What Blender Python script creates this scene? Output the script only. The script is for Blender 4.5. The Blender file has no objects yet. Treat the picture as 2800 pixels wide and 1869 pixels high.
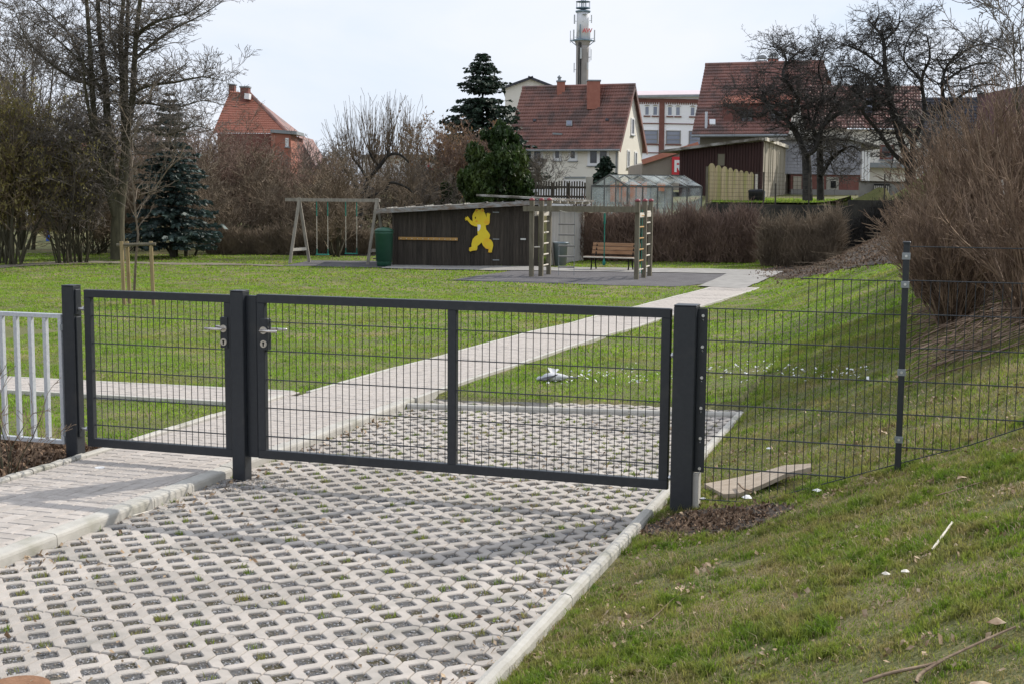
import bpy, math, random
import numpy as np
from mathutils import Vector, Matrix

random.seed(7)
RNG = np.random.default_rng(7)
SC = bpy.context.scene
COL = SC.collection

# ------------------------------------------------------------------ camera
# world: X runs along the gate, Y runs through it down the lane, Z up, 0 = grass-paver surface
F, PITCH, ROLL, TH = 3639.6, 0.11219, -0.0081986, 0.3136
CW, CH = 2800.0, 1869.0
CAM = np.array([3.016, -8.206, 2.03])
cam_d = bpy.data.cameras.new("camera")
cam = bpy.data.objects.new("camera", cam_d)
COL.objects.link(cam)
SC.camera = cam
cam_d.sensor_fit = 'HORIZONTAL'
cam_d.sensor_width = 36.0
cam_d.lens = 36.0 * F / CW
cam_d.clip_start = 0.1
cam_d.clip_end = 3000
cam.location = CAM
cam.rotation_mode = 'QUATERNION'
cam.rotation_quaternion = (Matrix.Rotation(TH, 4, 'Z') @ Matrix.Rotation(math.pi / 2 - PITCH, 4, 'X')
                           @ Matrix.Rotation(-ROLL, 4, 'Z')).to_quaternion()

# ------------------------------------------------------------------ sky and sun
SUN_DIR = Vector((0.72, 1.0, 0.90)).normalized()
elev = math.asin(SUN_DIR.z)
azim = math.atan2(SUN_DIR.x, SUN_DIR.y)
world = bpy.data.worlds.new("World")
SC.world = world
world.use_nodes = True
wn, wl = world.node_tree.nodes, world.node_tree.links
wn.clear()
w_out = wn.new('ShaderNodeOutputWorld')
w_bg = wn.new('ShaderNodeBackground')
w_bg.inputs['Strength'].default_value = 0.085
w_sky = wn.new('ShaderNodeTexSky')
w_sky.sky_type = 'NISHITA'
w_sky.sun_disc = False
w_sky.sun_elevation = elev
w_sky.sun_rotation = azim
w_sky.air_density = 1.0
w_sky.dust_density = 0.6
w_tc = wn.new('ShaderNodeTexCoord')
w_map = wn.new('ShaderNodeMapping')
w_map.inputs['Scale'].default_value = (1.0, 1.0, 2.6)
w_map.inputs['Location'].default_value = (0.35, 0.1, 0.22)
w_noise = wn.new('ShaderNodeTexNoise')
w_noise.inputs['Scale'].default_value = 2.6
w_noise.inputs['Detail'].default_value = 7
w_noise.inputs['Roughness'].default_value = 0.52
w_noise.inputs['Distortion'].default_value = 0.35
w_ramp = wn.new('ShaderNodeValToRGB')
w_ramp.color_ramp.elements[0].position = 0.36
w_ramp.color_ramp.elements[0].color = (0.30, 0.30, 0.30, 1)
w_ramp.color_ramp.elements[1].position = 0.60
w_ramp.color_ramp.elements[1].color = (0.97, 0.97, 0.97, 1)
w_mix = wn.new('ShaderNodeMixRGB')
w_mix.inputs['Color2'].default_value = (7.9, 8.2, 8.9, 1)
w_veil = wn.new('ShaderNodeMixRGB')          # thin high haze that whitens the blue everywhere
w_veil.inputs['Fac'].default_value = 0.82
w_veil.inputs['Color2'].default_value = (6.0, 7.15, 8.9, 1)
wl.new(w_tc.outputs['Generated'], w_map.inputs['Vector'])
wl.new(w_map.outputs['Vector'], w_noise.inputs['Vector'])
wl.new(w_noise.outputs['Fac'], w_ramp.inputs['Fac'])
wl.new(w_sky.outputs['Color'], w_veil.inputs['Color1'])
wl.new(w_veil.outputs['Color'], w_mix.inputs['Color1'])
wl.new(w_ramp.outputs['Color'], w_mix.inputs['Fac'])
wl.new(w_mix.outputs['Color'], w_bg.inputs['Color'])
wl.new(w_bg.outputs['Background'], w_out.inputs['Surface'])

sun_d = bpy.data.lights.new("sun", 'SUN')
sun_d.energy = 3.0
sun_d.angle = math.radians(0.6)
sun_d.color = (1.0, 0.94, 0.85)
sun = bpy.data.objects.new("sun", sun_d)
COL.objects.link(sun)
sun.rotation_mode = 'QUATERNION'
sun.rotation_quaternion = SUN_DIR.to_track_quat('Z', 'Y')
sun.location = (20, 20, 40)

SC.view_settings.view_transform = 'Standard'
SC.view_settings.look = 'None'
SC.view_settings.gamma = 1.0
SC.view_settings.exposure = 0.47
SC.view_settings.use_curve_mapping = False
SC.render.engine = 'CYCLES'
SC.cycles.max_bounces = 6
SC.cycles.transparent_max_bounces = 8

# ------------------------------------------------------------------ geometry of the place
FWD = np.array([-math.sin(TH), math.cos(TH), 0.0])
RGT = np.array([math.cos(TH), math.sin(TH), 0.0])


def ray(px, py):
    du, dv = px - CW / 2, py - CH / 2
    cr, sr = math.cos(ROLL), math.sin(ROLL)
    u, v = du * cr + dv * sr, -du * sr + dv * cr
    x, zc = u / F, -v / F
    c, s = math.cos(PITCH), math.sin(PITCH)
    d = RGT * x + FWD * (c + zc * s)
    return np.array([d[0], d[1], -s + zc * c])


def at(px, py, D):
    """real-world point seen at a photo position, D metres ahead"""
    r = ray(px, py)
    return CAM + r * (D / float(r @ FWD))


def hit(px, py, z):
    r = ray(px, py)
    return CAM + r * ((z - CAM[2]) / r[2])


def on_plane(px, py, p0, n):
    r = ray(px, py)
    return CAM + r * (float((p0 - CAM) @ n) / float(r @ n))


def smooth(a, b, x):
    t = np.clip((x - a) / (b - a), 0, 1)
    return t * t * (3 - 2 * t)


def depth_of(x, y):
    return (x - CAM[0]) * FWD[0] + (y - CAM[1]) * FWD[1]


_PT = np.random.default_rng(99).uniform(-1, 1, (64, 64))


def _val(x, y):
    xi, yi = np.floor(x).astype(int), np.floor(y).astype(int)
    fx, fy = x - xi, y - yi
    fx, fy = fx * fx * (3 - 2 * fx), fy * fy * (3 - 2 * fy)
    g = lambda a, b: _PT[a % 64, b % 64]
    return (g(xi, yi) * (1 - fx) + g(xi + 1, yi) * fx) * (1 - fy) + (g(xi, yi + 1) * (1 - fx) + g(xi + 1, yi + 1) * fx) * fy


def vnoise(x, y, s=1.0):
    """smooth value noise, three octaves, about -1.2..1.2"""
    x = np.asarray(x, float) * s
    y = np.asarray(y, float) * s
    return _val(x * .8 + y * .3, y * .8 - x * .3) + 0.55 * _val(x * 1.7 - y * .6 + 9.3, y * 1.7 + x * .6 + 4.1) + 0.3 * _val(x * 3.6 + 2, y * 3.6 + 7)


def gz(x, y):
    """terrain height"""
    x = np.asarray(x, float)
    y = np.asarray(y, float)
    D = depth_of(x, y)
    lat = ((x - CAM[0]) * RGT[0] + (y - CAM[1]) * RGT[1]) / np.maximum(D, 1.0)
    lat = np.where(D < 1, 0, lat)
    z = 0.025 - 0.305 * smooth(3.5, 24, y)
    toe = 1.85 - 0.130 * np.clip(y, 0, 21)
    t = x - toe
    bank = 0.38 * 0.5 * (t + np.sqrt(t * t + 0.30)) - 0.035
    bank = np.minimum(bank, 2.3)
    bank = np.minimum(bank * (1 + 0.35 * smooth(31, 40, D)), 1.75) * (1 - smooth(47.8, 49, D))
    z = z - np.where((x > 1.2) & (y < 6), 0.05 * (1 - smooth(1.3, 1.6, x)), 0)
    z = z + np.where(x > -3, np.maximum(bank, 0), 0)
    wr = smooth(-0.075, -0.035, lat)
    zr = (1.42 + 0.53 * smooth(0.138, 0.144, lat)) * smooth(47.75, 48.1, D) + 1.0 * smooth(50, 92, D)
    zl = 2.4 * smooth(66, 110, D)
    z = z + np.where(D > 40, wr * zr + (1 - wr) * zl, 0)
    z = z + 0.014 * vnoise(x, y, 1.1) * np.clip((y - 4) / 4 + (x > 1.4), 0, 1)
    return z


def G(px, py, dz=0.0):
    """ground point seen at a photo position"""
    r = ray(px, py)
    a, b = 4.0, 4.0
    for i in range(400):
        b = a * 1.045 + 0.02
        p = CAM + r * b
        if p[2] < gz(p[0], p[1]) + dz:
            break
        a = b
    for i in range(30):
        m = (a + b) / 2
        p = CAM + r * m
        if p[2] < gz(p[0], p[1]) + dz:
            b = m
        else:
            a = m
    return CAM + r * b


def A3(*v):
    return np.array(v, float)


# ------------------------------------------------------------------ materials
def mat(name, c1, c2=None, scale=8.0, rough=0.8, bump=0.0, bscale=None, metal=0.0, c3=None, s3=1.0, rand=0.0,
        stretch=None, detail=5, spec=0.4, t3=(0.45, 0.62), seed=0.0):
    m = bpy.data.materials.new(name)
    m.use_nodes = True
    n, l = m.node_tree.nodes, m.node_tree.links
    b = n['Principled BSDF']
    b.inputs['Roughness'].default_value = rough
    b.inputs['Metallic'].default_value = metal
    b.inputs['Specular IOR Level'].default_value = spec
    geo = n.new('ShaderNodeNewGeometry')
    vec = geo.outputs['Position']
    mp = n.new('ShaderNodeMapping')
    mp.inputs['Location'].default_value = (seed, seed * 0.7, seed * 1.3)
    if stretch:
        mp.inputs['Scale'].default_value = stretch
    l.new(vec, mp.inputs['Vector'])
    vec = mp.outputs['Vector']
    col = None
    if c2 is None:
        c2 = tuple(x * 0.8 for x in c1)
    no = n.new('ShaderNodeTexNoise')
    no.inputs['Scale'].default_value = scale
    no.inputs['Detail'].default_value = detail
    no.inputs['Roughness'].default_value = 0.62
    l.new(vec, no.inputs['Vector'])
    rp = n.new('ShaderNodeValToRGB')
    rp.color_ramp.elements[0].position = 0.34
    rp.color_ramp.elements[0].color = (*c1, 1)
    rp.color_ramp.elements[1].position = 0.66
    rp.color_ramp.elements[1].color = (*c2, 1)
    l.new(no.outputs['Fac'], rp.inputs['Fac'])
    col = rp.outputs['Color']
    if c3 is not None:
        n3 = n.new('ShaderNodeTexNoise')
        n3.inputs['Scale'].default_value = s3
        n3.inputs['Detail'].default_value = 4
        l.new(vec, n3.inputs['Vector'])
        r3 = n.new('ShaderNodeValToRGB')
        r3.color_ramp.elements[0].position = t3[0]
        r3.color_ramp.elements[0].color = (0, 0, 0, 1)
        r3.color_ramp.elements[1].position = t3[1]
        r3.color_ramp.elements[1].color = (1, 1, 1, 1)
        l.new(n3.outputs['Fac'], r3.inputs['Fac'])
        mx = n.new('ShaderNodeMixRGB')
        mx.inputs['Color2'].default_value = (*c3, 1)
        l.new(r3.outputs['Color'], mx.inputs['Fac'])
        l.new(col, mx.inputs['Color1'])
        col = mx.outputs['Color']
    if rand > 0:
        oi = n.new('ShaderNodeObjectInfo')
        mr = n.new('ShaderNodeMapRange')
        mr.inputs['To Min'].default_value = 1 - rand
        mr.inputs['To Max'].default_value = 1 + rand
        l.new(oi.outputs['Random'], mr.inputs['Value'])
        hs = n.new('ShaderNodeHueSaturation')
        l.new(mr.outputs['Result'], hs.inputs['Value'])
        l.new(col, hs.inputs['Color'])
        col = hs.outputs['Color']
    l.new(col, b.inputs['Base Color'])
    if bump > 0:
        nb = n.new('ShaderNodeTexNoise')
        nb.inputs['Scale'].default_value = bscale or scale * 3
        nb.inputs['Detail'].default_value = 5
        l.new(vec, nb.inputs['Vector'])
        bp = n.new('ShaderNodeBump')
        bp.inputs['Strength'].default_value = bump
        bp.inputs['Distance'].default_value = 0.02
        l.new(nb.outputs['Fac'], bp.inputs['Height'])
        l.new(bp.outputs['Normal'], b.inputs['Normal'])
    return m


def leaf_mat(name, cols, scale=0.7, trans=0.45, fine=25.0, spots=None, sscale=0.6, fresh=None, rough=0.55):
    """diffuse + translucent blades and leaves, colour varied by noise in the world"""
    m = bpy.data.materials.new(name)
    m.use_nodes = True
    n, l = m.node_tree.nodes, m.node_tree.links
    n.clear()
    out = n.new('ShaderNodeOutputMaterial')
    geo = n.new('ShaderNodeNewGeometry')
    no = n.new('ShaderNodeTexNoise')
    no.inputs['Scale'].default_value = scale
    no.inputs['Detail'].default_value = 6
    l.new(geo.outputs['Position'], no.inputs['Vector'])
    rp = n.new('ShaderNodeValToRGB')
    els = rp.color_ramp.elements
    while len(els) < len(cols):
        els.new(0.5)
    for i, c in enumerate(cols):
        els[i].position = 0.33 + 0.34 * i / max(1, len(cols) - 1)
        els[i].color = (*c, 1)
    l.new(no.outputs['Fac'], rp.inputs['Fac'])
    col = rp.outputs['Color']
    if spots:
        n2 = n.new('ShaderNodeTexNoise')
        n2.inputs['Scale'].default_value = sscale
        n2.inputs['Detail'].default_value = 5
        n2.inputs['Roughness'].default_value = 0.65
        l.new(geo.outputs['Position'], n2.inputs['Vector'])
        r2 = n.new('ShaderNodeValToRGB')
        r2.color_ramp.elements[0].position = 0.50
        r2.color_ramp.elements[0].color = (0, 0, 0, 1)
        r2.color_ramp.elements[1].position = 0.68
        r2.color_ramp.elements[1].color = (1, 1, 1, 1)
        l.new(n2.outputs['Fac'], r2.inputs['Fac'])
        mx = n.new('ShaderNodeMixRGB')
        mx.inputs['Color2'].default_value = (*spots, 1)
        l.new(r2.outputs['Color'], mx.inputs['Fac'])
        l.new(col, mx.inputs['Color1'])
        col = mx.outputs['Color']
    nf = n.new('ShaderNodeTexNoise')
    nf.inputs['Scale'].default_value = fine
    nf.inputs['Detail'].default_value = 2
    l.new(geo.outputs['Position'], nf.inputs['Vector'])
    mr = n.new('ShaderNodeMapRange')
    mr.inputs['From Min'].default_value = 0.3
    mr.inputs['From Max'].default_value = 0.7
    mr.inputs['To Min'].default_value = 0.55
    mr.inputs['To Max'].default_value = 1.5
    l.new(nf.outputs['Fac'], mr.inputs['Value'])
    hs = n.new('ShaderNodeHueSaturation')
    l.new(mr.outputs['Result'], hs.inputs['Value'])
    l.new(col, hs.inputs['Color'])
    col = hs.outputs['Color']
    pr = n.new('ShaderNodeBsdfPrincipled')
    pr.inputs['Roughness'].default_value = rough
    pr.inputs['Specular IOR Level'].default_value = 0.35
    l.new(col, pr.inputs['Base Color'])
    tr = n.new('ShaderNodeBsdfTranslucent')
    l.new(col, tr.inputs['Color'])
    ms = n.new('ShaderNodeMixShader')
    ms.inputs['Fac'].default_value = trans
    l.new(pr.outputs[0], ms.inputs[1])
    l.new(tr.outputs[0], ms.inputs[2])
    l.new(ms.outputs[0], out.inputs['Surface'])
    return m


def glass_mat(name, tint, alpha, rough=0.12):
    m = bpy.data.materials.new(name)
    m.use_nodes = True
    n, l = m.node_tree.nodes, m.node_tree.links
    b = n['Principled BSDF']
    no = n.new('ShaderNodeTexNoise')
    no.inputs['Scale'].default_value = 1.1
    geo = n.new('ShaderNodeNewGeometry')
    l.new(geo.outputs['Position'], no.inputs['Vector'])
    mr = n.new('ShaderNodeMapRange')
    mr.inputs['From Min'].default_value = 0.35
    mr.inputs['From Max'].default_value = 0.65
    mr.inputs['To Min'].default_value = max(0.02, alpha - 0.25)
    mr.inputs['To Max'].default_value = min(1, alpha + 0.2)
    l.new(no.outputs['Fac'], mr.inputs['Value'])
    b.inputs['Base Color'].default_value = (*tint, 1)
    b.inputs['Roughness'].default_value = rough
    l.new(mr.outputs['Result'], b.inputs['Alpha'])
    return m


M = {}
M['anthracite'] = mat('anthracite_paint', (0.021, 0.0245, 0.030), (0.027, 0.031, 0.037), 30, 0.40, 0.03, 300, spec=0.45, c3=(0.046, 0.046, 0.046), s3=7.0, t3=(0.60, 0.85))
M['galv'] = mat('galvanised_steel', (0.52, 0.55, 0.58), (0.64, 0.66, 0.69), 40, 0.42, 0.03, 200, metal=0.35)
M['steel'] = mat('brushed_steel', (0.60, 0.56, 0.52), (0.70, 0.66, 0.62), 60, 0.30, 0, metal=0.85)
M['bolt'] = mat('zinc_bolt', (0.60, 0.60, 0.60), (0.72, 0.72, 0.72), 60, 0.3, 0, metal=0.7)
M['black'] = mat('black_hole', (0.008, 0.008, 0.008), (0.01, 0.01, 0.01), 10, 0.9)
M['paver'] = mat('grass_paver_concrete', (0.41, 0.375, 0.338), (0.50, 0.455, 0.412), 9, 0.88, 0.35, 160, c3=(0.33, 0.31, 0.28), s3=3.2, rand=0.12,
                 t3=(0.52, 0.72), spec=0.25)
M['brick'] = mat('path_brick_concrete', (0.42, 0.38, 0.345), (0.52, 0.475, 0.435), 14, 0.88, 0.3, 180, rand=0.09, spec=0.25)
M['kerb'] = mat('kerb_concrete', (0.46, 0.44, 0.40), (0.54, 0.52, 0.475), 10, 0.88, 0.35, 150, c3=(0.34, 0.33, 0.27), s3=3.0, rand=0.05,
                t3=(0.56, 0.74), spec=0.25)
M['gravel'] = mat('gravel_bed', (0.075, 0.075, 0.078), (0.17, 0.165, 0.16), 90, 0.95, 0.6, 120, c3=(0.070, 0.060, 0.03), s3=3.5)
M['chips'] = mat('gravel_chips', (0.12, 0.125, 0.14), (0.42, 0.42, 0.43), 55, 0.8, 0, detail=1, c3=(0.20, 0.16, 0.12), s3=30)
M['mulch'] = mat('bark_mulch', (0.035, 0.022, 0.014), (0.13, 0.085, 0.055), 40, 0.95, 0.8, 60)
M['mulchchip'] = mat('mulch_chips', (0.06, 0.036, 0.022), (0.30, 0.20, 0.13), 30, 0.9, 0, detail=2)
M['soil'] = mat('dark_soil', (0.026, 0.019, 0.014), (0.062, 0.046, 0.036), 8, 0.95, 0.8, 20)
M['dryleaf'] = mat('dry_leaves', (0.22, 0.13, 0.07), (0.52, 0.40, 0.27), 20, 0.8, 0, detail=2)
M['white'] = mat('white_scraps', (0.72, 0.73, 0.75), (0.85, 0.85, 0.85), 20, 0.8)
M['bark'] = mat('bark', (0.030, 0.026, 0.020), (0.072, 0.064, 0.046), 6, 0.95, 0.6, 14, stretch=(3, 3, 0.7))
M['bark_green'] = mat('mossy_bark', (0.045, 0.042, 0.026), (0.090, 0.082, 0.050), 5, 0.95, 0.6, 14, stretch=(3, 3, 0.7))
M['twig'] = mat('grey_twig', (0.095, 0.082, 0.070), (0.19, 0.165, 0.140), 3, 0.9, 0, detail=2)
M['twig_red'] = mat('reddish_twig', (0.150, 0.098, 0.076), (0.28, 0.195, 0.150), 2, 0.9, 0, detail=2)
M['twig_brown'] = mat('brown_twig', (0.130, 0.100, 0.070), (0.26, 0.200, 0.138), 1.6, 0.9, 0, detail=3)
M['thicket'] = mat('thicket_stem', (0.10, 0.064, 0.044), (0.30, 0.21, 0.145), 5, 0.85, 0, detail=3)
M['apple'] = mat('apple_bark', (0.022, 0.020, 0.018), (0.055, 0.050, 0.043), 8, 0.95, 0.5, 20)
M['apple_twig'] = mat('apple_twig', (0.042, 0.038, 0.035), (0.105, 0.095, 0.086), 4, 0.9, 0, detail=2)
M['stakewood'] = mat('stake_wood', (0.27, 0.20, 0.10), (0.36, 0.28, 0.15), 6, 0.85, 0.2, 30, stretch=(4, 4, 0.5))
M['sapling'] = mat('sapling_bark', (0.12, 0.095, 0.068), (0.21, 0.17, 0.125), 12, 0.9, 0.3, 30)
M['oldwood'] = mat('weathered_timber', (0.115, 0.10, 0.070), (0.185, 0.165, 0.120), 5, 0.88, 0.3, 30, stretch=(3, 3, 0.5))
M['palewood'] = mat('pale_timber', (0.55, 0.50, 0.42), (0.66, 0.61, 0.52), 6, 0.8, 0.15, 30, stretch=(3, 3, 0.5))
M['swingwood'] = mat('grey_swing_timber', (0.22, 0.20, 0.17), (0.33, 0.30, 0.25), 5, 0.85, 0.2, 25, stretch=(3, 3, 0.5))
M['shedwood'] = mat('dark_shed_boards', (0.030, 0.025, 0.020), (0.062, 0.051, 0.041), 5, 0.9, 0.4, 30, stretch=(6, 6, 0.35), rand=0.28)
M['roofing'] = mat('roofing_felt', (0.10, 0.09, 0.075), (0.20, 0.18, 0.15), 4, 0.95, 0.4, 12, c3=(0.34, 0.33, 0.31), s3=2.0)
M['fascia'] = mat('peeling_fascia', (0.30, 0.31, 0.31), (0.17, 0.12, 0.085), 5, 0.9, 0.2, 12, stretch=(1, 1, 3))
M['corrug'] = mat('corrugated_sheet', (0.36, 0.34, 0.31), (0.48, 0.46, 0.43), 3, 0.7, 0.1, 12, stretch=(2, 2, 0.4))
M['barrel'] = mat('green_plastic', (0.018, 0.075, 0.045), (0.024, 0.090, 0.055), 4, 0.42, 0.03, 60)
M['greybin'] = mat('grey_plastic', (0.19, 0.24, 0.28), (0.24, 0.29, 0.33), 4, 0.45, 0.03, 60)
M['blackbin'] = mat('black_plastic', (0.010, 0.011, 0.013), (0.016, 0.017, 0.02), 4, 0.5)
M['benchwood'] = mat('varnished_bench_wood', (0.30, 0.165, 0.085), (0.42, 0.245, 0.135), 7, 0.55, 0.1, 30, stretch=(0.4, 0.4, 4), rand=0.10)
M['yellow'] = mat('yellow_paint', (0.78, 0.56, 0.02), (0.80, 0.62, 0.03), 2, 0.5, c3=(0.80, 0.36, 0.02), s3=2.6, t3=(0.5, 0.75))
M['orange'] = mat('orange_paint', (0.74, 0.30, 0.02), (0.78, 0.36, 0.03), 3, 0.5)
M['peg'] = mat('orange_rail_wood', (0.36, 0.20, 0.06), (0.46, 0.27, 0.09), 6, 0.7)
M['redcap'] = mat('red_plastic_cap', (0.22, 0.045, 0.055), (0.28, 0.06, 0.07), 6, 0.5)
M['rope_green'] = mat('green_rope', (0.02, 0.16, 0.12), (0.03, 0.22, 0.16), 20, 0.8)
M['rope_pale'] = mat('pale_rope', (0.45, 0.42, 0.34), (0.58, 0.54, 0.45), 20, 0.8)
M['asphalt'] = mat('rubber_asphalt', (0.085, 0.080, 0.085), (0.125, 0.118, 0.122), 2.5, 0.9, 0.4, 90)
M['strip'] = mat('grey_paving_strip', (0.25, 0.24, 0.225), (0.34, 0.325, 0.305), 3, 0.9, 0.3, 60)
M['dirtpath'] = mat('trodden_path', (0.15, 0.125, 0.085), (0.24, 0.215, 0.16), 3, 0.95, 0.4, 50)
M['cream'] = mat('cream_render', (0.79, 0.75, 0.66), (0.83, 0.79, 0.70), 0.8, 0.9, 0.1, 30)
M['whiteplaster'] = mat('white_plaster', (0.84, 0.83, 0.86), (0.88, 0.87, 0.89), 0.5, 0.9)
M['whitewindow'] = mat('white_window_frame', (0.78, 0.79, 0.80), (0.82, 0.82, 0.82), 3, 0.5)
M['pane'] = mat('dark_pane', (0.035, 0.04, 0.05), (0.11, 0.11, 0.12), 0.9, 0.12, spec=0.6, detail=2)
M['paneblue'] = mat('bluish_pane', (0.17, 0.19, 0.26), (0.26, 0.28, 0.35), 0.5, 0.2, spec=0.5)
M['redbrick'] = mat('red_brickwork', (0.155, 0.066, 0.054), (0.21, 0.092, 0.076), 3, 0.9, 0.3, 12)
M['orangebrick'] = mat('chimney_brick', (0.32, 0.125, 0.090), (0.38, 0.160, 0.115), 4, 0.9, 0.2, 12)
M['tile'] = mat('clay_tile', (0.20, 0.090, 0.072), (0.29, 0.140, 0.112), 1.4, 0.55, 0.25, 10, c3=(0.12, 0.075, 0.066), s3=0.9, spec=0.5)
M['tile_bright'] = mat('fresh_clay_tile', (0.42, 0.165, 0.110), (0.52, 0.22, 0.155), 1.4, 0.7, 0.2, 10)
M['tile_dark'] = mat('dark_roof_tile', (0.035, 0.035, 0.045), (0.055, 0.055, 0.068), 1.4, 0.7, 0.2, 10)
M['zinc'] = mat('zinc_gutter', (0.23, 0.25, 0.26), (0.30, 0.32, 0.33), 2, 0.5, metal=0.3)
M['pinkroof'] = mat('sheet_roof', (0.62, 0.50, 0.52), (0.70, 0.58, 0.60), 0.4, 0.5)
M['barnwood'] = mat('dark_red_barn_boards', (0.036, 0.018, 0.017), (0.062, 0.030, 0.027), 2, 0.9, 0.3, 10, stretch=(5, 5, 0.3))
M['greyboards'] = mat('pale_barn_boards', (0.30, 0.265, 0.205), (0.40, 0.36, 0.29), 2, 0.9, 0.3, 10, stretch=(4, 4, 0.3))
M['eternit'] = mat('grey_cement_slates', (0.27, 0.27, 0.30), (0.34, 0.34, 0.37), 2.5, 0.9, 0.2, 6)
M['olive'] = mat('olive_render', (0.16, 0.145, 0.105), (0.20, 0.18, 0.135), 1, 0.95, 0.2, 10)
M['greyrender'] = mat('grey_render', (0.20, 0.19, 0.18), (0.27, 0.26, 0.24), 1.2, 0.95, 0.3, 10)
M['mosswall'] = mat('mossy_concrete', (0.030, 0.028, 0.022), (0.068, 0.062, 0.048), 2, 0.95, 0.5, 14)
M['concrete'] = mat('old_concrete', (0.30, 0.28, 0.24), (0.38, 0.36, 0.31), 2, 0.95, 0.3, 12)
M['towerconc'] = mat('tower_concrete', (0.28, 0.26, 0.25), (0.34, 0.315, 0.30), 0.5, 0.95)
M['towerwhite'] = mat('tower_cladding', (0.66, 0.67, 0.70), (0.74, 0.74, 0.76), 0.6, 0.8, c3=(0.34, 0.35, 0.38), s3=1.0, t3=(0.60, 0.70))
M['towersteel'] = mat('tower_steel', (0.16, 0.23, 0.29), (0.21, 0.28, 0.34), 1, 0.6)
M['antenna'] = mat('antenna_plastic', (0.42, 0.44, 0.46), (0.5, 0.52, 0.53), 1, 0.6)
M['red'] = mat('red_sign', (0.58, 0.035, 0.045), (0.62, 0.045, 0.055), 1, 0.5)
M['redtext'] = mat('faded_red_letters', (0.62, 0.14, 0.14), (0.66, 0.18, 0.17), 1, 0.6)
M['whiteletter'] = mat('white_letter', (0.80, 0.80, 0.80), (0.84, 0.84, 0.84), 1, 0.5)
M['beige'] = mat('beige_sheet_wall', (0.34, 0.29, 0.245), (0.39, 0.34, 0.285), 1, 0.8)
M['teal'] = mat('teal_boards', (0.06, 0.24, 0.21), (0.08, 0.28, 0.25), 2, 0.8)
M['fencewood'] = mat('pale_fence_boards', (0.47, 0.37, 0.20), (0.56, 0.46, 0.28), 3, 0.8, 0.15, 20, stretch=(7, 7, 0.4), c3=(0.36, 0.33, 0.13), s3=0.8, rand=0.10)
M['picket'] = mat('dark_picket', (0.045, 0.038, 0.030), (0.075, 0.064, 0.05), 4, 0.9)
M['ghframe'] = mat('greenhouse_frame', (0.10, 0.105, 0.10), (0.15, 0.155, 0.15), 4, 0.6, metal=0.2)
M['ghglass'] = glass_mat('greenhouse_glass', (0.62, 0.68, 0.67), 0.24)
M['orangewall'] = mat('orange_boards', (0.50, 0.15, 0.045), (0.58, 0.20, 0.07), 2, 0.8)
M['plank'] = mat('plank_wood', (0.36, 0.285, 0.215), (0.50, 0.42, 0.33), 4, 0.85, 0.25, 30, stretch=(2, 8, 8))
M['stick'] = mat('peeled_stick', (0.72, 0.66, 0.56), (0.82, 0.77, 0.68), 12, 0.7)
M['branchwood'] = mat('fallen_branch', (0.17, 0.115, 0.075), (0.30, 0.22, 0.15), 14, 0.85, 0.3, 60)
M['pigeon'] = mat('pigeon_plumage', (0.42, 0.43, 0.46), (0.66, 0.67, 0.69), 14, 0.8)
M['pigeondark'] = mat('dark_feathers', (0.035, 0.037, 0.045), (0.07, 0.072, 0.085), 14, 0.7)
M['rust'] = mat('rusty_iron', (0.20, 0.10, 0.05), (0.30, 0.16, 0.09), 10, 0.8, 0.3, 60)
M['blue'] = mat('blue_cloth', (0.04, 0.12, 0.50), (0.06, 0.16, 0.58), 4, 0.8)
M['grass'] = leaf_mat('grass_blades', [(0.105, 0.185, 0.018), (0.175, 0.260, 0.030), (0.235, 0.275, 0.050), (0.300, 0.265, 0.100)], 5.5, 0.5, 48,
                      spots=(0.29, 0.255, 0.095), sscale=2.4)
M['lawn'] = leaf_mat('lawn_blades', [(0.180, 0.310, 0.026), (0.220, 0.360, 0.034), (0.265, 0.375, 0.046)], 0.8, 0.5, 11,
                     spots=(0.30, 0.30, 0.08), sscale=0.9)
M['straw'] = leaf_mat('dead_grass', [(0.33, 0.26, 0.13), (0.42, 0.34, 0.19)], 2.0, 0.4, 30)
M['needle_blue'] = leaf_mat('blue_spruce_needles', [(0.034, 0.058, 0.052), (0.060, 0.095, 0.088)], 1.2, 0.12, 5)
M['needle'] = leaf_mat('spruce_needles', [(0.016, 0.032, 0.020), (0.030, 0.052, 0.032)], 1.2, 0.12, 5)
M['yew'] = leaf_mat('evergreen_leaves', [(0.018, 0.038, 0.010), (0.036, 0.066, 0.016), (0.080, 0.115, 0.028)], 0.8, 0.25, 4)
M['budleaf'] = leaf_mat('young_yellow_leaves', [(0.20, 0.175, 0.060), (0.30, 0.26, 0.095)], 1.0, 0.45, 5)
M['greenhedge'] = leaf_mat('green_hedge_leaves', [(0.030, 0.055, 0.014), (0.060, 0.092, 0.024)], 0.8, 0.25, 5)
M['catkin'] = leaf_mat('brown_catkins', [(0.17, 0.10, 0.05), (0.24, 0.15, 0.08)], 1.0, 0.35, 5)


# ------------------------------------------------------------------ mesh helpers
ORIG = {}


def tag(o, label=None, cat=None, group=None, kind=None):
    if label:
        o['label'] = label
    if cat:
        o['category'] = cat
    if group:
        o['group'] = group
    if kind:
        o['kind'] = kind
    return o


def thing(name, label, cat, loc, group=None):
    o = bpy.data.objects.new(name, None)
    COL.objects.link(o)
    o.location = [float(v) for v in loc]
    o.empty_display_size = 0.1
    ORIG[o] = np.array(loc, float)
    return tag(o, label, cat, group)


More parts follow.
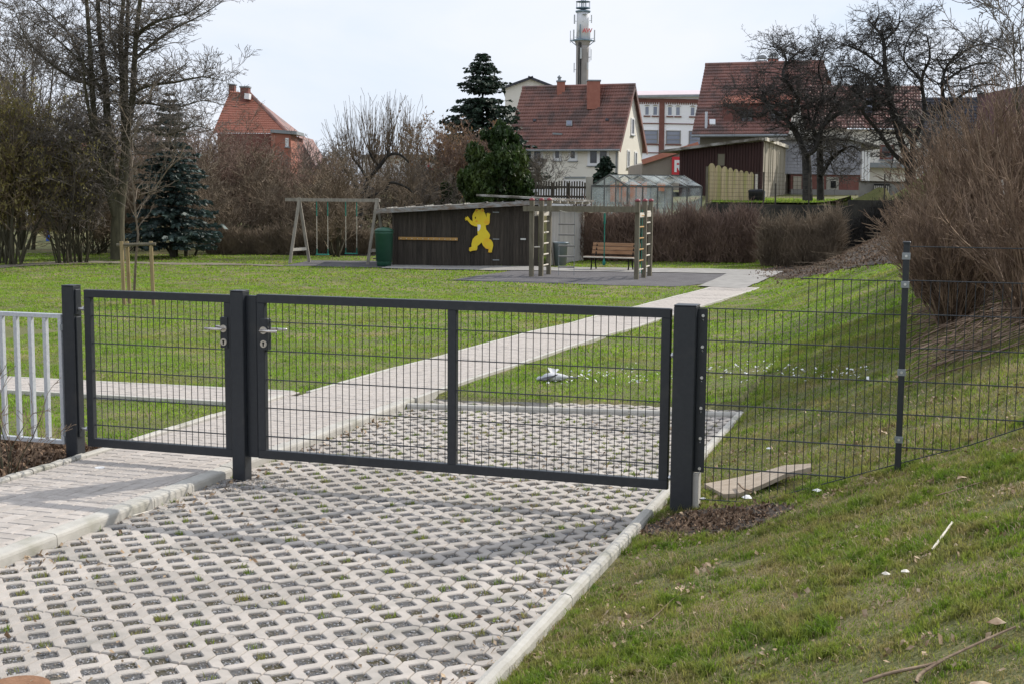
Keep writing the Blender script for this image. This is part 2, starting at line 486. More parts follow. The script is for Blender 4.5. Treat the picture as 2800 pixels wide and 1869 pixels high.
def link_mesh(name, me, material, parent=None, loc=None):
    o = bpy.data.objects.new(name, me)
    COL.objects.link(o)
    if material and not me.materials:
        me.materials.append(material)
    if parent is not None:
        o.parent = parent
        ORIG[o] = ORIG[parent]
        if loc is not None:
            o.location = [float(v) for v in (np.array(loc) - ORIG[parent])]
    else:
        ORIG[o] = np.array(loc if loc is not None else (0, 0, 0), float)
        if loc is not None:
            o.location = [float(v) for v in loc]
    return o


def np_mesh(name, V, faces, smoothed=False):
    """V (n,3); faces: list of tuples or int array (m,k)"""
    me = bpy.data.meshes.new(name)
    V = np.asarray(V, np.float32)
    if isinstance(faces, np.ndarray):
        m, k = faces.shape
        me.vertices.add(len(V))
        me.vertices.foreach_set('co', V.ravel())
        me.loops.add(m * k)
        me.loops.foreach_set('vertex_index', faces.astype(np.int32).ravel())
        me.polygons.add(m)
        me.polygons.foreach_set('loop_start', np.arange(0, m * k, k, dtype=np.int32))
        me.polygons.foreach_set('loop_total', np.full(m, k, np.int32))
        me.update(calc_edges=True)
    else:
        me.from_pydata([tuple(map(float, v)) for v in V], [], faces)
        me.update()
    if smoothed:
        me.polygons.foreach_set('use_smooth', np.ones(len(me.polygons), bool))
    return me


class MB:
    def __init__(self):
        self.v = []
        self.f = []

    def add(self, vs, fs):
        b = len(self.v)
        self.v += [np.array(v, float) for v in vs]
        self.f += [tuple(i + b for i in f) for f in fs]
        return self

    def hexa(self, a):
        """8 corners: bottom 4 ccw, top 4 ccw"""
        return self.add(a, [(3, 2, 1, 0), (4, 5, 6, 7), (0, 1, 5, 4), (1, 2, 6, 5), (2, 3, 7, 6), (3, 0, 4, 7)])

    def box(self, lo, hi):
        x0, y0, z0 = lo
        x1, y1, z1 = hi
        return self.hexa([(x0, y0, z0), (x1, y0, z0), (x1, y1, z0), (x0, y1, z0), (x0, y0, z1), (x1, y0, z1), (x1, y1, z1), (x0, y1, z1)])

    def rbox(self, lo, hi, c=0.004):
        """box with chamfered vertical and top edges"""
        x0, y0, z0 = lo
        x1, y1, z1 = hi
        ring = lambda i, z: [(x0 + i, y0, z), (x1 - i, y0, z), (x1, y0 + i, z), (x1, y1 - i, z), (x1 - i, y1, z), (x0 + i, y1, z), (x0, y1 - i, z), (x0, y0 + i, z)]
        r0 = ring(c, z0)
        r1 = ring(c, z1 - c)
        r2 = [(min(max(p[0], x0 + c), x1 - c) if True else 0, min(max(p[1], y0 + c), y1 - c), z1) for p in ring(c * 1.6, z1)]
        vs = r0 + r1 + r2
        fs = [tuple(range(7, -1, -1)), tuple(range(16, 24))]
        for k in range(2):
            for i in range(8):
                j = (i + 1) % 8
                fs.append((k * 8 + i, k * 8 + j, k * 8 + 8 + j, k * 8 + 8 + i))
        return self.add(vs, fs)

    def beam(self, p, q, w, h, up=(0, 0, 1)):
        p, q = np.array(p, float), np.array(q, float)
        d = q - p
        d /= np.linalg.norm(d)
        up = np.array(up, float)
        if abs(d @ up) > 0.98:
            up = np.array([0, 1, 0.0])
        s = np.cross(d, up)
        s /= np.linalg.norm(s)
        u = np.cross(s, d)
        a, b = s * w / 2, u * h / 2
        return self.hexa([p - a - b, p + a - b, q + a - b, q - a - b, p - a + b, p + a + b, q + a + b, q - a + b])

    def cyl(self, p, q, r0, r1=None, n=8, cap=True):
        r1 = r0 if r1 is None else r1
        p, q = np.array(p, float), np.array(q, float)
        d = q - p
        L = np.linalg.norm(d)
        d = d / L
        u = np.cross(d, (0, 0, 1) if abs(d[2]) < 0.9 else (1, 0, 0))
        u /= np.linalg.norm(u)
        w = np.cross(d, u)
        vs = []
        for c, r in ((p, r0), (q, r1)):
            for i in range(n):
                a = 2 * math.pi * i / n
                vs.append(c + (u * math.cos(a) + w * math.sin(a)) * r)
        fs = [(i, (i + 1) % n, n + (i + 1) % n, n + i) for i in range(n)]
        if cap:
            fs += [tuple(range(n - 1, -1, -1)), tuple(range(n, 2 * n))]
        return self.add(vs, fs)

    def path(self, pts, r, n=6):
        for a, b in zip(pts[:-1], pts[1:]):
            self.cyl(a, b, r, r, n)
        return self

    def lathe(self, c, prof, n=20):
        vs = []
        for r, z in prof:
            for i in range(n):
                a = 2 * math.pi * i / n
                vs.append((c[0] + r * math.cos(a), c[1] + r * math.sin(a), c[2] + z))
        fs = []
        for k in range(len(prof) - 1):
            for i in range(n):
                j = (i + 1) % n
                fs.append((k * n + i, k * n + j, k * n + n + j, k * n + n + i))
        fs += [tuple(range(n - 1, -1, -1)), tuple(range((len(prof) - 1) * n, len(prof) * n))]
        return self.add(vs, fs)

    def extrude(self, poly, off):
        """closed outline (list of 3d points, any plane) extruded by vector off"""
        n = len(poly)
        poly = [np.array(p, float) for p in poly]
        off = np.array(off, float)
        vs = poly + [p + off for p in poly]
        fs = [tuple(range(n - 1, -1, -1)), tuple(range(n, 2 * n))]
        fs += [(i, (i + 1) % n, n + (i + 1) % n, n + i) for i in range(n)]
        return self.add(vs, fs)

    def build(self, name, material, parent=None, smoothed=False, recalc=True, loc=None):
        base = ORIG[parent] if parent is not None else (np.array(loc, float) if loc is not None else np.zeros(3))
        V = np.array(self.v) - base
        me = np_mesh(name, V, self.f, smoothed)
        if recalc:
            import bmesh
            bm = bmesh.new()
            bm.from_mesh(me)
            bmesh.ops.recalc_face_normals(bm, faces=bm.faces)
            bm.to_mesh(me)
            bm.free()
        return link_mesh(name, me, material, parent, None if parent is not None else (loc if loc is not None else None))


def segs_arrays(S):
    """branch segments -> open prisms; S rows: p0 p1 r0 r1"""
    S = np.asarray(S, float)
    out_v, out_f, base = [], [], 0
    for n, sel in ((7, S[:, 6] > 0.03), (3, S[:, 6] <= 0.03)):
        T = S[sel]
        if not len(T):
            continue
        p, q = T[:, :3], T[:, 3:6]
        d = q - p
        L = np.linalg.norm(d, axis=1, keepdims=True)
        d = d / np.maximum(L, 1e-6)
        ref = np.where(np.abs(d[:, 2:3]) < 0.9, np.array([[0, 0, 1.0]]), np.array([[1.0, 0, 0]]))
        u = np.cross(d, ref)
        u /= np.linalg.norm(u, axis=1, keepdims=True)
        w = np.cross(d, u)
        a = 2 * np.pi * np.arange(n) / n
        ring = u[:, None, :] * np.cos(a)[None, :, None] + w[:, None, :] * np.sin(a)[None, :, None]
        v0 = p[:, None, :] + ring * T[:, 6][:, None, None]
        v1 = q[:, None, :] + ring * T[:, 7][:, None, None]
        V = np.concatenate([v0, v1], 1).reshape(-1, 3)
        i = np.arange(n)
        j = (i + 1) % n
        f = np.stack([i, j, n + j, n + i], 1)
        Fc = (np.arange(len(T)) * 2 * n)[:, None, None] + f[None]
        out_v.append(V)
        out_f.append(Fc.reshape(-1, 4) + base)
        base += len(V)
    return np.concatenate(out_v), np.concatenate(out_f)


def segs_obj(name, S, material, parent, kind=None):
    V, Fc = segs_arrays(S)
    me = np_mesh(name, V - ORIG[parent], Fc, True)
    o = link_mesh(name, me, material, parent)
    if kind:
        o['kind'] = kind
    return o


def rot_about(d, axis, a):
    c, s = math.cos(a), math.sin(a)
    k = axis
    kd = k[0] * d[0] + k[1] * d[1] + k[2] * d[2]
    cx = (k[1] * d[2] - k[2] * d[1], k[2] * d[0] - k[0] * d[2], k[0] * d[1] - k[1] * d[0])
    return tuple(d[i] * c + cx[i] * s + k[i] * kd * (1 - c) for i in range(3))


def nrm(d):
    L = math.sqrt(d[0] ** 2 + d[1] ** 2 + d[2] ** 2) or 1
    return (d[0] / L, d[1] / L, d[2] / L)


def perp(d):
    a = random.random() * 6.283
    r = (math.cos(a), math.sin(a), random.uniform(-1, 1))
    c = (d[1] * r[2] - d[2] * r[1], d[2] * r[0] - d[0] * r[2], d[0] * r[1] - d[1] * r[0])
    return nrm(c)


def grow(S, p, d, L, r, lev, P):
    """recursive bare branch"""
    ns = P['ns'][lev]
    wig, up = P['wig'][lev], P['up'][lev]
    step = L / ns
    rmin = P.get('rmin', 0.004)
    nodes = []
    for i in range(ns):
        d = nrm((d[0] + random.gauss(0, wig), d[1] + random.gauss(0, wig), d[2] + random.gauss(0, wig) + up))
        q = (p[0] + d[0] * step, p[1] + d[1] * step, p[2] + d[2] * step)
        r2 = max(rmin, r * (1 - P['taper'][lev] / ns))
        S.append((*p, *q, r, r2))
        p, r = q, r2
        nodes.append((p, d, r, (i + 1) / ns))
    if lev + 1 < len(P['ns']):
        nk = P['kids'][lev]
        nk = int(nk) + (random.random() < nk - int(nk))
        for k in range(nk):
            t = random.uniform(P.get('from', 0.15), 1.0)
            pn, dn, rn, tt = nodes[min(ns - 1, int(t * ns))]
            ang = random.uniform(*P['ang'][lev])
            dd = rot_about(dn, perp(dn), ang)
            grow(S, pn, dd, L * P['len'][lev] * random.uniform(0.6, 1.15) * (1.15 - 0.5 * t), max(rmin, rn * P['rr'][lev]), lev + 1, P)


# ------------------------------------------------------------------ ground
def lane_mask(X, Y):
    return (X > -1.86) & (X < 1.285) & (Y < 4.22 + 0.15 * X)


def axis(*spec):
    out = []
    for a, b, s in spec:
        out.append(np.arange(a, b - 1e-6, s))
    return np.concatenate(out)


gx = axis((-900, -150, 150), (-150, -60, 15), (-60, -20, 1.0), (-20, -6, 0.5), (-6, -1.9, 0.2), (-1.9, -1.7, 0.02), (-1.7, 1.2, 0.29), (1.2, 1.4, 0.02),
          (1.4, 6, 0.14), (6, 24, 0.75), (24, 150, 18), (150, 901, 150))
gy = axis((-200, -20, 30), (-20, -6, 2), (-6, 6, 0.14), (6, 14, 0.25), (14, 56, 0.6), (56, 120, 4), (120, 300, 45), (300, 1301, 250))
GX, GY = np.meshgrid(gx, gy)
GZ = gz(GX, GY)
GZ = np.where(lane_mask(GX, GY) & (GY > -12), -0.03, GZ)
PATHBOX = (GX > -2.97) & (GX < -1.86) & (GY < 4.0) & (GY > -12)
GZ = np.where(PATHBOX, -0.02, GZ)
nxg, nyg = len(gx), len(gy)
idx = np.arange(nxg * nyg).reshape(nyg, nxg)
gf = np.stack([idx[:-1, :-1], idx[:-1, 1:], idx[1:, 1:], idx[1:, :-1]], -1).reshape(-1, 4)
gm = mat('lawn_soil', (0.060, 0.072, 0.022), (0.175, 0.170, 0.060), 70, 0.95, 0.5, 40, c3=(0.22, 0.175, 0.085), s3=1.1, t3=(0.50, 0.68))
ground = link_mesh('ground', np_mesh('ground', np.stack([GX, GY, GZ], -1).reshape(-1, 3), gf, True), gm)
tag(ground, kind='structure')


def sheet(name, pts, material, dz, label=None, sub=0.5):
    """flat patch laid on the terrain: outline in world xy, filled with a grid-cut fan, raised dz"""
    import bmesh
    bm = bmesh.new()
    vs = [bm.verts.new((p[0], p[1], 0)) for p in pts]
    bm.faces.new(vs)
    xs = [p[0] for p in pts]
    ys = [p[1] for p in pts]
    for lo, hi, ax in ((min(xs), max(xs), 0), (min(ys), max(ys), 1)):
        k = lo + sub
        while k < hi:
            co = (k, 0, 0) if ax == 0 else (0, k, 0)
            no = (1, 0, 0) if ax == 0 else (0, 1, 0)
            bmesh.ops.bisect_plane(bm, geom=bm.verts[:] + bm.edges[:] + bm.faces[:], plane_co=co, plane_no=no)
            k += sub
    for v in bm.verts:
        v.co.z = float(gz(v.co.x, v.co.y)) + dz
    bmesh.ops.recalc_face_normals(bm, faces=bm.faces)
    for f in bm.faces:
        if f.normal.z < 0:
            f.normal_flip()
    me = bpy.data.meshes.new(name)
    bm.to_mesh(me)
    bm.free()
    o = link_mesh(name, me, material)
    return tag(o, label, None, None, 'structure')


# ------------------------------------------------------------------ lane of grass pavers
def inset(poly, t):
    n = len(poly)
    out = []
    for i in range(n):
        a, b, c = np.array(poly[i - 1]), np.array(poly[i]), np.array(poly[(i + 1) % n])
        e1, e2 = b - a, c - b
        e1 = e1 / np.linalg.norm(e1)
        e2 = e2 / np.linalg.norm(e2)
        n1, n2 = np.array([-e1[1], e1[0]]), np.array([-e2[1], e2[0]])
        m = n1 + n2
        m /= max(1e-6, np.linalg.norm(m))
        k = t / max(0.35, m @ n1)
        out.append(tuple(b + m * k))
    return out


def paver_mesh():
    mb = MB()
    U, H, g, L = 0.1, 0.061, 0.0034, 0.4
    for k in range(6):
        gl = 0.0035 if k == 0 else g
        gr = 0.0035 if k == 5 else g
        x0, x1 = k * U + gl, (k + 1) * U - gr
        ylo, yhi = 0.003, L - 0.003
        left, right = [], []
        for side, par, arr, sg, xx in ((0, k % 2, left, 1, x0), (1, (k + 1) % 2, right, -1, x1)):
            js = [j for j in range(5) if j % 2 == par]
            pts = []
            if 0 not in js:
                pts.append((xx, ylo))
            for j in js:
                y = j * U
                tip = H - (gl if side == 0 else gr)
                if j > 0:
                    pts.append((xx, y - H + 0.002))
                if j == 0:
                    pts.append((xx + sg * (tip - 0.003), ylo))
                elif j == 4:
                    pts.append((xx + sg * (tip - 0.003), yhi))
                else:
                    pts += [(xx + sg * (tip - 0.004), y - 0.006), (xx + sg * (tip - 0.004), y + 0.006)]
                if j < 4:
                    pts.append((xx, y + H - 0.002))
            if 4 not in js:
                pts.append((xx, yhi))
            arr += pts
        poly = right + left[::-1]            # ccw
        top = inset(poly, 0.0038)
        n = len(poly)
        vs = [(x, y, 0.0) for x, y in top] + [(x, y, -0.005) for x, y in poly] + [(x, y, -0.045) for x, y in poly]
        fs = [tuple(range(n))]
        for q in range(2):
            for i in range(n):
                j = (i + 1) % n
                fs.append((q * n + i, (q + 1) * n + i, (q + 1) * n + j, q * n + j))
        mb.add(vs, fs)
    V = np.array(mb.v)
    return np_mesh('paver', V, mb.f)


LX0, LY0 = -1.755, -2.96
lane = thing('lane', None, None, (0, 0, 0))
tag(lane, kind='structure')
bed = MB()
bed.add([(-1.82, -9, -0.012), (1.27, -9, -0.012), (1.27, 4.40, -0.012), (-1.82, 3.98, -0.012)], [(0, 1, 2, 3)])
bed.build('gravel_bed', M['gravel'], lane, recalc=False)
pme = paver_mesh()
HOLES = []
for r in range(-8, 19):
    for c in range(5):
        x, y = LX0 + c * 0.6, LY0 + r * 0.4
        if y + 0.4 > 4.30 + 0.15 * x + 0.06:
            continue
        if y + 0.4 < -4.7:
            continue
        o = link_mesh('paver', pme, M['paver'], lane, (x, y, RNG.normal(0, 0.0016)))
        o.rotation_euler = (RNG.normal(0, 0.0028), RNG.normal(0, 0.0022), RNG.normal(0, 0.002))
        for j in range(4):
            for i in range(6):
                if (i + j) % 2 == 0:
                    HOLES.append((x + i * 0.1, y + j * 0.1))
HOLES = np.array(HOLES)


def shards(P, size, flat=0.6, sides=5, rng=RNG):
    """little irregular stones: 5-sided bipyramids"""
    n = len(P)
    a = 2 * np.pi * (np.arange(sides) / sides)[None] + rng.uniform(0, 6.28, (n, 1))
    rr = size[:, None] * rng.uniform(0.6, 1.15, (n, sides))
    tilt = rng.normal(0, 0.25, (n, 2))
    ring = np.stack([np.cos(a) * rr, np.sin(a) * rr, np.zeros_like(a)], -1)
    ring[..., 2] = ring[..., 0] * tilt[:, :1] + ring[..., 1] * tilt[:, 1:]
    ring += P[:, None, :]
    top = P + np.stack([rng.normal(0, .2, n) * size, rng.normal(0, .2, n) * size, size * flat], -1)
    V = np.concatenate([ring, top[:, None]], 1).reshape(-1, 3)
    b = (np.arange(n) * (sides + 1))[:, None, None]
    i = np.arange(sides)
    f = np.stack([i, (i + 1) % sides, np.full(sides, sides)], 1)[None]
    return V, (b + f).reshape(-1, 3)


def stuff_mesh(name, V, Fc, material, parent=None, label=None):
    me = np_mesh(name, V - (ORIG[parent] if parent is not None else 0), Fc)
    o = link_mesh(name, me, material, parent)
    return tag(o, label, None, None, 'stuff')


pts, szs = [], []
for (hx, hy) in HOLES:
    if not (-1.8 < hx < 1.26):
        continue
    near = hy < 0.6
    n = 46 if near else 14
    q = RNG.uniform(-0.058, 0.058, (n, 2))
    q = q[np.abs(q).sum(1) < 0.060]
    pts.append(np.stack([hx + q[:, 0], hy + q[:, 1], np.full(len(q), -0.012) + RNG.uniform(0, 0.003, len(q))], -1))
    szs.append(RNG.uniform(0.0035, 0.0075, len(q)) * (1 if near else 1.5))
V, Fc = shards(np.concatenate(pts), np.concatenate(szs), 0.9)
stuff_mesh('gravel', V, Fc, M['chips'], lane)


def blades(P, h, w, lean, rng=RNG):
    """single-triangle blades plus bend: two tris each"""
    n = len(P)
    a = rng.uniform(0, 6.283, n)
    l = rng.uniform(0, 6.283, n)
    dx = np.stack([np.cos(a), np.sin(a), np.zeros(n)], -1) * (w[:, None] / 2)
    ln = np.stack([np.cos(l), np.sin(l), np.zeros(n)], -1) * (lean * h)[:, None]
    up = np.zeros((n, 3))
    up[:, 2] = h
    m = P + up * 0.55 + ln * 0.3
    t = P + up * np.sqrt(np.clip(1 - lean ** 2 * 0.7, 0.1, 1))[:, None] + ln
    V = np.stack([P - dx, P + dx, m - dx * 0.75, m + dx * 0.75, t], 1).reshape(-1, 3)
    b = (np.arange(n) * 5)[:, None, None]
    f = np.array([[0, 1, 3], [0, 3, 2], [2, 3, 4]])[None]
    return V, (b + f).reshape(-1, 3)


# moss and grass sprouting in some holes
pts = []
for (hx, hy) in HOLES:
    pr = 0.22 if hy < 0.3 else 0.5
    if hx > 0.8:
        pr += 0.25
    if RNG.random() < pr and -1.78 < hx < 1.25:
        n = RNG.integers(8, 34)
        c = RNG.uniform(-0.03, 0.03, 2)
        q = c + RNG.normal(0, 0.018, (n, 2))
        q = q[np.abs(q).sum(1) < 0.055]
        pts.append(np.stack([hx + q[:, 0], hy + q[:, 1], np.full(len(q), -0.011)], -1))
for i in range(420):      # along the kerbs
    x = RNG.choice([1.235, -1.735]) + RNG.normal(0, 0.02)
    y = RNG.uniform(-4.5, 4.0)
    if vnoise(x, y, 2.3) > 0.0:
        pts.append(A3(x, y, -0.02)[None] + np.concatenate([RNG.normal(0, 0.015, (6, 2)), np.zeros((6, 1))], 1))
P = np.concatenate(pts)
n = len(P)
V, Fc = blades(P, RNG.uniform(0.012, 0.042, n), RNG.uniform(0.003, 0.006, n), RNG.uniform(0.1, 0.9, n))
stuff_mesh('sprouting_grass', V, Fc, M['grass'], lane)

# gravel spill round the middle post
q = RNG.normal(0, 1, (900, 2)) * A3(0.22, 0.12)[:2] + A3(-1.55, -0.14)[:2]
V, Fc = shards(np.stack([q[:, 0], q[:, 1], np.full(900, 0.001)], -1), RNG.uniform(0.003, 0.007, 900), 0.9)
stuff_mesh('gravel_spill', V, Fc, M['chips'], None, 'grey gravel spilled at the foot of the middle gate post')


def profile_stone(name, prof, axis_pts, parent, material, gap=0.006):
    """kerb stone: profile in (across,z) swept from a to b"""
    a, b = [np.array(p, float) for p in axis_pts]
    d = (b - a) / np.linalg.norm(b - a)
    s = np.array([d[1], -d[0], 0])           # to the right of travel
    a = a + d * gap / 2
    b = b - d * gap / 2
    mb = MB()
    mb.extrude([a + s * u + np.array([0, 0, z]) for u, z in prof], b - a)
    return mb.build(name, material, parent)


KERB = thing('kerb', None, None, (0, 0, 0))
tag(KERB, kind='structure')
PH = 0.065
profK = [(0.108, -0.25), (0.108, 0.040), (0.103, 0.054), (0.088, 0.063), (0.02, 0.066), (0.0, 0.064), (0.0, -0.25)]
ys = [-4.9, -3.9, -2.91, -1.92, -0.93, 0.06, 1.05, 2.04, 3.03, 3.50]
for a, b in zip(ys[:-1], ys[1:]):
    profile_stone('kerb_stone', profK, [(-1.860, a, RNG.normal(0, .002)), (-1.860, b, RNG.normal(0, .002))], KERB, M['kerb'])
profE = [(0.070, -0.2), (0.072, 0.020), (0.062, 0.038), (0.036, 0.045), (0.012, 0.038), (0.0, 0.020), (0.0, -0.2)]
ys = np.arange(-5.0, 4.0, 1.0)
EDGE = thing('edging', None, None, (0, 0, 0))
tag(EDGE, kind='structure')
for y in ys:
    profile_stone('edging_stone', profE, [(1.258, y, RNG.normal(0.006, .002)), (1.258, min(y + 1, 3.92), RNG.normal(0.006, .002))], EDGE, M['kerb'])
# left border of the path: short set stones, slightly uneven
y = -4.8
profB = [(0.060, -0.2), (0.060, 0.080), (0.048, 0.092), (0.014, 0.094), (0.0, 0.082), (0.0, -0.2)]
while y < 2.62:
    L = 0.12 if y < 0.0 else 0.62
    profile_stone('border_stone', profB, [(-2.992 + RNG.normal(0, .002), y, RNG.normal(0, .003)), (-2.992 + RNG.normal(0, .002), y + L, RNG.normal(0, .003))],
                  EDGE, M['kerb'], 0.008)
    y += L
# edging across the lane
a, b = A3(-1.75, 3.31, 0.002), A3(1.32, 3.905, 0.002)
for i in range(3):
    profile_stone('edging_stone', [(u - 0.03, z) for u, z in profE], [a + (b - a) * i / 3, a + (b - a) * (i + 1) / 3], EDGE, M['kerb'])

# ------------------------------------------------------------------ brick paths
PATH = thing('path', None, None, (0, 0, 0))
tag(PATH, kind='structure')
unit = MB()
unit.rbox((-0.5, -0.5, -0.06), (0.5, 0.5, 0.0), 0.001)
BR = []      # (cx,cy,z,sx,sy,rot)


def herring(u0, u1, v0, v1):
    W = 0.1
    for i in range(int(u0 / W) - 2, int(u1 / W) + 3):
        for j in range(int(v0 / W) - 2, int(v1 / W) + 3):
            k = (i - j) % 4
            if k == 0:
                b = (i * W, j * W, (i + 2) * W, (j + 1) * W)
            elif k == 3:
                b = (i * W, j * W, (i + 1) * W, (j + 2) * W)
            else:
                continue
            b = (max(b[0], u0), max(b[1], v0), min(b[2], u1), min(b[3], v1))
            if b[2] - b[0] > 0.018 and b[3] - b[1] > 0.018:
                yield b


for b in herring(-2.93, -1.863, -4.9, 3.2):
    BR.append(((b[0] + b[2]) / 2, (b[1] + b[3]) / 2, PH, b[2] - b[0], b[3] - b[1], 0.0))
# branch to the left
tl0, tl1 = A3(-2.93, 3.09, 0), A3(-9.5, 2.76, 0)
dd = (tl1 - tl0) / np.linalg.norm(tl1 - tl0)
nn = A3(-dd[1], dd[0], 0)
for b in herring(0.0, 6.5, -0.36, 0.36):
    c = tl0 + dd * (b[0] + b[2]) / 2 + nn * (b[1] + b[3]) / 2
    BR.append((c[0], c[1], PH, b[2] - b[0], b[3] - b[1], math.atan2(dd[1], dd[0])))
# far part, bending away across the lawn
Lpx = [(1000, 1035), (1250, 962), (1480, 895), (1716, 826), (1955, 763)]
Rpx = [(1250, 1062), (1500, 980), (1660, 930), (1824, 876), (2110, 775)]
Lw = [A3(-2.93, 3.2, 0), A3(-2.91, 3.5, 0)] + [G(*p) for p in Lpx]
Rw = [A3(-1.755, 3.2, 0), A3(-1.74, 3.5, 0)] + [G(*p) for p in Rpx]


def xat(pts, y):
    return np.interp(y, [p[1] for p in pts], [p[0] for p in pts])


YEND = min(Lw[-1][1], Rw[-1][1])
half = 0.525
yy = 3.22
for b in herring(-half, half, 3.22, YEND + 0.3):
    yc = (b[1] + b[3]) / 2
    xc = (xat(Lw, yc) + xat(Rw, yc)) / 2
    BR.append((xc + (b[0] + b[2]) / 2, yc, float(max(gz(xc, yc) + 0.03, PH - 0.02 * max(0, yc - 3.4))), b[2] - b[0], b[3] - b[1], 0.0))
camd = [math.hypot(b[0] - CAM[0], b[1] - CAM[1]) for b in BR]
vis = [(b, d) for b, d in zip(BR, camd) if b[1] > -3.2 or b[0] < -2.4]
order = sorted(vis, key=lambda t: t[1])
near, far = [t[0] for t in order[:300]], [t[0] for t in order[300:]]
bme = {}


def brick_mesh(sx, sy):
    k = (round(sx, 2), round(sy, 2))
    if k not in bme:
        m = MB().rbox((-sx / 2 + .0025, -sy / 2 + .0025, -0.06), (sx / 2 - .0025, sy / 2 - .0025, 0), 0.0055)
        bme[k] = np_mesh('brick', np.array(m.v), m.f)
    return bme[k]


for b in near:
    o = link_mesh('brick', brick_mesh(b[3], b[4]), M['brick'], PATH, (b[0], b[1], b[2] + RNG.normal(0, 0.0008)))
    o.rotation_euler = (RNG.normal(0, .003), RNG.normal(0, .003), b[5] + RNG.normal(0, .003))
mb = MB()
for b in far:
    m = MB().rbox((-b[3] / 2 + .002, -b[4] / 2 + .002, -0.06), (b[3] / 2 - .002, b[4] / 2 - .002, 0), 0.004)
    c, s = math.cos(b[5]), math.sin(b[5])
    dz = RNG.normal(0, .001)
    mb.add([(b[0] + v[0] * c - v[1] * s, b[1] + v[0] * s + v[1] * c, b[2] + v[2] + dz) for v in m.v], m.f)
o = mb.build('brick_paving', M['brick'], PATH, recalc=False)
tag(o, kind='stuff')
# sand bed and borders
sm = mat('joint_sand', (0.07, 0.062, 0.05), (0.12, 0.11, 0.09), 30, 0.95)
mb = MB()
mb.box((-2.935, -5.0, -0.05), (-1.858, 3.2, PH - 0.009))
e0 = tl0 - nn * 0.36
mb.hexa([p + A3(0, 0, z) for z in (-0.05, PH - 0.009) for p in (tl0 - nn * 0.37, tl0 + nn * 0.37, tl1 + nn * 0.37, tl1 - nn * 0.37)])
prev = None
for y in np.linspace(3.2, YEND + 0.3, 40):
    xc = (xat(Lw, y) + xat(Rw, y)) / 2
    z = float(max(gz(xc, y) + 0.03, PH - 0.02 * max(0, y - 3.4))) - 0.009
    cur = (xc, y, z)
    if prev:
        mb.hexa([(prev[0] - .54, prev[1], -0.6), (prev[0] + .54, prev[1], -0.6), (xc + .54, y, -0.6), (xc - .54, y, -0.6),
                 (prev[0] - .54, prev[1], prev[2]), (prev[0] + .54, prev[1], prev[2]), (xc + .54, y, z), (xc - .54, y, z)])
    prev = cur
mb.build('sand_bed', sm, PATH)
profF = [(0.03, -0.3), (0.03, 0.101), (0.0, 0.105), (-0.03, 0.101), (-0.03, -0.3)]
yk = np.arange(3.51, YEND, 1.0)
for side, P0 in ((-1, Lw), (1, Rw)):
    for y in yk:
        xa, xb = [(xat(Lw, q) + xat(Rw, q)) / 2 + side * 0.56 for q in (y, y + 1)]
        za, zb = [float(max(gz(q[0], q[1]) + 0.03, PH - 0.02 * max(0, q[1] - 3.4))) - 0.1 for q in ((xa - side * .58, y), (xb - side * .58, y + 1))]
        if side == 1 or y > 3.5:
            profile_stone('border_stone', profF, [(xa, y, za), (xb, y + 1, zb)], EDGE, M['kerb'])
for sgn in (-1, 1):
    for i in range(6):
        p, q = tl0 + dd * (0.08 + i) + nn * sgn * 0.39 + A3(0, 0, PH - .1), tl0 + dd * (1.08 + i) + nn * sgn * 0.39 + A3(0, 0, PH - .1)
        profile_stone('border_stone', profF, [p, q], EDGE, M['kerb'])
# drain marker in the path
mb = MB().cyl((-2.62, -0.28, PH - .01), (-2.62, -0.28, PH + .004), 0.035, n=16)
o = mb.build('survey_disc', M['white'], None, loc=(-2.62, -0.28, PH - .01))
tag(o, 'small pale round disc set into the brick path before the small gate', 'disc')
mb = MB().cyl((-0.52, -3.83, -0.02), (-0.52, -3.83, 0.004), 0.13, n=32).cyl((-0.52, -3.83, 0.004), (-0.52, -3.83, 0.008), 0.105, n=32)
o = mb.build('manhole_cover', M['rust'], None, loc=(-0.52, -3.83, 0))
tag(o, 'rusty round iron cover let into the grass pavers', 'cover')

# ------------------------------------------------------------------ playground surfaces
PZ = [G(1228, 770), G(1420, 738), G(1955, 736), G(2000, 735), G(2080, 742), G(1955, 765), G(1835, 778), G(1560, 775)]
sheet('rubber_paving', PZ, M['asphalt'], 0.012)
sheet('swing_paving', [G(770, 738), G(850, 722), G(1060, 720), G(1110, 739)], M['asphalt'], 0.012)
sheet('paving_strip', [G(1040, 741), G(1070, 731), G(2060, 729), G(2140, 731), G(2075, 743), G(1990, 741), G(1500, 741), G(1300, 742)], M['strip'], 0.028)
sheet('slab_paving', [G(1905, 777), G(2030, 784), G(2138, 733), G(2002, 733)], M['strip'], 0.036)
sheet('footpath', [G(-120, 760), G(0, 750), G(130, 738), G(260, 733), G(420, 735), G(770, 736), G(770, 740), G(420, 739.5), G(260, 739), G(130, 746), G(0, 757.5),
                   G(-120, 768)], M['dirtpath'], 0.015)
# bare earth bank at the right end of the hedge
sheet('earth_bank', [G(2060, 733), G(2200, 700), G(2230, 620), G(2260, 575), G(2480, 575), G(2560, 600), G(2470, 700), G(2300, 725)], M['soil'], 0.02)
sheet('mulch_bed', [(-2.99, -5.0), (-2.99, 0.35), (-4.6, 0.35), (-9, 0.35), (-9, -5)], M['mulch'], 0.045)
sheet('hedge_soil', [G(560, 706), G(1040, 706), G(1040, 690), G(560, 690)], M['soil'], 0.02)

# ------------------------------------------------------------------ grass
exclude_polys = []


def scatter(n, x0, x1, y0, y1, ok):
    x = RNG.uniform(x0, x1, n)
    y = RNG.uniform(y0, y1, n)
    k = ok(x, y)
    x, y = x[k], y[k]
    return np.stack([x, y, gz(x, y) - 0.004], -1)


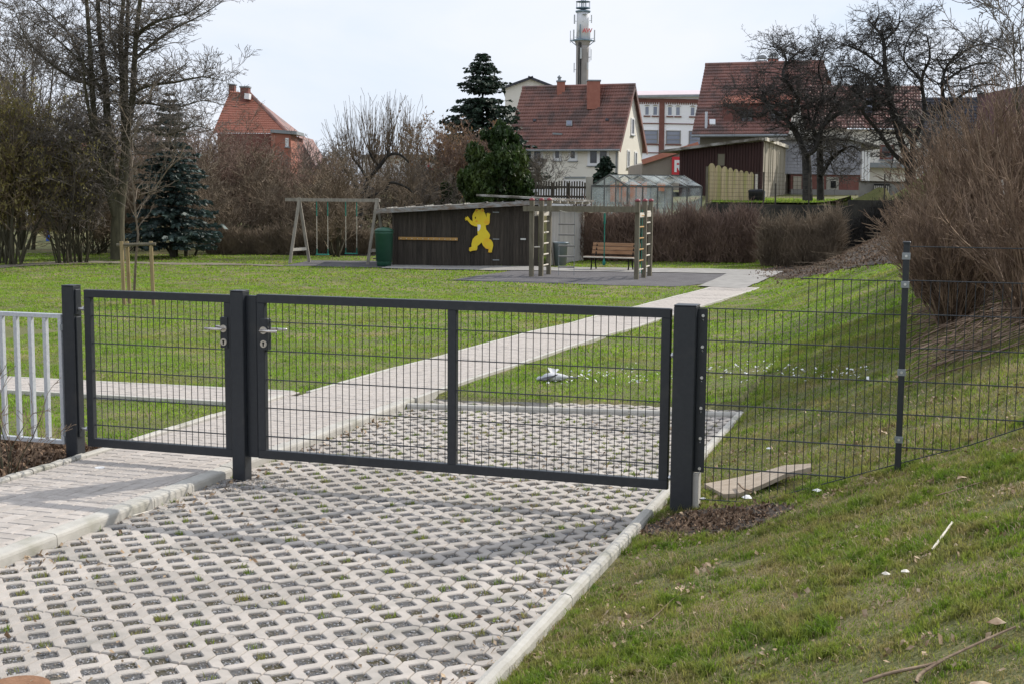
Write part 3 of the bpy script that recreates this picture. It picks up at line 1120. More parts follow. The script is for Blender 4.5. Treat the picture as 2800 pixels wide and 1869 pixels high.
def path_x(y):
    return (np.interp(y, [p[1] for p in Lw], [p[0] for p in Lw]) + np.interp(y, [p[1] for p in Rw], [p[0] for p in Rw])) / 2


def inpoly(x, y, poly):
    r = np.zeros(x.shape, bool)
    j = len(poly) - 1
    for i in range(len(poly)):
        xi, yi, xj, yj = poly[i][0], poly[i][1], poly[j][0], poly[j][1]
        c = ((yi > y) != (yj > y)) & (x < (xj - xi) * (y - yi) / (yj - yi + 1e-12) + xi)
        r ^= c
        j = i
    return r


SOILSPOT = A3(1.78, -0.42)


def ok_bank(x, y):
    k = (x > 1.342 + 0.014 * vnoise(y * 9, y * 5)) | (y > 4.2 + 0.17 * x)
    k &= (((x - SOILSPOT[0]) / 0.42) ** 2 + ((y - SOILSPOT[1]) / 0.36) ** 2) > 1 + 0.3 * vnoise(x, y, 5)
    k &= vnoise(x, y, 2.2) + 0.6 * vnoise(x, y, 7.0) > -1.05 + RNG.normal(0, 0.25, x.shape)
    return k


def ok_lawn(x, y):
    D = depth_of(x, y)
    pc = path_x(np.clip(y, 3.2, YEND))
    k = ~((np.abs(x - pc) < 0.62) & (y > 3) & (y < YEND + 0.4))
    k &= ~((x < -1.74) & (x > -3.02) & (y < 3.5))
    v = (x - tl0[0]) * nn[0] + (y - tl0[1]) * nn[1]
    k &= ~((np.abs(v) < 0.43) & (x < -2.9))
    k &= ~((x > -1.95) & (x < 1.34) & (y < 4.2 + 0.15 * x))
    k &= ~((x < -3.0) & (y < 0.35))
    k &= D < 47
    for pl in (PZ, [G(1905, 777), G(2030, 784), G(2138, 733), G(2002, 733)], [G(770, 738), G(850, 722), G(1060, 720), G(1110, 739)], [G(1040, 741), G(1070, 731), G(2060, 729), G(2140, 731), G(2075, 743)],
               [G(-120, 760), G(0, 750), G(130, 738), G(260, 733), G(770, 736), G(770, 740), G(260, 739), G(130, 746), G(0, 757.5), G(-120, 768)],
               [G(2060, 733), G(2200, 700), G(2230, 620), G(2260, 575), G(2480, 575), G(2560, 600), G(2470, 700), G(2300, 725)]):
        k &= ~inpoly(x, y, pl)
    return k


def view_ok(x, y, m=0.06):
    D = depth_of(x, y)
    lat = ((x - CAM[0]) * RGT[0] + (y - CAM[1]) * RGT[1]) / np.maximum(D, 0.3)
    return (D > 2.5) & (np.abs(lat) < 0.385 + m + 0.4 / np.maximum(D, 1))


def turf(name, n, box, ok, h, w, material, label, lean=(0.15, 0.95)):
    P = scatter(n, *box, lambda x, y: view_ok(x, y) & ok(x, y))
    k = len(P)
    V, Fc = blades(P, RNG.uniform(*h, k) * (0.75 + 0.5 * np.clip(vnoise(P[:, 0], P[:, 1], 3), -0.5, 1)), RNG.uniform(*w, k), RNG.uniform(*lean, k))
    return stuff_mesh(name, V, Fc, material, None, label)




def tufts(name, ntuft, nb_, box, h, w, sig, material, label):
    C_ = scatter(ntuft, *box, lambda x, y: view_ok(x, y) & ok_bank(x, y))
    dens = 0.5 + 0.9 * np.clip(vnoise(C_[:, 0], C_[:, 1], 2.7) + 0.7 * vnoise(C_[:, 0], C_[:, 1], 6.1), -0.45, 1.0)
    cnt = (nb_ * dens * RNG.uniform(.5, 1.4, len(C_))).astype(int) + 3
    i_ = np.repeat(np.arange(len(C_)), cnt)
    th_h = RNG.uniform(*h, len(C_)) * (0.6 + 0.5 * dens)
    P_ = C_[i_] + np.concatenate([RNG.normal(0, sig, (len(i_), 2)), np.zeros((len(i_), 1))], 1)
    P_[:, 2] = gz(P_[:, 0], P_[:, 1]) - 0.004
    V_, F_ = blades(P_, th_h[i_] * RNG.uniform(.6, 1.15, len(i_)), RNG.uniform(*w, len(i_)), RNG.uniform(.1, .95, len(i_)))
    return stuff_mesh(name, V_, F_, material, None, label)


tufts('bank_grass', 7800, 27, (1.3, 4.6, -5.0, 0.5), (0.026, 0.060), (0.003, 0.006), 0.017, M['grass'], 'coarse tufted grass on the bank in front of the fence')
turf('bank_grass', 120000, (1.3, 4.6, -5.0, 0.5), ok_bank, (0.012, 0.035), (0.003, 0.006), M['grass'], 'short grass between the tufts of the bank')
turf('slope_grass', 110000, (1.25, 6.5, 0.3, 9), ok_bank, (0.025, 0.06), (0.005, 0.010), M['grass'], 'grass on the slope behind the mesh fence')
turf('dead_grass', 52000, (1.3, 4.6, -5.0, 2.5), ok_bank, (0.02, 0.075), (0.002, 0.0045), M['straw'], 'dead straw coloured grass mixed into the bank', (0.7, 1.0))
turf('lawn_grass', 150000, (-9, 1.4, 0.3, 8), ok_lawn, (0.02, 0.045), (0.006, 0.012), M['lawn'], 'mown lawn just behind the gate')
turf('lawn_grass', 170000, (-22, 4, 8, 20), lambda x, y: ok_lawn(x, y), (0.025, 0.05), (0.012, 0.024), M['lawn'], 'mown lawn in the middle of the garden')
turf('lawn_grass', 150000, (-34, 4, 20, 42), lambda x, y: ok_lawn(x, y), (0.03, 0.06), (0.02, 0.045), M['lawn'], 'lawn round the playground and under the trees')


# leaf litter, flat curled quads
def flakes(P, s, rng=RNG, tilt=0.5):
    n = len(P)
    a = rng.uniform(0, 6.283, n)
    e = rng.uniform(0.35, 0.8, n)
    u = np.stack([np.cos(a), np.sin(a), rng.normal(0, tilt, n)], -1) * s[:, None]
    v = np.stack([-np.sin(a) * e, np.cos(a) * e, rng.normal(0, tilt, n)], -1) * s[:, None]
    c = P + np.array([0, 0, 1.0]) * (0.25 * s[:, None])
    up = np.array([0, 0, 1.0]) * (0.35 * s * rng.uniform(0.2, 1, n))[:, None]
    V = np.stack([c - u, c - v * 0.9 + up, c + u * 1.1, c + v + up], 1).reshape(-1, 3)
    b = (np.arange(n) * 4)[:, None, None]
    f = np.array([[0, 1, 2], [0, 2, 3]])[None]
    return V, (b + f).reshape(-1, 3)


P = scatter(3200, 1.34, 4.4, -5, 3.5, lambda x, y: view_ok(x, y) & (vnoise(x, y, 1.3) > -0.4))
P[:, 2] += 0.018
cl_ = scatter(60, 1.36, 3.8, -4.8, 2.0, lambda x, y: view_ok(x, y))
cl_ = np.concatenate([cl_] + [cl_[RNG.integers(0, len(cl_), 26 * len(cl_))] + np.concatenate([RNG.normal(0, .055, (26 * len(cl_), 2)), np.zeros((26 * len(cl_), 1))], 1)])
cl_ = cl_[cl_[:, 0] > 1.345]
cl_[:, 2] = gz(cl_[:, 0], cl_[:, 1]) + 0.014
P = np.concatenate([P, cl_])
V, Fc = flakes(P, 0.004 + 0.013 * RNG.random(len(P)) ** 2)
stuff_mesh('leaf_litter', V, Fc, M['dryleaf'], None, 'dry brown leaves scattered over the grass bank')
P = np.concatenate([scatter(420, 1.05, 1.62, -4.6, -0.4, lambda x, y: np.abs(x - 1.34) > 0.05), scatter(520, -2.0, -1.55, -3.8, 3.0, lambda x, y: x > -1.745), scatter(900, -1.74, 1.2, -4.6, 3.2, lambda x, y: vnoise(x, y, 1.2) > -0.2)])
P[:, 2] = np.where(P[:, 0] < 1.25, 0.004, P[:, 2] + 0.012)
V, Fc = flakes(P, RNG.uniform(0.005, 0.018, len(P)))
stuff_mesh('leaf_litter', V, Fc, M['dryleaf'], lane)
# mulch chips left and dark soil right of the lane
P = np.concatenate([scatter(9000, -5.6, -3.04, -2.6, 0.35, lambda x, y: view_ok(x, y, 0.1))])
P[:, 2] += 0.055
V, Fc = flakes(P, RNG.uniform(0.008, 0.028, len(P)), tilt=0.8)
stuff_mesh('mulch_chips', V, Fc, M['mulchchip'], None, 'brown bark mulch chips heaped in the bed left of the path')
th_ = np.linspace(0, 2 * np.pi, 20, endpoint=False)
sheet('soil_patch', [(SOILSPOT[0] + 0.44 * math.cos(t) * (1 + 0.12 * math.sin(3 * t)), SOILSPOT[1] + 0.40 * math.sin(t) * (1 + 0.15 * math.cos(2 * t))) for t in th_],
      M['soil'], 0.012, sub=0.2)
q = RNG.normal(0, 1, (1500, 2)) * A3(0.2, 0.18)[:2] + SOILSPOT
P = np.stack([q[:, 0], q[:, 1], gz(q[:, 0], q[:, 1]) + 0.012], -1)
P = P[P[:, 0] > 1.34]
V, Fc = flakes(P, RNG.uniform(0.005, 0.016, len(P)), tilt=0.8)
stuff_mesh('soil_crumbs', V, Fc, M['mulchchip'], None, 'loose brown earth and bark at the foot of the thick gate post')
# white feathers in a band over the grass
pts = []
for i in range(330):
    t = RNG.random()
    px = 1480 + t * 900
    py = 1040 - 25 * math.sin(t * 2.4) + RNG.normal(0, 12) - (t > 0.5) * 10
    p = G(px, py)
    if p[0] < 1.34 and p[1] < 4.3 + 0.15 * p[0]:
        p[2] = 0.004
    pts.append(p)
P = np.array(pts)
P[:, 2] += 0.022
V, Fc = flakes(P, RNG.uniform(0.007, 0.022, len(P)), tilt=0.35)
stuff_mesh('feathers', V, Fc, M['white'], None, 'white feathers strewn across the grass behind the gate')

# ------------------------------------------------------------------ the gates
AN = M['anthracite']


def tube_part(name, lo, hi, parent, material=AN, c=0.004):
    return MB().rbox(lo, hi, c).build(name, material, parent)


def mesh_panel(parent, xs, z0, z1, zh, x0, x1, y, rv=0.0026, rh=0.0032):
    for x in xs:
        MB().cyl((x, y, z0), (x, y, z1), rv, n=6, cap=False).build('wire', AN, parent)
    for z in zh:
        for sy in (-0.0065, 0.0065):
            MB().cyl((x0, y + sy, z), (x1, y + sy, z), rh, n=6, cap=False).build('rail', AN, parent)


def lock(parent, x, face, hand):
    """lock case with roses, lever handles and keyhole; face = y of the front, hand = lever direction"""
    MB().rbox((x - 0.030, face - 0.004, 0.93), (x + 0.030, face + 0.052, 1.145), 0.004).build('lock_case', AN, parent)
    for sy in (-1, 1):
        y0 = face - 0.004 if sy < 0 else face + 0.052
        ro = MB().cyl((x, y0, 1.065), (x, y0 + sy * 0.009, 1.065), 0.026, n=24).build('rose', M['steel'], parent)
        h = MB().cyl((x, y0 + sy * 0.009, 1.065), (x, y0 + sy * 0.050, 1.065), 0.009, n=12)
        h.cyl((x - hand * 0.008, y0 + sy * 0.045, 1.065), (x + hand * 0.125, y0 + sy * 0.045, 1.065), 0.0095, n=12)
        h.build('handle', M['steel'], ro, True)
        es = MB().cyl((x, y0, 0.972), (x, y0 + sy * 0.008, 0.972), 0.025, n=24).build('escutcheon', M['steel'], parent)
        k = MB().cyl((x, y0 + sy * 0.008, 0.978), (x, y0 + sy * 0.0086, 0.978), 0.0085, n=14)
        k.box((x - 0.005, min(y0 + sy * 0.008, y0 + sy * 0.0086), 0.955), (x + 0.005, max(y0 + sy * 0.008, y0 + sy * 0.0086), 0.976))
        k.build('keyhole', M['black'], es)


bg = thing('wide_gate', 'wide anthracite gate leaf with mesh infill, centre bar and lever lock', 'gate', (0, 0, 0.16))
for lo, hi in (((-1.500, -0.025, 1.254), (1.405, 0.025, 1.312)), ((-1.500, -0.025, 0.165), (1.405, 0.025, 0.225))):
    tube_part('frame', lo, hi, bg)
for x0, x1 in ((-1.500, -1.440), (-0.086, -0.026), (1.345, 1.405)):
    tube_part('frame' if x0 != -0.086 else 'centre_bar', (x0, -0.0245, 0.225), (x1, 0.0245, 1.254), bg)
ZH = [1.1213 - 0.2 * i for i in range(5)]
mesh_panel(bg, [0.05 * i for i in range(27)], 0.225, 1.254, ZH, -0.026, 1.345, 0.0)
mesh_panel(bg, [-1.410 + 0.05 * i for i in range(27)], 0.225, 1.254, ZH, -1.440, -0.086, 0.0)
lock(bg, -1.440, -0.029, 1)
for z in (1.02, 0.24):
    MB().cyl((1.405, 0, z), (1.435, 0, z), 0.010, n=10).cyl((1.408, 0, z), (1.418, 0, z), 0.017, n=6).build('hinge', M['bolt'], bg)

sg = thing('small_gate', 'narrow anthracite gate leaf across the brick path', 'gate', (-2.3, 0, 0.15))
for lo, hi in (((-2.902, -0.025, 1.247), (-1.694, 0.025, 1.301)), ((-2.902, -0.025, 0.156), (-1.694, 0.025, 0.216))):
    tube_part('frame', lo, hi, sg)
for x0, x1 in ((-2.902, -2.848), (-1.756, -1.694)):
    tube_part('frame', (x0, -0.0245, 0.216), (x1, 0.0245, 1.247), sg)
mesh_panel(sg, [-2.7875 + 0.05 * i for i in range(21)], 0.216, 1.247, [z - 0.007 for z in ZH], -2.848, -1.756, 0.0)
lock(sg, -1.752, -0.029, -1)
for z in (1.16, 0.28):
    MB().cyl((-2.972, 0, z), (-2.902, 0, z), 0.010, n=10).cyl((-2.925, 0, z), (-2.915, 0, z), 0.017, n=6).build('hinge', M['bolt'], sg)


def post(name, label, x0, x1, dy, z0, z1, extra=None):
    t = thing(name, label, 'post', ((x0 + x1) / 2, 0, z0))
    MB().rbox((x0, -dy / 2, z0 - 0.3), (x1, dy / 2, z1 - 0.006), 0.005).build('shaft', AN, t)
    MB().rbox((x0 - 0.001, -dy / 2 - 0.001, z1 - 0.006), (x1 + 0.001, dy / 2 + 0.001, z1), 0.002).build('cap', AN, t)
    return t


p1 = post('gate_post', 'square anthracite gate post beside the galvanised railing', -3.073, -2.973, 0.10, 0.08, 1.331)
MB().rbox((-2.973, -0.03, 1.12), (-2.962, 0.03, 1.30), 0.003).build('hinge_plate', AN, p1)
MB().rbox((-2.973, -0.03, 0.22), (-2.962, 0.03, 1.10), 0.003).build('hinge_plate', AN, p1)
p2 = post('gate_post', 'square anthracite gate post between the small and the wide gate leaf', -1.692, -1.592, 0.10, 0.0, 1.334)
MB().rbox((-1.592, -0.004, 0.165), (-1.510, 0.040, 1.300), 0.003).build('stop_plate', AN, p2)
p3 = post('gate_post', 'thick square anthracite gate post beside the mesh fence', 1.431, 1.571, 0.14, 0.06, 1.341)
MB().rbox((1.571, -0.012, 0.29), (1.632, 0.000, 1.318), 0.002).build('clamp_rail', AN, p3)
for i in range(6):
    z = 1.275 - i * 0.192
    MB().cyl((1.606, -0.022, z), (1.606, -0.012, z), 0.010, n=8).cyl((1.606, -0.019, z - 0.022), (1.606, -0.012, z - 0.03), 0.004, n=6).build('bolt', M['bolt'], p3)
MB().box((1.571, -0.04, -0.1), (1.605, 0.05, 0.285)).build('footing', M['kerb'], p3)

# mesh fence to the right: stepped panel, then a higher one beyond its post
fp = thing('fence_post', 'slim anthracite fence post with clamps on the grass slope', 'post', (2.80, 0, 0.40))
MB().rbox((2.782, -0.03, 0.1), (2.818, 0.03, 1.745), 0.003).build('shaft', AN, fp)
MB().rbox((2.778, -0.034, 1.745), (2.822, 0.034, 1.757), 0.003).build('cap', AN, fp)
for z in (1.672, 1.505, 0.985, 0.58):
    cl = MB().rbox((2.776, -0.036, z - 0.020), (2.824, -0.030, z + 0.020), 0.002).build('clamp', M['zinc'], fp)
    MB().cyl((2.80, -0.042, z), (2.80, -0.036, z), 0.008, n=8).build('bolt', M['bolt'], cl)


def fence_bottom(x):
    return np.interp(x, [1.6, 1.95, 2.80, 3.20, 3.60, 5.0], [0.112, 0.118, 0.425, 0.565, 0.735, 1.30])


f1 = thing('mesh_fence', 'anthracite wire mesh fence panel cut to the slope beside the thick gate post', 'fence', (2.2, 0, 0.15))
fy = 0.012
ztop = 1.321
for i in range(24):
    x = 1.640 + 0.05 * i
    if x > 2.775:
        continue
    zt = 1.527 if x > 2.19 else ztop
    MB().cyl((x, fy, fence_bottom(x)), (x, fy, zt), 0.0026, n=6, cap=False).build('wire', AN, f1)
for k in range(7):
    z = ztop - 0.2 * (k - 1)
    xa = 2.19 if k == 0 else 1.575
    # stop where the cut lower edge rises through this rail
    xs_ = np.linspace(xa, 2.782, 60)
    okx = [x for x in xs_ if fence_bottom(x) <= z + 1e-3]
    if len(okx) < 2:
        continue
    for sy in (-0.0065, 0.0065):
        MB().cyl((okx[0], fy + sy, z), (okx[-1], fy + sy, z), 0.0032, n=6, cap=False).build('rail', AN, f1)
MB().path([A3(1.60, fy, 0.112), A3(1.95, fy, 0.118), A3(2.80, fy, 0.425)], 0.0034).build('lower_edge', AN, f1)
f2 = thing('mesh_fence', 'higher anthracite wire mesh fence panel in front of the tangled thicket', 'fence', (3.6, 0, 0.6))
for i in range(34):
    x = 2.845 + 0.05 * i
    MB().cyl((x, fy, fence_bottom(x)), (x, fy, 1.527), 0.0026, n=6, cap=False).build('wire', AN, f2)
for k in range(7):
    z = 1.727 - 0.2 * k
    xs_ = np.linspace(2.80, 4.52, 80)
    okx = [x for x in xs_ if fence_bottom(x) <= z + 1e-3]
    if len(okx) < 2:
        continue
    for sy in (-0.0065, 0.0065):
        MB().cyl((okx[0], fy + sy, z), (okx[-1], fy + sy, z), 0.0032, n=6, cap=False).build('rail', AN, f2)
MB().path([A3(2.80, fy, 0.425), A3(3.20, fy, 0.565), A3(3.60, fy, 0.735), A3(4.52, fy, 1.105)], 0.0034).build('lower_edge', AN, f2)

# galvanised railing on the left
sf = thing('railing', 'galvanised steel railing with upright bars beside the gate', 'railing', (-4, 0, 0.12))
GV = M['galv']
MB().rbox((-5.6, -0.02, 1.085), (-3.105, 0.02, 1.115), 0.003).build('top_rail', GV, sf)
MB().rbox((-5.6, -0.02, 0.155), (-3.105, 0.02, 0.185), 0.003).build('bottom_rail', GV, sf)
MB().rbox((-3.135, -0.0195, 0.185), (-3.105, 0.0195, 1.085), 0.003).build('end_bar', GV, sf)
MB().rbox((-3.104, -0.005, 0.13), (-3.076, 0.03, 1.11), 0.002).build('fixing_flat', GV, sf)
for z in (1.02, 0.24):
    MB().rbox((-3.112, -0.024, z - 0.022), (-3.074, -0.006, z + 0.022), 0.002).build('bracket', M['zinc'], sf)
for i in range(18):
    x = -3.255 - 0.128 * i
    a = math.radians(0)
    MB().rbox((x - 0.015, -0.0195, 0.185), (x + 0.015, 0.0195, 1.085), 0.003).build('bar', GV, sf)

# ================================================================== playground
Z3 = A3(0, 0, 1)


def at_h(px, py, D):
    return at(px, py, D)


def Dp(p):
    return float((p - CAM) @ FWD)


# --- climbing frame
fl, fm, fb = G(1450, 757), G(1476, 755), G(1497, 750)
rl, rm, rb = G(1737, 760), G(1757, 755), G(1773, 750)
HT = 2.08
cf = thing('jungle_gym', 'wooden climbing frame with ladder ends and red post caps on dark paving', 'climbing frame', (fl + rl) / 2)
zg = min(p[2] for p in (fl, fm, fb, rl, rm, rb))
ex = (rl - fl) / np.linalg.norm(rl - fl)
ey = np.cross(Z3, ex)
for p in (fl, fm, fb, rl, rm, rb):
    b = A3(p[0], p[1], zg)
    MB().beam(b - Z3 * 0.1, b + Z3 * HT, 0.115, 0.115, ex).build('post', M['oldwood'], cf)
    MB().lathe(b + Z3 * HT, [(0.075, 0), (0.078, 0.02), (0.062, 0.05), (0.03, 0.068), (0.005, 0.072)], 12).build('cap', M['redcap'], cf, True)
ztb = zg + HT - 0.22
for a, b in ((fl, rl), (fb, rb)):
    a2, b2 = A3(a[0], a[1], ztb) - ex * 0.22, A3(b[0], b[1], ztb) + ex * 0.07
    off = -ey * 0.095 if a is fl else ey * 0.095
    MB().beam(a2 + off, b2 + off, 0.07, 0.14).build('beam', M['oldwood'], cf)
for tri, pal in (((fl, fm, fb), True), ((rl, rm, rb), True)):
    a, b = tri[0], tri[2]
    MB().beam(A3(a[0], a[1], ztb - 0.14), A3(b[0], b[1], ztb - 0.14), 0.06, 0.12).build('cross_beam', M['palewood'], cf)
for k in range(6):
    z = zg + 0.30 + 0.30 * k
    if k < 6:
        MB().cyl(A3(fm[0], fm[1], z), A3(fb[0], fb[1], z), 0.021, n=8).build('rung', M['palewood'], cf)
        MB().cyl(A3(rm[0], rm[1], z), A3(rb[0], rb[1], z), 0.021, n=8).build('rung', M['palewood'], cf)
MB().cyl(A3(fl[0], fl[1], zg + 0.82), A3(fm[0], fm[1], zg + 0.82), 0.021, n=8).build('rung', M['palewood'], cf)
for z in (0.26, 1.72):
    MB().cyl(A3(rl[0], rl[1], zg + z), A3(rm[0], rm[1], zg + z), 0.018, n=8).build('rung', M['palewood'], cf)
for s in (0.35, 0.65):
    q = rl + (rm - rl) * s
    MB().cyl(A3(q[0], q[1], zg + 0.15), A3(q[0], q[1], ztb), 0.011, n=6).build('climbing_rope', M['rope_green'], cf)
for k in range(5):
    z = zg + 0.5 + 0.30 * k
    a, b = rl + (rm - rl) * 0.15, rl + (rm - rl) * 0.85
    MB().cyl(A3(a[0], a[1], z), A3(b[0], b[1], z), 0.022, n=8).build('foothold', M['peg'], cf)
Df = Dp((fl + rl) / 2)
top0 = ztb - 0.07
# hanging rope ladder
rl_ = thing('rope_ladder', 'rope ladder with dark wooden rungs hanging from the climbing frame beam', 'rope ladder', at(1544, 735, Df + 0.3))
la, lb = at(1524, 640, Df + 0.3), at(1566, 640, Df + 0.3)
for q in (la, lb):
    MB().cyl(A3(q[0], q[1], zg + 0.06), A3(q[0], q[1], top0), 0.008, n=6).build('side_rope', M['zinc'], rl_)
for py in (611, 640, 670, 699, 728):
    a, b = at(1522, py, Df + 0.3), at(1567, py, Df + 0.3)
    MB().cyl(a, b, 0.024, n=8).build('rung', M['greyrender'], rl_)
gr = thing('climbing_rope', 'green climbing rope with a disc foot hanging in front of the bench', 'rope', at(1648, 722, Df + 0.3))
q = at(1648, 700, Df + 0.3)
zb = at(1648, 722, Df + 0.3)[2]
MB().cyl(A3(q[0], q[1], zb), A3(q[0], q[1], top0), 0.016, n=8).build('rope', M['rope_green'], gr)
MB().cyl(A3(q[0], q[1], top0 - 0.32), A3(q[0], q[1], top0 - 0.05), 0.030, n=8).build('splice', M['rope_green'], gr)
MB().lathe(A3(q[0], q[1], zb), [(0.03, 0), (0.045, 0.03), (0.045, 0.09), (0.02, 0.16)], 10).build('foot', M['rope_green'], gr, True)
ch = MB()
pts_ = [at(1525 + i * 17, 575 + (3.5 if i % 2 else -0.5), Df) for i in range(9)]
ch.path(pts_, 0.012)
o = ch.build('slack_rope', M['rope_pale'], None, loc=pts_[0])
tag(o, 'pale rope slung in small loops under the climbing frame beam', 'rope')

# --- bench
bl, br = G(1607, 737), G(1708, 737)
bx = (br - bl) / np.linalg.norm(br - bl)
by = np.cross(Z3, bx)
bc = (G(1595, 737) + G(1731, 737)) / 2
bz = min(bl[2], br[2])
bn = thing('park_bench', 'bench with varnished orange brown slats and dark iron legs', 'bench', A3(bc[0], bc[1], bz))
for k, (yo, zo) in enumerate(((-0.02, 0.41), (0.10, 0.415), (0.22, 0.412), (0.33, 0.405))):
    a, b = bc + by * yo - bx * 0.81, bc + by * yo + bx * 0.79
    a[2] = b[2] = bz + zo
    MB().beam(a, b, 0.105, 0.035).build('seat_slat', M['palewood'] if k == 0 else M['benchwood'], bn)
for k in range(3):
    zo, yo = 0.545 + 0.115 * k, 0.40 + 0.035 * k
    a, b = bc + by * yo - bx * (0.71), bc + by * yo + bx * 0.80
    a[2] = b[2] = bz + zo
    MB().beam(a, b, 0.03, 0.10).build('back_slat', M['benchwood'], bn)
for s in (-0.58, 0.60):
    c = bc + bx * s
    c[2] = bz
    lg = MB().path([c - by * 0.02, c + by * 0.04 + Z3 * 0.2, c + by * 0.0 + Z3 * 0.39], 0.022, 8)
    lg.path([c + by * 0.42, c + by * 0.34 + Z3 * 0.2, c + by * 0.35 + Z3 * 0.40, c + by * 0.49 + Z3 * 0.83], 0.022, 8)
    lg.path([c - by * 0.02 + Z3 * 0.385, c + by * 0.36 + Z3 * 0.385], 0.018, 8)
    lg.build('leg', M['black'], bn)


# --- swing
def leg_pt(px, py, base):
    return at(px, py, Dp(base))


s1, s2, s3, s4 = G(788, 732), G(843, 727), G(1001, 732), G(1056, 727)
sw = thing('swing_set', 'grey timber double swing with A shaped legs', 'swing', (s1 + s3) / 2)
tl_, tr_ = at(812, 556, Dp((s1 + s2) / 2)), at(1024, 555, Dp((s3 + s4) / 2))
tl_[2] = tr_[2] = (tl_[2] + tr_[2]) / 2
for a, t in ((s1, tl_), (s2, tl_), (s3, tr_), (s4, tr_)):
    MB().beam(a - Z3 * 0.05, t + (t - a) * 0.03, 0.09, 0.09, FWD).build('leg', M['swingwood'], sw)
ux = (tr_ - tl_) / np.linalg.norm(tr_ - tl_)
MB().beam(tl_ - ux * 0.45, tr_ + ux * 0.10, 0.09, 0.10).build('beam', M['swingwood'], sw)
for a, b, t in ((s1, s2, tl_), (s3, s4, tr_)):
    MB().beam(a + (t - a) * 0.22, b + (t - b) * 0.22, 0.05, 0.09).build('brace', M['palewood'], sw)
for n_, (x0, x1, ys_) in enumerate(((863, 893, 705), (942, 972, 701))):
    Dm = Dp(tl_ + (tr_ - tl_) * (0.3 if n_ == 0 else 0.7))
    st = thing('swing', ('left', 'right')[n_] + ' swing seat hanging on green ropes under the timber beam', 'swing seat', at((x0 + x1) / 2, ys_, Dm), 'swing seats under the timber beam')
    a, b = at(x0, ys_, Dm), at(x1, ys_, Dm)
    zt = tl_[2] - 0.05
    for q in (a, b):
        MB().cyl(q + Z3 * 0.18, A3(q[0], q[1], zt), 0.010, n=6).build('rope', M['rope_pale'], st)
        MB().cyl(A3(q[0], q[1], zt - 0.45), A3(q[0], q[1], zt), 0.017, n=6).build('rope_sleeve', M['rope_green'], st)
        for s in (-0.08, 0.08):
            MB().cyl(q + FWD * s, q + Z3 * 0.18, 0.008, n=5).build('strap', M['rope_green'], st)
    MB().beam(a - RGT * 0.03, b + RGT * 0.03, 0.18, 0.03).build('seat', M['rope_green'], st)

# --- shed with its bear
h0, h1 = G(1071, 732), G(1467, 729)
h1 = h0 + (h1 - h0)
hx = h1 - h0
hx[2] = 0
hw = np.linalg.norm(hx)
hx /= hw
hy = np.cross(Z3, hx)
hz = min(h0[2], h1[2])
h0[2] = h1[2] = hz
shed = thing('garden_shed', 'low dark boarded shed with a sloping roof and a yellow bear on its front', 'shed', (h0 + h1) / 2)
zL = on_plane(1071, 584, h0, hy)[2]
zR = on_plane(1467, 556, h0, hy)[2]
SD = 2.6


def front(px, py, off=0.0):
    return on_plane(px, py, h0 - hy * off, hy)


nb = 30
xsb = np.linspace(0, hw, nb + 1)
for i in range(nb):
    a, b = xsb[i], xsb[i + 1]
    off = 0.018 if i % 2 else 0.0
    ov = 0.012 if i % 2 else 0.0
    za, zb_ = zL + (zR - zL) * a / hw, zL + (zR - zL) * b / hw
    p, q = h0 + hx * (a - ov + 0.004) - hy * off, h0 + hx * (b + ov - 0.004) - hy * off
    m = MB().hexa([A3(p[0], p[1], hz + 0.03), A3(q[0], q[1], hz + 0.03), A3(*(q + hy * 0.02)[:2], hz + 0.03), A3(*(p + hy * 0.02)[:2], hz + 0.03),
                   A3(p[0], p[1], za), A3(q[0], q[1], zb_), A3(*(q + hy * 0.02)[:2], zb_), A3(*(p + hy * 0.02)[:2], za)])
    m.build('board', M['shedwood'], shed)
m = MB()
L0, L1, R0, R1 = h0 + hy * 0.03, h0 + hy * SD, h1 + hy * 0.03, h1 + hy * SD
m.add([L0, L1, A3(*L1[:2], zL), A3(*L0[:2], zL), R0, R1, A3(*R1[:2], zR), A3(*R0[:2], zR)],
      [(0, 1, 2, 3), (4, 7, 6, 5), (1, 5, 6, 2), (0, 3, 7, 4)])
m.build('wall', M['shedwood'], shed)
for x in (0.02, hw - 0.3):
    p = h0 + hx * x - hy * 0.05
    MB().beam(A3(p[0], p[1], hz), A3(p[0], p[1], zL + (zR - zL) * x / hw - 0.02), 0.09, 0.06, hx).build('corner_post', M['shedwood'], shed)
# roof with overhang
ra, rb_ = h0 - hx * 0.48, h1 + hx * 0.40
sl = (zR - zL) / hw
zra, zrb = zL - sl * 0.48 + 0.03, zR + sl * 0.40 + 0.03
q = [A3(*(ra - hy * 0.32)[:2], zra), A3(*(rb_ - hy * 0.32)[:2], zrb), A3(*(rb_ + hy * (SD + .2))[:2], zrb), A3(*(ra + hy * (SD + .2))[:2], zra)]
rf = MB().hexa(q + [v + Z3 * 0.07 for v in q]).build('roof', M['roofing'], shed)
MB().beam(q[0] - hy * 0.012 + Z3 * 0.0, q[1] - hy * 0.012 + Z3 * 0.0, 0.02, 0.13).build('fascia', M['fascia'], rf)
for k in range(9):
    a = q[0] + (q[1] - q[0]) * (k + 0.5) / 9 + Z3 * 0.085
    MB().beam(a - hy * 0.02, a + hy * (SD + 0.4), 0.05, 0.025).build('batten', M['roofing'], rf)
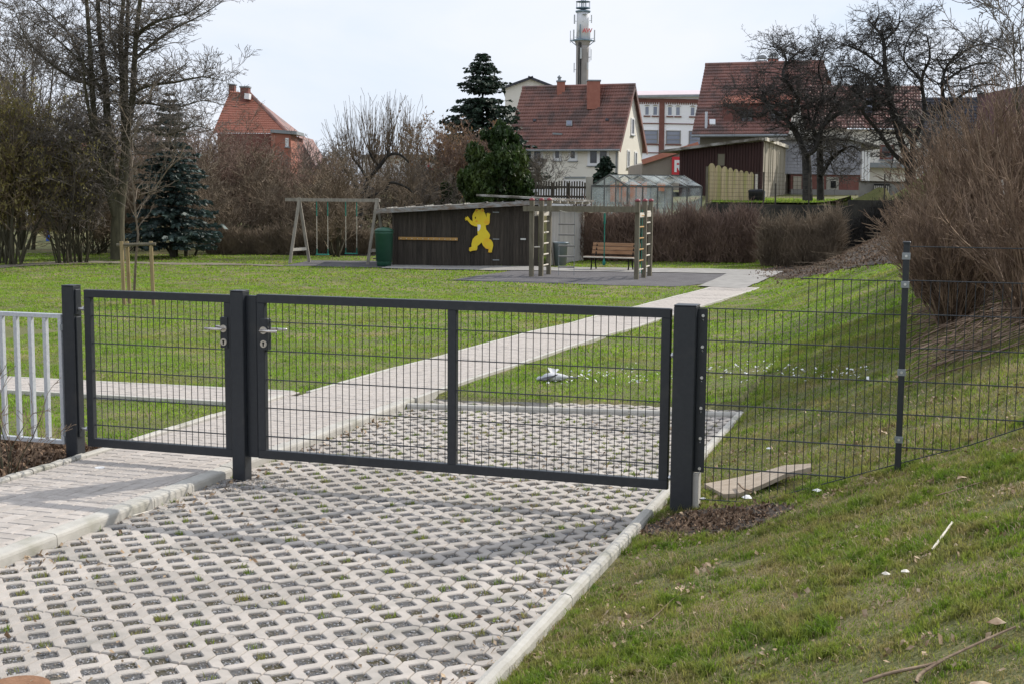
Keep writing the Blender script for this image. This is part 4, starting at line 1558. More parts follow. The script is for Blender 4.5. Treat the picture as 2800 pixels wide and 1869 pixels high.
# corrugated lean-to on the sunny end
c0 = h1 + hx * 0.30 + hy * 0.35
c1 = G(1585, 711)
c1 = c0 + (c1 - c0) * 1.0
c1[2] = hz
c0[2] = hz
cd = c1 - c0
cl = np.linalg.norm(cd)
cd /= cl
cn = np.cross(cd, Z3)
lt = thing('corrugated_shed', 'light corrugated metal lean-to wall behind the boarded shed', 'lean-to', (c0 + c1) / 2)
m = MB()
nw = 60
zt = on_plane(1585, 572, c0, cn)[2]
vs = []
for i in range(nw + 1):
    p = c0 + cd * cl * i / nw + cn * (0.022 if i % 2 else -0.022)
    vs += [A3(p[0], p[1], hz + 0.02), A3(p[0], p[1], zt)]
m.add(vs, [(2 * i, 2 * i + 2, 2 * i + 3, 2 * i + 1) for i in range(nw)])
m.build('corrugated_wall', M['corrug'], lt)
e0, e1 = on_plane(1498, 546, c0 + cn * 0.35, cn), on_plane(1619, 549, c0 + cn * 0.35, cn)
qq = [e0, e1, e1 - cn * 2.4 + Z3 * 0.1, e0 - cn * 2.4 + Z3 * 0.1]
rf2 = MB().hexa(qq + [v + Z3 * 0.06 for v in qq]).build('roof', M['roofing'], lt)
for k in range(6):
    a = e0 + (e1 - e0) * (k + 0.3) / 6 - Z3 * 0.05
    MB().beam(a, a - cn * 1.2, 0.05, 0.07).build('rafter', M['palewood'], rf2)
MB().beam(c1 - cd * 0.02 + cn * 0.05, A3(c1[0], c1[1], zt + 0.05) - cd * 0.02 + cn * 0.05, 0.08, 0.08).build('corner_post', M['palewood'], lt)
MB().beam(G(1497, 690) * 0 + at(1497, 640, Dp(c0) - 0.4), at(1512, 728, Dp(c0) - 0.5), 0.03, 0.03).build('prop', M['picket'], lt)

# bear cut out of board
BS = 300 / 2349


def bp(x, y, off=0.06):
    return front(1250 + x * BS, 560 + y * BS, off)


body = [(330, 160), (345, 120), (385, 100), (415, 122), (455, 118), (475, 95), (510, 95), (532, 130), (530, 165), (560, 205), (578, 260), (585, 290), (588, 230), (582, 195),
        (600, 205), (605, 178), (618, 200), (638, 180), (642, 208), (668, 200), (655, 250), (655, 340), (652, 400), (625, 440), (570, 455), (585, 545), (640, 610), (668, 660),
        (660, 710), (648, 745), (690, 760), (730, 820), (740, 880), (725, 950), (712, 1000), (715, 1035), (690, 1025), (668, 1045), (655, 1020), (632, 1040), (640, 965), (580, 950),
        (520, 890), (487, 820), (440, 870), (402, 900), (400, 960), (385, 990), (300, 1000), (250, 1020), (218, 985), (235, 960), (215, 945), (245, 930), (272, 925), (275, 850),
        (295, 760), (340, 700), (405, 660), (398, 600), (395, 485), (330, 475), (260, 445), (205, 385), (170, 345), (135, 365), (140, 335), (118, 325), (140, 300), (130, 280),
        (165, 290), (175, 262), (215, 300), (230, 335), (290, 375), (283, 260), (298, 210)]
bear = thing('bear_cutout', 'yellow painted wooden bear with raised arms fixed to the dark shed front', 'cutout', bp(480, 560))
MB().extrude([bp(x, y, 0.045) for x, y in body], -hy * 0.018).build('body', M['yellow'], bear)
MB().extrude([bp(x, y, 0.063) for x, y in ((396, 440), (455, 440), (465, 480), (455, 530), (430, 570), (405, 585), (398, 560))], -hy * 0.004).build('bib', M['whiteletter'], bear)
MB().extrude([bp(348 + 9 * math.cos(t), 296 + 24 * math.sin(t), 0.063) for t in np.linspace(0, 6.28, 13)[:-1]], -hy * 0.004).build('eye', M['black'], bear)
MB().extrude([bp(375 + 24 * math.cos(t), 370 + 22 * math.sin(t), 0.063) for t in np.linspace(0, 6.28, 13)[:-1]], -hy * 0.003).build('cheek', M['orange'], bear)
MB().extrude([bp(500 + 20 * math.cos(t), 140 + 24 * math.sin(t), 0.063) for t in np.linspace(0, 6.28, 13)[:-1]], -hy * 0.003).build('ear', M['orange'], bear)
MB().extrude([bp(372 + 20 * math.cos(t), 143 + 22 * math.sin(t), 0.063) for t in np.linspace(0, 6.28, 13)[:-1]], -hy * 0.003).build('ear', M['orange'], bear)
for y_ in (170, 745, 1190):
    a, b = bp(715 + y_ * 0.015, y_, 0.03), bp(850 + y_ * 0.02, y_, 0.03)
    MB().beam(a, b, 0.01, 0.03).build('hinge', M['zinc'], shed)
MB().beam(bp(1320, 735, 0.04), bp(1435, 735, 0.04), 0.03, 0.05).build('bolt', M['bolt'], shed)
pr = thing('peg_rail', 'orange brown wooden peg rail along the dark shed front', 'rail', front(1166, 657))
MB().beam(front(1085, 657, 0.05), front(1247, 657, 0.05), 0.025, 0.085).build('board', M['peg'], pr)
for k in range(11):
    a = front(1092 + k * 15, 657.5, 0.055)
    MB().cyl(a, a - hy * 0.05, 0.014, n=6).build('peg', M['palewood'], pr)

# barrel and bin
bb = G(1047, 735)
bb[2] = float(gz(bb[0], bb[1]))
ba = thing('rain_barrel', 'dark green plastic rain barrel with domed lid at the shed corner', 'barrel', bb)
R_ = 0.5 * 51 / F * Dp(bb)
Hb = (735 - 640) / F * Dp(bb)
MB().lathe(bb, [(R_ * .76, 0), (R_ * .80, 0.16), (R_ * .80, 0.165), (R_ * .86, 0.17), (R_ * .97, Hb * .93), (R_ * 1.0, Hb * .94), (R_ * 1.0, Hb)], 28).build('body', M['barrel'], ba, True)
MB().lathe(bb + Z3 * (Hb + 0.002), [(R_ * 1.03, 0), (R_ * 1.03, 0.03), (R_ * .8, 0.09), (R_ * .35, 0.125), (0.02, 0.135)], 28).build('lid', M['barrel'], ba, True)
MB().cyl(bb + RGT * (-R_ * .85) + Z3 * 0.24, bb + RGT * (-R_ * .85 - 0.10) + Z3 * 0.24, 0.015, n=8).build('tap', M['blackbin'], ba)
gb = G(1529, 725)
ga = thing('dustbin', 'grey plastic dustbin without a lid beside the corrugated wall', 'bin', gb)
R_ = 0.5 * 40 / F * Dp(gb)
Hb = (725 - 660) / F * Dp(gb)
MB().lathe(gb, [(R_ * .78, 0), (R_ * .95, Hb * .93), (R_ * 1.06, Hb * .94), (R_ * 1.06, Hb), (R_ * 0.96, Hb), (R_ * 0.9, Hb * .7)], 24).build('body', M['greybin'], ga, True)
for s in (-1, 1):
    MB().path([gb + RGT * s * R_ + Z3 * (Hb * .93), gb + RGT * s * (R_ + .06) + Z3 * (Hb * .93), gb + RGT * s * (R_ + .05) + Z3 * (Hb * .8)], 0.012).build('handle', M['greybin'], ga)

# --- sapling with three stakes
sb_ = [at(337, 812, 24.4), at(352, 812, 24.8), at(417, 812, 24.5)]
st = thing('tree_stakes', 'three round stakes with a crossbar holding the young tree', 'stakes', A3(*sb_[1][:2], gz(sb_[1][0], sb_[1][1])))
tops = []
for q, py in zip(sb_, (648, 645, 645)):
    z0 = float(gz(q[0], q[1]))
    t = A3(q[0] - 0.03, q[1], z0 + 1.17)
    tops.append(t)
    MB().cyl(A3(q[0], q[1], z0 - 0.1), t, 0.036, 0.036, 10).build('stake', M['stakewood'], st)
MB().cyl(tops[0] - Z3 * 0.07 - RGT * 0.09, tops[2] - Z3 * 0.05 + RGT * 0.09, 0.032, n=10).build('crossbar', M['oldwood'], st)
MB().cyl(tops[1] - Z3 * 0.09, tops[0] - Z3 * 0.09, 0.028, n=8).build('crossbar', M['oldwood'], st)
sp = at(366, 812, 24.6)
sp[2] = float(gz(sp[0], sp[1]))
MB().path([tops[1] - Z3 * 0.10, tops[1] * 0.5 + A3(sp[0], sp[1], tops[1][2]) * 0.5 - Z3 * 0.08], 0.012).build('tie', M['rope_pale'], st)
sap = thing('sapling', 'thin young bare tree tied between three stakes on the lawn', 'tree', sp)
S = []
tp = [(366, 812), (369, 720), (374, 660), (366, 605), (360, 550), (355, 500), (350, 440), (348, 380), (346, 310)]
tpw = [at(x, y, 24.6) for x, y in tp]
for i in range(len(tpw) - 1):
    S.append((*tpw[i], *tpw[i + 1], 0.030 * (1 - i * 0.105), 0.030 * (1 - (i + 1) * 0.105)))
segs_obj('trunk', S, M['sapling'], sap)
S = []
PS = dict(ns=[5, 4, 3], wig=[0.10, 0.14, 0.15], up=[0.05, 0.06, 0.05], taper=[0.75, 0.8, 0.8], kids=[6, 2.5], ang=[(0.4, 0.8), (0.3, 0.8)], len=[0.42, 0.45], rr=[0.55, 0.6], rmin=0.0035)
for i in range(3, 9):
    for k in range(3):
        p = tpw[i - 1] + (tpw[i] - tpw[i - 1]) * random.random()
        a = random.uniform(0, 6.28)
        d = nrm((math.cos(a) * 0.8, math.sin(a) * 0.8, random.uniform(0.45, 1.0)))
        grow(S, tuple(p), d, random.uniform(0.45, 1.05), 0.009, 0, PS)
# long leaning limb to the right
q = [at(x, y, 24.6) for x, y in ((372, 552), (410, 540), (450, 480), (480, 450), (498, 410))]
for a, b in zip(q[:-1], q[1:]):
    S.append((*a, *b, 0.014, 0.011))
    for k in range(4):
        grow(S, tuple(a + (b - a) * random.random()), nrm((random.gauss(0, .6), random.gauss(0, .6), random.uniform(0.1, 1))), 0.6, 0.007, 1, PS)
segs_obj('twigs', S, M['sapling'], sap)

# ================================================================== buildings
from mathutils import geometry as _g


def plane_pts(p0, ux_, n, *pts):
    return [on_plane(x, y, p0, n) for x, y in pts]


def tiled(name, a, b, c, d, cols, rows, material, parent, amp=0.03, step=0.035, sub=4):
    """pantile roof slope a(lower left) b(lower right) c(upper right) d(upper left): waves across, steps up the slope"""
    a, b, c, d = [np.array(v, float) for v in (a, b, c, d)]
    nrm_ = np.cross(b - a, d - a)
    nrm_ /= np.linalg.norm(nrm_)
    nx = cols * sub + 1
    u = np.linspace(0, 1, nx)
    w = np.abs(np.sin(np.pi * u * cols)) ** 0.7 * amp
    vs, fs = [], []
    for r in range(rows):
        for e, hgt in ((0.0, step), (1.0, 0.0)):
            t = (r + e * 1.08) / rows
            t = min(t, 1.0)
            P_ = (a + (d - a) * t)[None] * (1 - u[:, None]) + (b + (c - b) * t)[None] * u[:, None]
            vs.append(P_ + nrm_[None] * (w + hgt)[:, None])
        vs.append(vs[-2] - nrm_[None] * step)
    V = np.concatenate(vs)
    i = np.arange(nx - 1)
    out = []
    for r in range(rows):
        lo, hi, un = 3 * r * nx, (3 * r + 1) * nx, (3 * r + 2) * nx
        out.append(np.stack([lo + i, lo + i + 1, hi + i + 1, hi + i], 1))
        out.append(np.stack([un + i, un + i + 1, lo + i + 1, lo + i], 1))
    me = np_mesh(name, V - ORIG[parent], np.concatenate(out))
    return link_mesh(name, me, material, parent)


def wall_window(parent, p0, n, px0, px1, py0, py1, frame=0.07, pane=None, fm_=None, mull=(), bars=(), sill=True, out=0.05, name='window'):
    """window set on the facade plane (p0, n toward camera) between photo positions"""
    fm_ = fm_ or M['whitewindow']
    pane = pane or M['pane']
    c = [on_plane(px0, py1, p0, n), on_plane(px1, py1, p0, n), on_plane(px1, py0, p0, n), on_plane(px0, py0, p0, n)]
    u = c[1] - c[0]
    u[2] = 0
    w = np.linalg.norm(u)
    u /= w
    h = (c[3][2] + c[2][2]) / 2 - (c[0][2] + c[1][2]) / 2
    o_ = A3(c[0][0], c[0][1], (c[0][2] + c[1][2]) / 2)

    def bar(x0, x1, z0, z1, d0, d1):
        m = MB()
        pts = []
        for z in (z0, z1):
            for (x, d_) in ((x0, d1), (x1, d1), (x1, d0), (x0, d0)):
                pts.append(o_ + u * x + Z3 * z + n * d_)
        m.hexa(pts)
        return m
    fr = MB()
    for x0, x1, z0, z1 in ((0, w, 0, frame), (0, w, h - frame, h), (0, frame, frame, h - frame), (w - frame, w, frame, h - frame)):
        b_ = bar(x0, x1, z0, z1, -0.02, out)
        fr.add(b_.v, b_.f)
    for t in mull:
        b_ = bar(w * t - frame * .6, w * t + frame * .6, frame, h - frame, -0.02, out * 0.9)
        fr.add(b_.v, b_.f)
    for t in bars:
        b_ = bar(frame, w - frame, h * t - frame * .3, h * t + frame * .3, -0.02, out * 0.7)
        fr.add(b_.v, b_.f)
    f = fr.build(name, fm_, parent)
    bar(frame * .8, w - frame * .8, frame * .8, h - frame * .8, -0.02, 0.012).build('pane', pane, f)
    if sill:
        bar(-0.05, w + 0.05, -0.06, 0, -0.02, out + 0.06).build('sill', M['zinc'], f)
    return f


def hdir(a, b):
    d = b - a
    d[2] = 0
    return d / np.linalg.norm(d)


def chimney(parent, px0, px1, py0, py1, D, depth, material, cap=None):
    a, b = at(px0, py1, D), at(px1, py1, D)
    t = at(px0, py0, D)
    u = hdir(a, b)
    w = np.linalg.norm((b - a)[:2])
    v = np.cross(Z3, u)
    m = MB()
    base = A3(a[0], a[1], a[2] - 1.0)
    pts = [base, base + u * w, base + u * w + v * depth, base + v * depth]
    m.hexa(pts + [A3(p[0], p[1], t[2]) for p in pts])
    o_ = m.build('chimney', material, parent)
    cm = MB()
    pts = [A3(a[0], a[1], t[2]) - u * .05 - v * .05, A3(a[0], a[1], t[2]) + u * (w + .05) - v * .05, A3(a[0], a[1], t[2]) + u * (w + .05) + v * (depth + .05), A3(a[0], a[1], t[2]) - u * .05 + v * (depth + .05)]
    cm.hexa(pts + [p + Z3 * 0.09 for p in pts])
    cm.build('cap', cap or M['zinc'], o_)
    return o_


# ---- cream house
DB = 88.0
B = at(1683, 383, DB)
ze = B[2]
Aa = hit(1392, 390, ze)
hu = hdir(Aa, B)
hn = -np.cross(Z3, hu)            # toward camera
hb = -hn
zb0 = 2.2
fp0 = A3(B[0], B[1], 0)
Bk = None
# depth of the house from the right rear corner
best = None
for dep in np.linspace(4, 14, 101):
    q = B + hb * dep
    # project
    v = q - CAM
    x = float(v @ RGT)
    y = float(v @ FWD)
    px = CW / 2 + F * x / y
    if best is None or abs(px - 1748) < best[0]:
        best = (abs(px - 1748), dep)
HD = best[1]
ridge_mid = B + hb * HD / 2
zr_ = at(1718, 233, float((ridge_mid - CAM) @ FWD))[2]
house = thing('cream_house', 'cream rendered house with dark red tiled roof and two brick chimneys', 'house', A3(*((Aa + B) / 2)[:2], zb0))
Af, Bf = A3(*Aa[:2], 0), A3(*B[:2], 0)
m = MB()
w0 = [Af, Bf, Bf + hb * HD, Af + hb * HD]
m.add([p + Z3 * zb0 for p in w0] + [p + Z3 * (ze + 0.12) for p in w0] + [Bf + hb * HD / 2 + Z3 * (zr_ - 0.05), Af + hb * HD / 2 + Z3 * (zr_ - 0.05)],
      [(0, 1, 5, 4), (1, 2, 6, 8, 5), (2, 3, 7, 6), (3, 0, 4, 9, 7)])
m.build('wall', M['cream'], house)
ov = 0.45
slope = (zr_ - ze) / (HD / 2)
for sgn in (1, -1):
    if sgn == 1:
        e0, e1 = Af + hn * ov - hu * 0.35, Bf + hn * ov + hu * 0.25
    else:
        e0, e1 = Bf + hb * (HD + ov) + hu * 0.25, Af + hb * (HD + ov) - hu * 0.35
    r0, r1 = Af + hb * HD / 2 - hu * 0.35, Bf + hb * HD / 2 + hu * 0.25
    if sgn == -1:
        r0, r1 = r1, r0
    zlo = ze - slope * ov + 0.12
    o = tiled('roof', e0 + Z3 * zlo, e1 + Z3 * zlo, r1 + Z3 * (zr_ + .1), r0 + Z3 * (zr_ + .1), 46 if sgn == 1 else 20, 19 if sgn == 1 else 8, M['tile'], house, 0.045, 0.05)
    if sgn == 1:
        mainroof = o
        MB().cyl(e0 + Z3 * (zlo - .02) + hn * .05, e1 + Z3 * (zlo - .02) + hn * .05, 0.075, n=8).build('gutter', M['zinc'], house)
MB().cyl(Af + hb * HD / 2 - hu * .35 + Z3 * (zr_ + .13), Bf + hb * HD / 2 + hu * .25 + Z3 * (zr_ + .13), 0.12, n=8).build('ridge', M['tile'], house)
for sgn in (0, 1):
    e = (Bf + hn * ov if sgn == 0 else Bf + hb * (HD + ov)) + hu * 0.24 + Z3 * (ze - slope * ov + 0.02)
    MB().beam(e, Bf + hb * HD / 2 + hu * 0.24 + Z3 * (zr_ + 0.02), 0.04, 0.22).build('bargeboard', M['tile'], house)
p = Bf + hn * 0.08 - hu * 0.12
MB().cyl(p + Z3 * zb0, p + Z3 * ze, 0.055, n=8).build('downpipe', M['zinc'], house)
for (x0, x1, y0, y1, mu) in ((1421, 1477, 407, 451, (0.5,)), (1504, 1528, 401, 438, ()), (1547, 1571, 401, 438, ()), (1599, 1658, 402, 450, (0.5,))):
    wall_window(house, fp0, hn, x0, x1, y0, y1, 0.17, mull=mu)
for (x0, x1, y0, y1) in ((1715, 1724, 318, 365), (1706, 1713, 406, 454), (1726, 1733, 410, 457)):
    wall_window(house, fp0, hu, x0, x1, y0, y1, 0.10)
Dr = float((ridge_mid - CAM) @ FWD)
chimney(house, 1512, 1534, 222, 252, Dr + 1.6, 0.6, M['orangebrick'])
chimney(house, 1595, 1630, 219, 254, Dr - 0.2, 0.9, M['orangebrick'])
cp = at(1518, 219, Dr + 1.9)
MB().lathe(cp, [(0.12, 0), (0.10, 0.15), (0.16, 0.18), (0.16, 0.24), (0.03, 0.36)], 8).build('chimney_pot', M['zinc'], house)
rp0 = Af + hn * ov + Z3 * (ze - slope * ov + .12)
rn = np.cross(hu, hb * HD / 2 + hn * -0 + Z3 * (zr_ - ze))
rn /= np.linalg.norm(rn)
if rn[2] < 0:
    rn = -rn


def roof_box(parent, name, px0, px1, py0, py1, p0_, n_, th, material):
    c = [on_plane(px0, py1, p0_, n_), on_plane(px1, py1, p0_, n_), on_plane(px1, py0, p0_, n_), on_plane(px0, py0, p0_, n_)]
    return MB().hexa([p - n_ * 0.05 for p in c] + [p + n_ * th for p in c]).build(name, material, parent)


sk = roof_box(house, 'skylight', 1540, 1556, 331, 345, rp0, rn, 0.14, M['zinc'])
roof_box(house, 'pane', 1543, 1553, 333, 343, rp0, rn, 0.16, M['paneblue'])
for (x, y) in ((1453, 331), (1651, 326)):
    roof_box(house, 'roof_vent', x - 4, x + 4, y - 3, y + 3, rp0, rn, 0.14, M['tile_dark'])
a, b = on_plane(1502, 364, rp0 + rn * 0.12, rn), on_plane(1528, 365, rp0 + rn * 0.12, rn)
MB().beam(a, b, 0.05, 0.12).build('snow_guard', M['zinc'], house)

# ---- tower
TD = 230.0
tb, tt = at(1580, 262, TD), at(1580, 100, TD)
ppm = F / TD
tower = thing('radio_tower', 'tall concrete tower with white upper drum and ring platforms of antennas', 'tower', A3(tb[0], tb[1], 3))


def tz(py):
    return at(1580, py, TD)[2]


c0_ = A3(tb[0], tb[1], 0)
MB().lathe(c0_, [(1.12, 3), (1.06, tz(240)), (1.08, tz(135)), (1.10, tz(122))], 20).build('shaft', M['towerconc'], tower, True)
MB().lathe(c0_, [(1.12, tz(122)), (1.35, tz(111)), (1.35, tz(108))], 20).build('collar', M['towerconc'], tower)
MB().lathe(c0_, [(1.08, tz(107.5)), (1.05, tz(60)), (1.06, tz(31))], 20).build('drum', M['towerwhite'], tower, True)
MB().lathe(c0_, [(1.62, tz(110)), (1.62, tz(106.5)), (1.05, tz(106.5))], 24).build('platform', M['towersteel'], tower)
MB().lathe(c0_, [(1.2, tz(32)), (1.28, tz(30)), (1.28, tz(27.5)), (1.0, tz(26.5))], 24).build('rim', M['towersteel'], tower)
MB().lathe(c0_, [(0.3, tz(24)), (1.22, tz(21)), (1.22, tz(18.5))], 24).build('platform', M['towersteel'], tower)
for a_ in np.linspace(0, 6.28, 9)[:-1]:
    q = c0_ + A3(math.cos(a_), math.sin(a_), 0) * 1.17
    MB().cyl(q + Z3 * tz(20), q + Z3 * tz(2), 0.035, n=5).build('railing_post', M['towersteel'], tower)
MB().lathe(c0_ + Z3 * tz(3), [(1.19, 0), (1.22, 0), (1.22, 0.07), (1.19, 0.07)], 24).build('railing_ring', M['towersteel'], tower)
for dx in (-0.25, 0.0, 0.35):
    q = c0_ + RGT * dx
    MB().cyl(q + Z3 * tz(27), q + Z3 * tz(-40), 0.09, n=6).build('mast', M['towersteel'], tower)
for (x, y0, y1, w) in ((1546, 82, 115, .10), (1555, 79, 108, .18), (1599, 80, 108, .16), (1612, 79, 112, .18), (1556.5, 38, 63, .2), (1603, 38, 60, .16), (1600, 126, 166, .07), (1603.5, 132, 162, .10),
                       (1557.5, 170, 196, .12), (1575.5, 128, 158, .25), (1594.5, 168, 188, .22)):
    dep = TD - (1.4 if 1565 < x < 1598 else 0.2)
    a, b = at(x, y1, dep), at(x, y0, dep)
    MB().beam(a, b, w, w).build('antenna', M['antenna'], tower)
    if not 1565 < x < 1598:
        mid = a + (b - a) * 0.3
        inn = c0_ + Z3 * mid[2] + (RGT if x > 1580 else -RGT) * 1.0
        MB().cyl(inn, mid, 0.035, n=5).build('bracket', M['towersteel'], tower)
for x in (1570, 1575):
    a, b = at(x, 262, TD - 1.15), at(x, 112, TD - 1.15)
    MB().cyl(a, b, 0.10, n=6).build('cable', M['blackbin'], tower)
a, b = at(1572.5, 108, TD - 1.2), at(1572.5, 64, TD - 1.2)
MB().cyl(a, b, 0.09, n=6).build('cable', M['towersteel'], tower)
MB().lathe(at(1584, 37, TD - 1.1), [(0.05, -.1), (0.42, 0), (0.42, 0.12)], 14).build('dish', M['antenna'], tower)
for s in (-1, 1):
    MB().cyl(c0_ + RGT * s * 1.0 + Z3 * tz(123), c0_ + RGT * s * 1.9 + Z3 * tz(111), 0.07, n=5).build('brace', M['towersteel'], tower)
    MB().cyl(c0_ + RGT * s * 1.5 + Z3 * tz(109), c0_ + RGT * s * 2.15 + Z3 * tz(109), 0.12, n=5).build('outrigger', M['towersteel'], tower)


def text(body, p, u, size, material, parent, name='lettering', ext=0.02):
    cu = bpy.data.curves.new(name, 'FONT')
    cu.body = body
    cu.size = size
    cu.extrude = ext
    cu.offset = size * 0.03
    cu.resolution_u = 2
    o = bpy.data.objects.new(name, cu)
    COL.objects.link(o)
    cu.materials.append(material)
    o.parent = parent
    n_ = np.cross(u, Z3)
    o.rotation_mode = 'QUATERNION'
    o.rotation_quaternion = Matrix(((u[0], 0, n_[0]), (u[1], 0, n_[1]), (u[2], 1, n_[2]))).to_quaternion()
    me = bpy.data.meshes.new_from_object(o)
    me.name = name
    me.transform(o.rotation_quaternion.to_matrix().to_4x4())
    me.transform(Matrix.Translation(Vector([float(v) for v in (p - ORIG[parent])])))
    bpy.data.objects.remove(o)
    return link_mesh(name, me, material, parent)


text('AW', at(1579, 86, TD - 1.25), RGT, 0.95, M['redtext'], tower)

# ---- cream gable building behind and white factory
GDp = 172.0
gh = thing('gabled_building', 'large pale gabled building rising behind the spruce', 'building', at(1440, 470, GDp))
ap, lf, rt = at(1439, 217, GDp), at(1370, 243, GDp), at(1530, 250, GDp)
zbq = 2.5
poly = [A3(*lf[:2], zbq), A3(*rt[:2], zbq), rt, ap, lf]
MB().extrude(poly, FWD * 22).build('wall', mat('pale_gable_render', (0.66, 0.62, 0.56), (0.71, 0.67, 0.61), 0.3, 0.9), gh)
for a, b in ((lf, ap), (ap, rt)):
    d_ = (b - a) / np.linalg.norm(b - a)
    nn_ = np.cross(FWD, d_)
    if nn_[2] < 0:
        nn_ = -nn_
    MB().hexa([a - FWD * .5 - d_ * .4, b - FWD * .5 + d_ * .4, b + FWD * 22, a + FWD * 22] + [v + nn_ * 0.3 for v in (a - FWD * .5 - d_ * .4, b - FWD * .5 + d_ * .4, b + FWD * 22, a + FWD * 22)]).build('roof', M['tile_dark'], gh)

FD = 150.0
fa, fb_ = at(1660, 262, FD + 1.5), at(1960, 257, FD - 2)
fu = hdir(fa, fb_)
fn = -np.cross(Z3, fu)
fpl = A3(*fa[:2], 0)
fac = thing('factory', 'white factory building with red brick pilaster and arched windows', 'factory', A3(*((fa + fb_) / 2)[:2], 2.5))
zt = fa[2]
fw = float((fb_ - fa) @ fu)
wl_ = MB()
wl_.hexa([fpl + Z3 * 2.5, fpl + fu * fw + Z3 * 2.5, fpl + fu * fw - fn * 14 + Z3 * 2.5, fpl - fn * 14 + Z3 * 2.5] +
         [fpl + Z3 * zt, fpl + fu * fw + Z3 * zt, fpl + fu * fw - fn * 14 + Z3 * zt, fpl - fn * 14 + Z3 * zt])
wl_.build('wall', M['whiteplaster'], fac)


def fband(x0, x1, y0, y1, out, material, name='brick_band'):
    c = [on_plane(x0, y1, fpl, fn), on_plane(x1, y1, fpl, fn), on_plane(x1, y0, fpl, fn), on_plane(x0, y0, fpl, fn)]
    return MB().hexa([c[0], c[1], c[1] + fn * out, c[0] + fn * out, c[3], c[2], c[2] + fn * out, c[3] + fn * out]).build(name, material, fac)


rz = at(1760, 243, FD + 5)[2]
e0, e1 = fpl + fn * 0.5 + Z3 * zt, fpl + fu * fw + fn * 0.5 + Z3 * zt
r0, r1 = fpl - fn * 7 + Z3 * rz, fpl + fu * fw - fn * 7 + Z3 * rz
MB().hexa([e0, e1, r1, r0, e0 + Z3 * .18, e1 + Z3 * .18, r1 + Z3 * .18, r0 + Z3 * .18]).build('roof', M['pinkroof'], fac)
MB().beam(e0, e1, 0.2, 0.22).build('gutter', M['zinc'], fac)
fband(1660, 1960, 264, 274, 0.12, M['redbrick'])
for k in range(44):
    x = 1690 + k * 6
    if 1791 < x < 1809:
        continue
    fband(x, x + 3, 274, 279, 0.10, M['redbrick'], 'dentil')
fband(1793, 1807, 274, 425, 0.16, M['redbrick'], 'pilaster')
fband(1683, 1717, 274, 290, 0.14, M['redbrick'], 'pilaster')
for y in (332, 412):
    fband(1690, 1793, y - 1.3, y + 1.3, 0.10, M['redbrick'])
    fband(1807, 1960, y - 1.3, y + 1.3, 0.10, M['redbrick'])


def arched(x0, x1, y0, y1, pane, rise, bars=()):
    f = wall_window(fac, fpl, fn, x0, x1, y0, y1, 0.10, pane, M['whitewindow'] if not bars else M['greyrender'], mull=(), bars=bars, sill=False, out=0.06)
    n_ = 9
    arc = []
    for i in range(n_):
        t = i / (n_ - 1)
        arc.append(on_plane(x0 - 1 + (x1 - x0 + 2) * t, y0 + 0.5 - rise * math.sin(math.pi * t), fpl + fn * 0.02, fn))
    MB().extrude(arc, fn * 0.07).build('arch', M['greyboards'] if not bars else M['whiteplaster'], f)
    a, b = on_plane(x0 - 2, y1 + 1.5, fpl + fn * .06, fn), on_plane(x1 + 2, y1 + 1.5, fpl + fn * .06, fn)
    MB().beam(a, b, 0.15, 0.14).build('sill', M['redbrick'], f)


for x0, x1 in ((1752, 1766), (1774, 1789), (1814, 1829), (1836, 1851), (1876, 1891), (1899, 1913)):
    arched(x0, x1, 284, 311, M['paneblue'], 3.5)
for x0, x1 in ((1750, 1790), (1812, 1852), (1874, 1914)):
    arched(x0, x1, 350, 388, M['paneblue'], 5, bars=(0.33, 0.66))
arched(1750, 1790, 429, 470, M['paneblue'], 5, bars=(0.5,))

# ---- beige sheet building with the sign
RD = 76.0
bs = thing('beige_store', 'beige sheet metal building with red roof edge beside the barn', 'building', at(1800, 480, RD))
pa, pb = at(1747, 443, RD), at(1900, 392, RD)
poly = [A3(*pa[:2], 2.2), A3(*pb[:2], 2.2), pb, pa]
MB().extrude(poly, FWD * 9).build('wall', M['beige'], bs)
MB().beam(pa - FWD * .1 + Z3 * .1, pb - FWD * .1 + Z3 * .1, 0.25, 0.28).build('verge', M['tile_bright'], bs)
for k in range(34):
    x = 1749 + k * 2.6
    a = at(x, 480, RD - .02)
    b = at(x, 443 - (x - 1747) / 3.0 + 3, RD - .02)
    MB().beam(A3(*a[:2], 2.2), b, 0.02, 0.02).build('rib', M['beige'], bs)
sg_ = thing('shop_sign', 'red sign with a bold white letter R on the beige wall', 'sign', at(1843, 470, RD - .3))
c = [at(1829, 471, RD - .3), at(1866, 471, RD - .3), at(1866, 422, RD - .3), at(1829, 422, RD - .3)]
MB().extrude(c, -FWD * 0.08).build('panel', M['red'], sg_)


def sgp(x, y):
    return at(1836 + x * 22, 464 - y * 33, RD - .385)


Rpoly = [(0, 0), (0.30, 0), (0.30, 0.36), (0.42, 0.36), (0.66, 0), (1.02, 0), (0.72, 0.42), (0.90, 0.52), (0.97, 0.70), (0.90, 0.90), (0.70, 1.0), (0, 1.0)]
MB().extrude([sgp(x, y) for x, y in Rpoly], -FWD * 0.03).build('letter', M['whiteletter'], sg_)
MB().extrude([at(1836 + x * 22, 464 - y * 33, RD - .416) for x, y in ((0.30, 0.60), (0.54, 0.60), (0.62, 0.68), (0.54, 0.76), (0.30, 0.76))], -FWD * 0.01).build('letter_gap', M['red'], sg_)

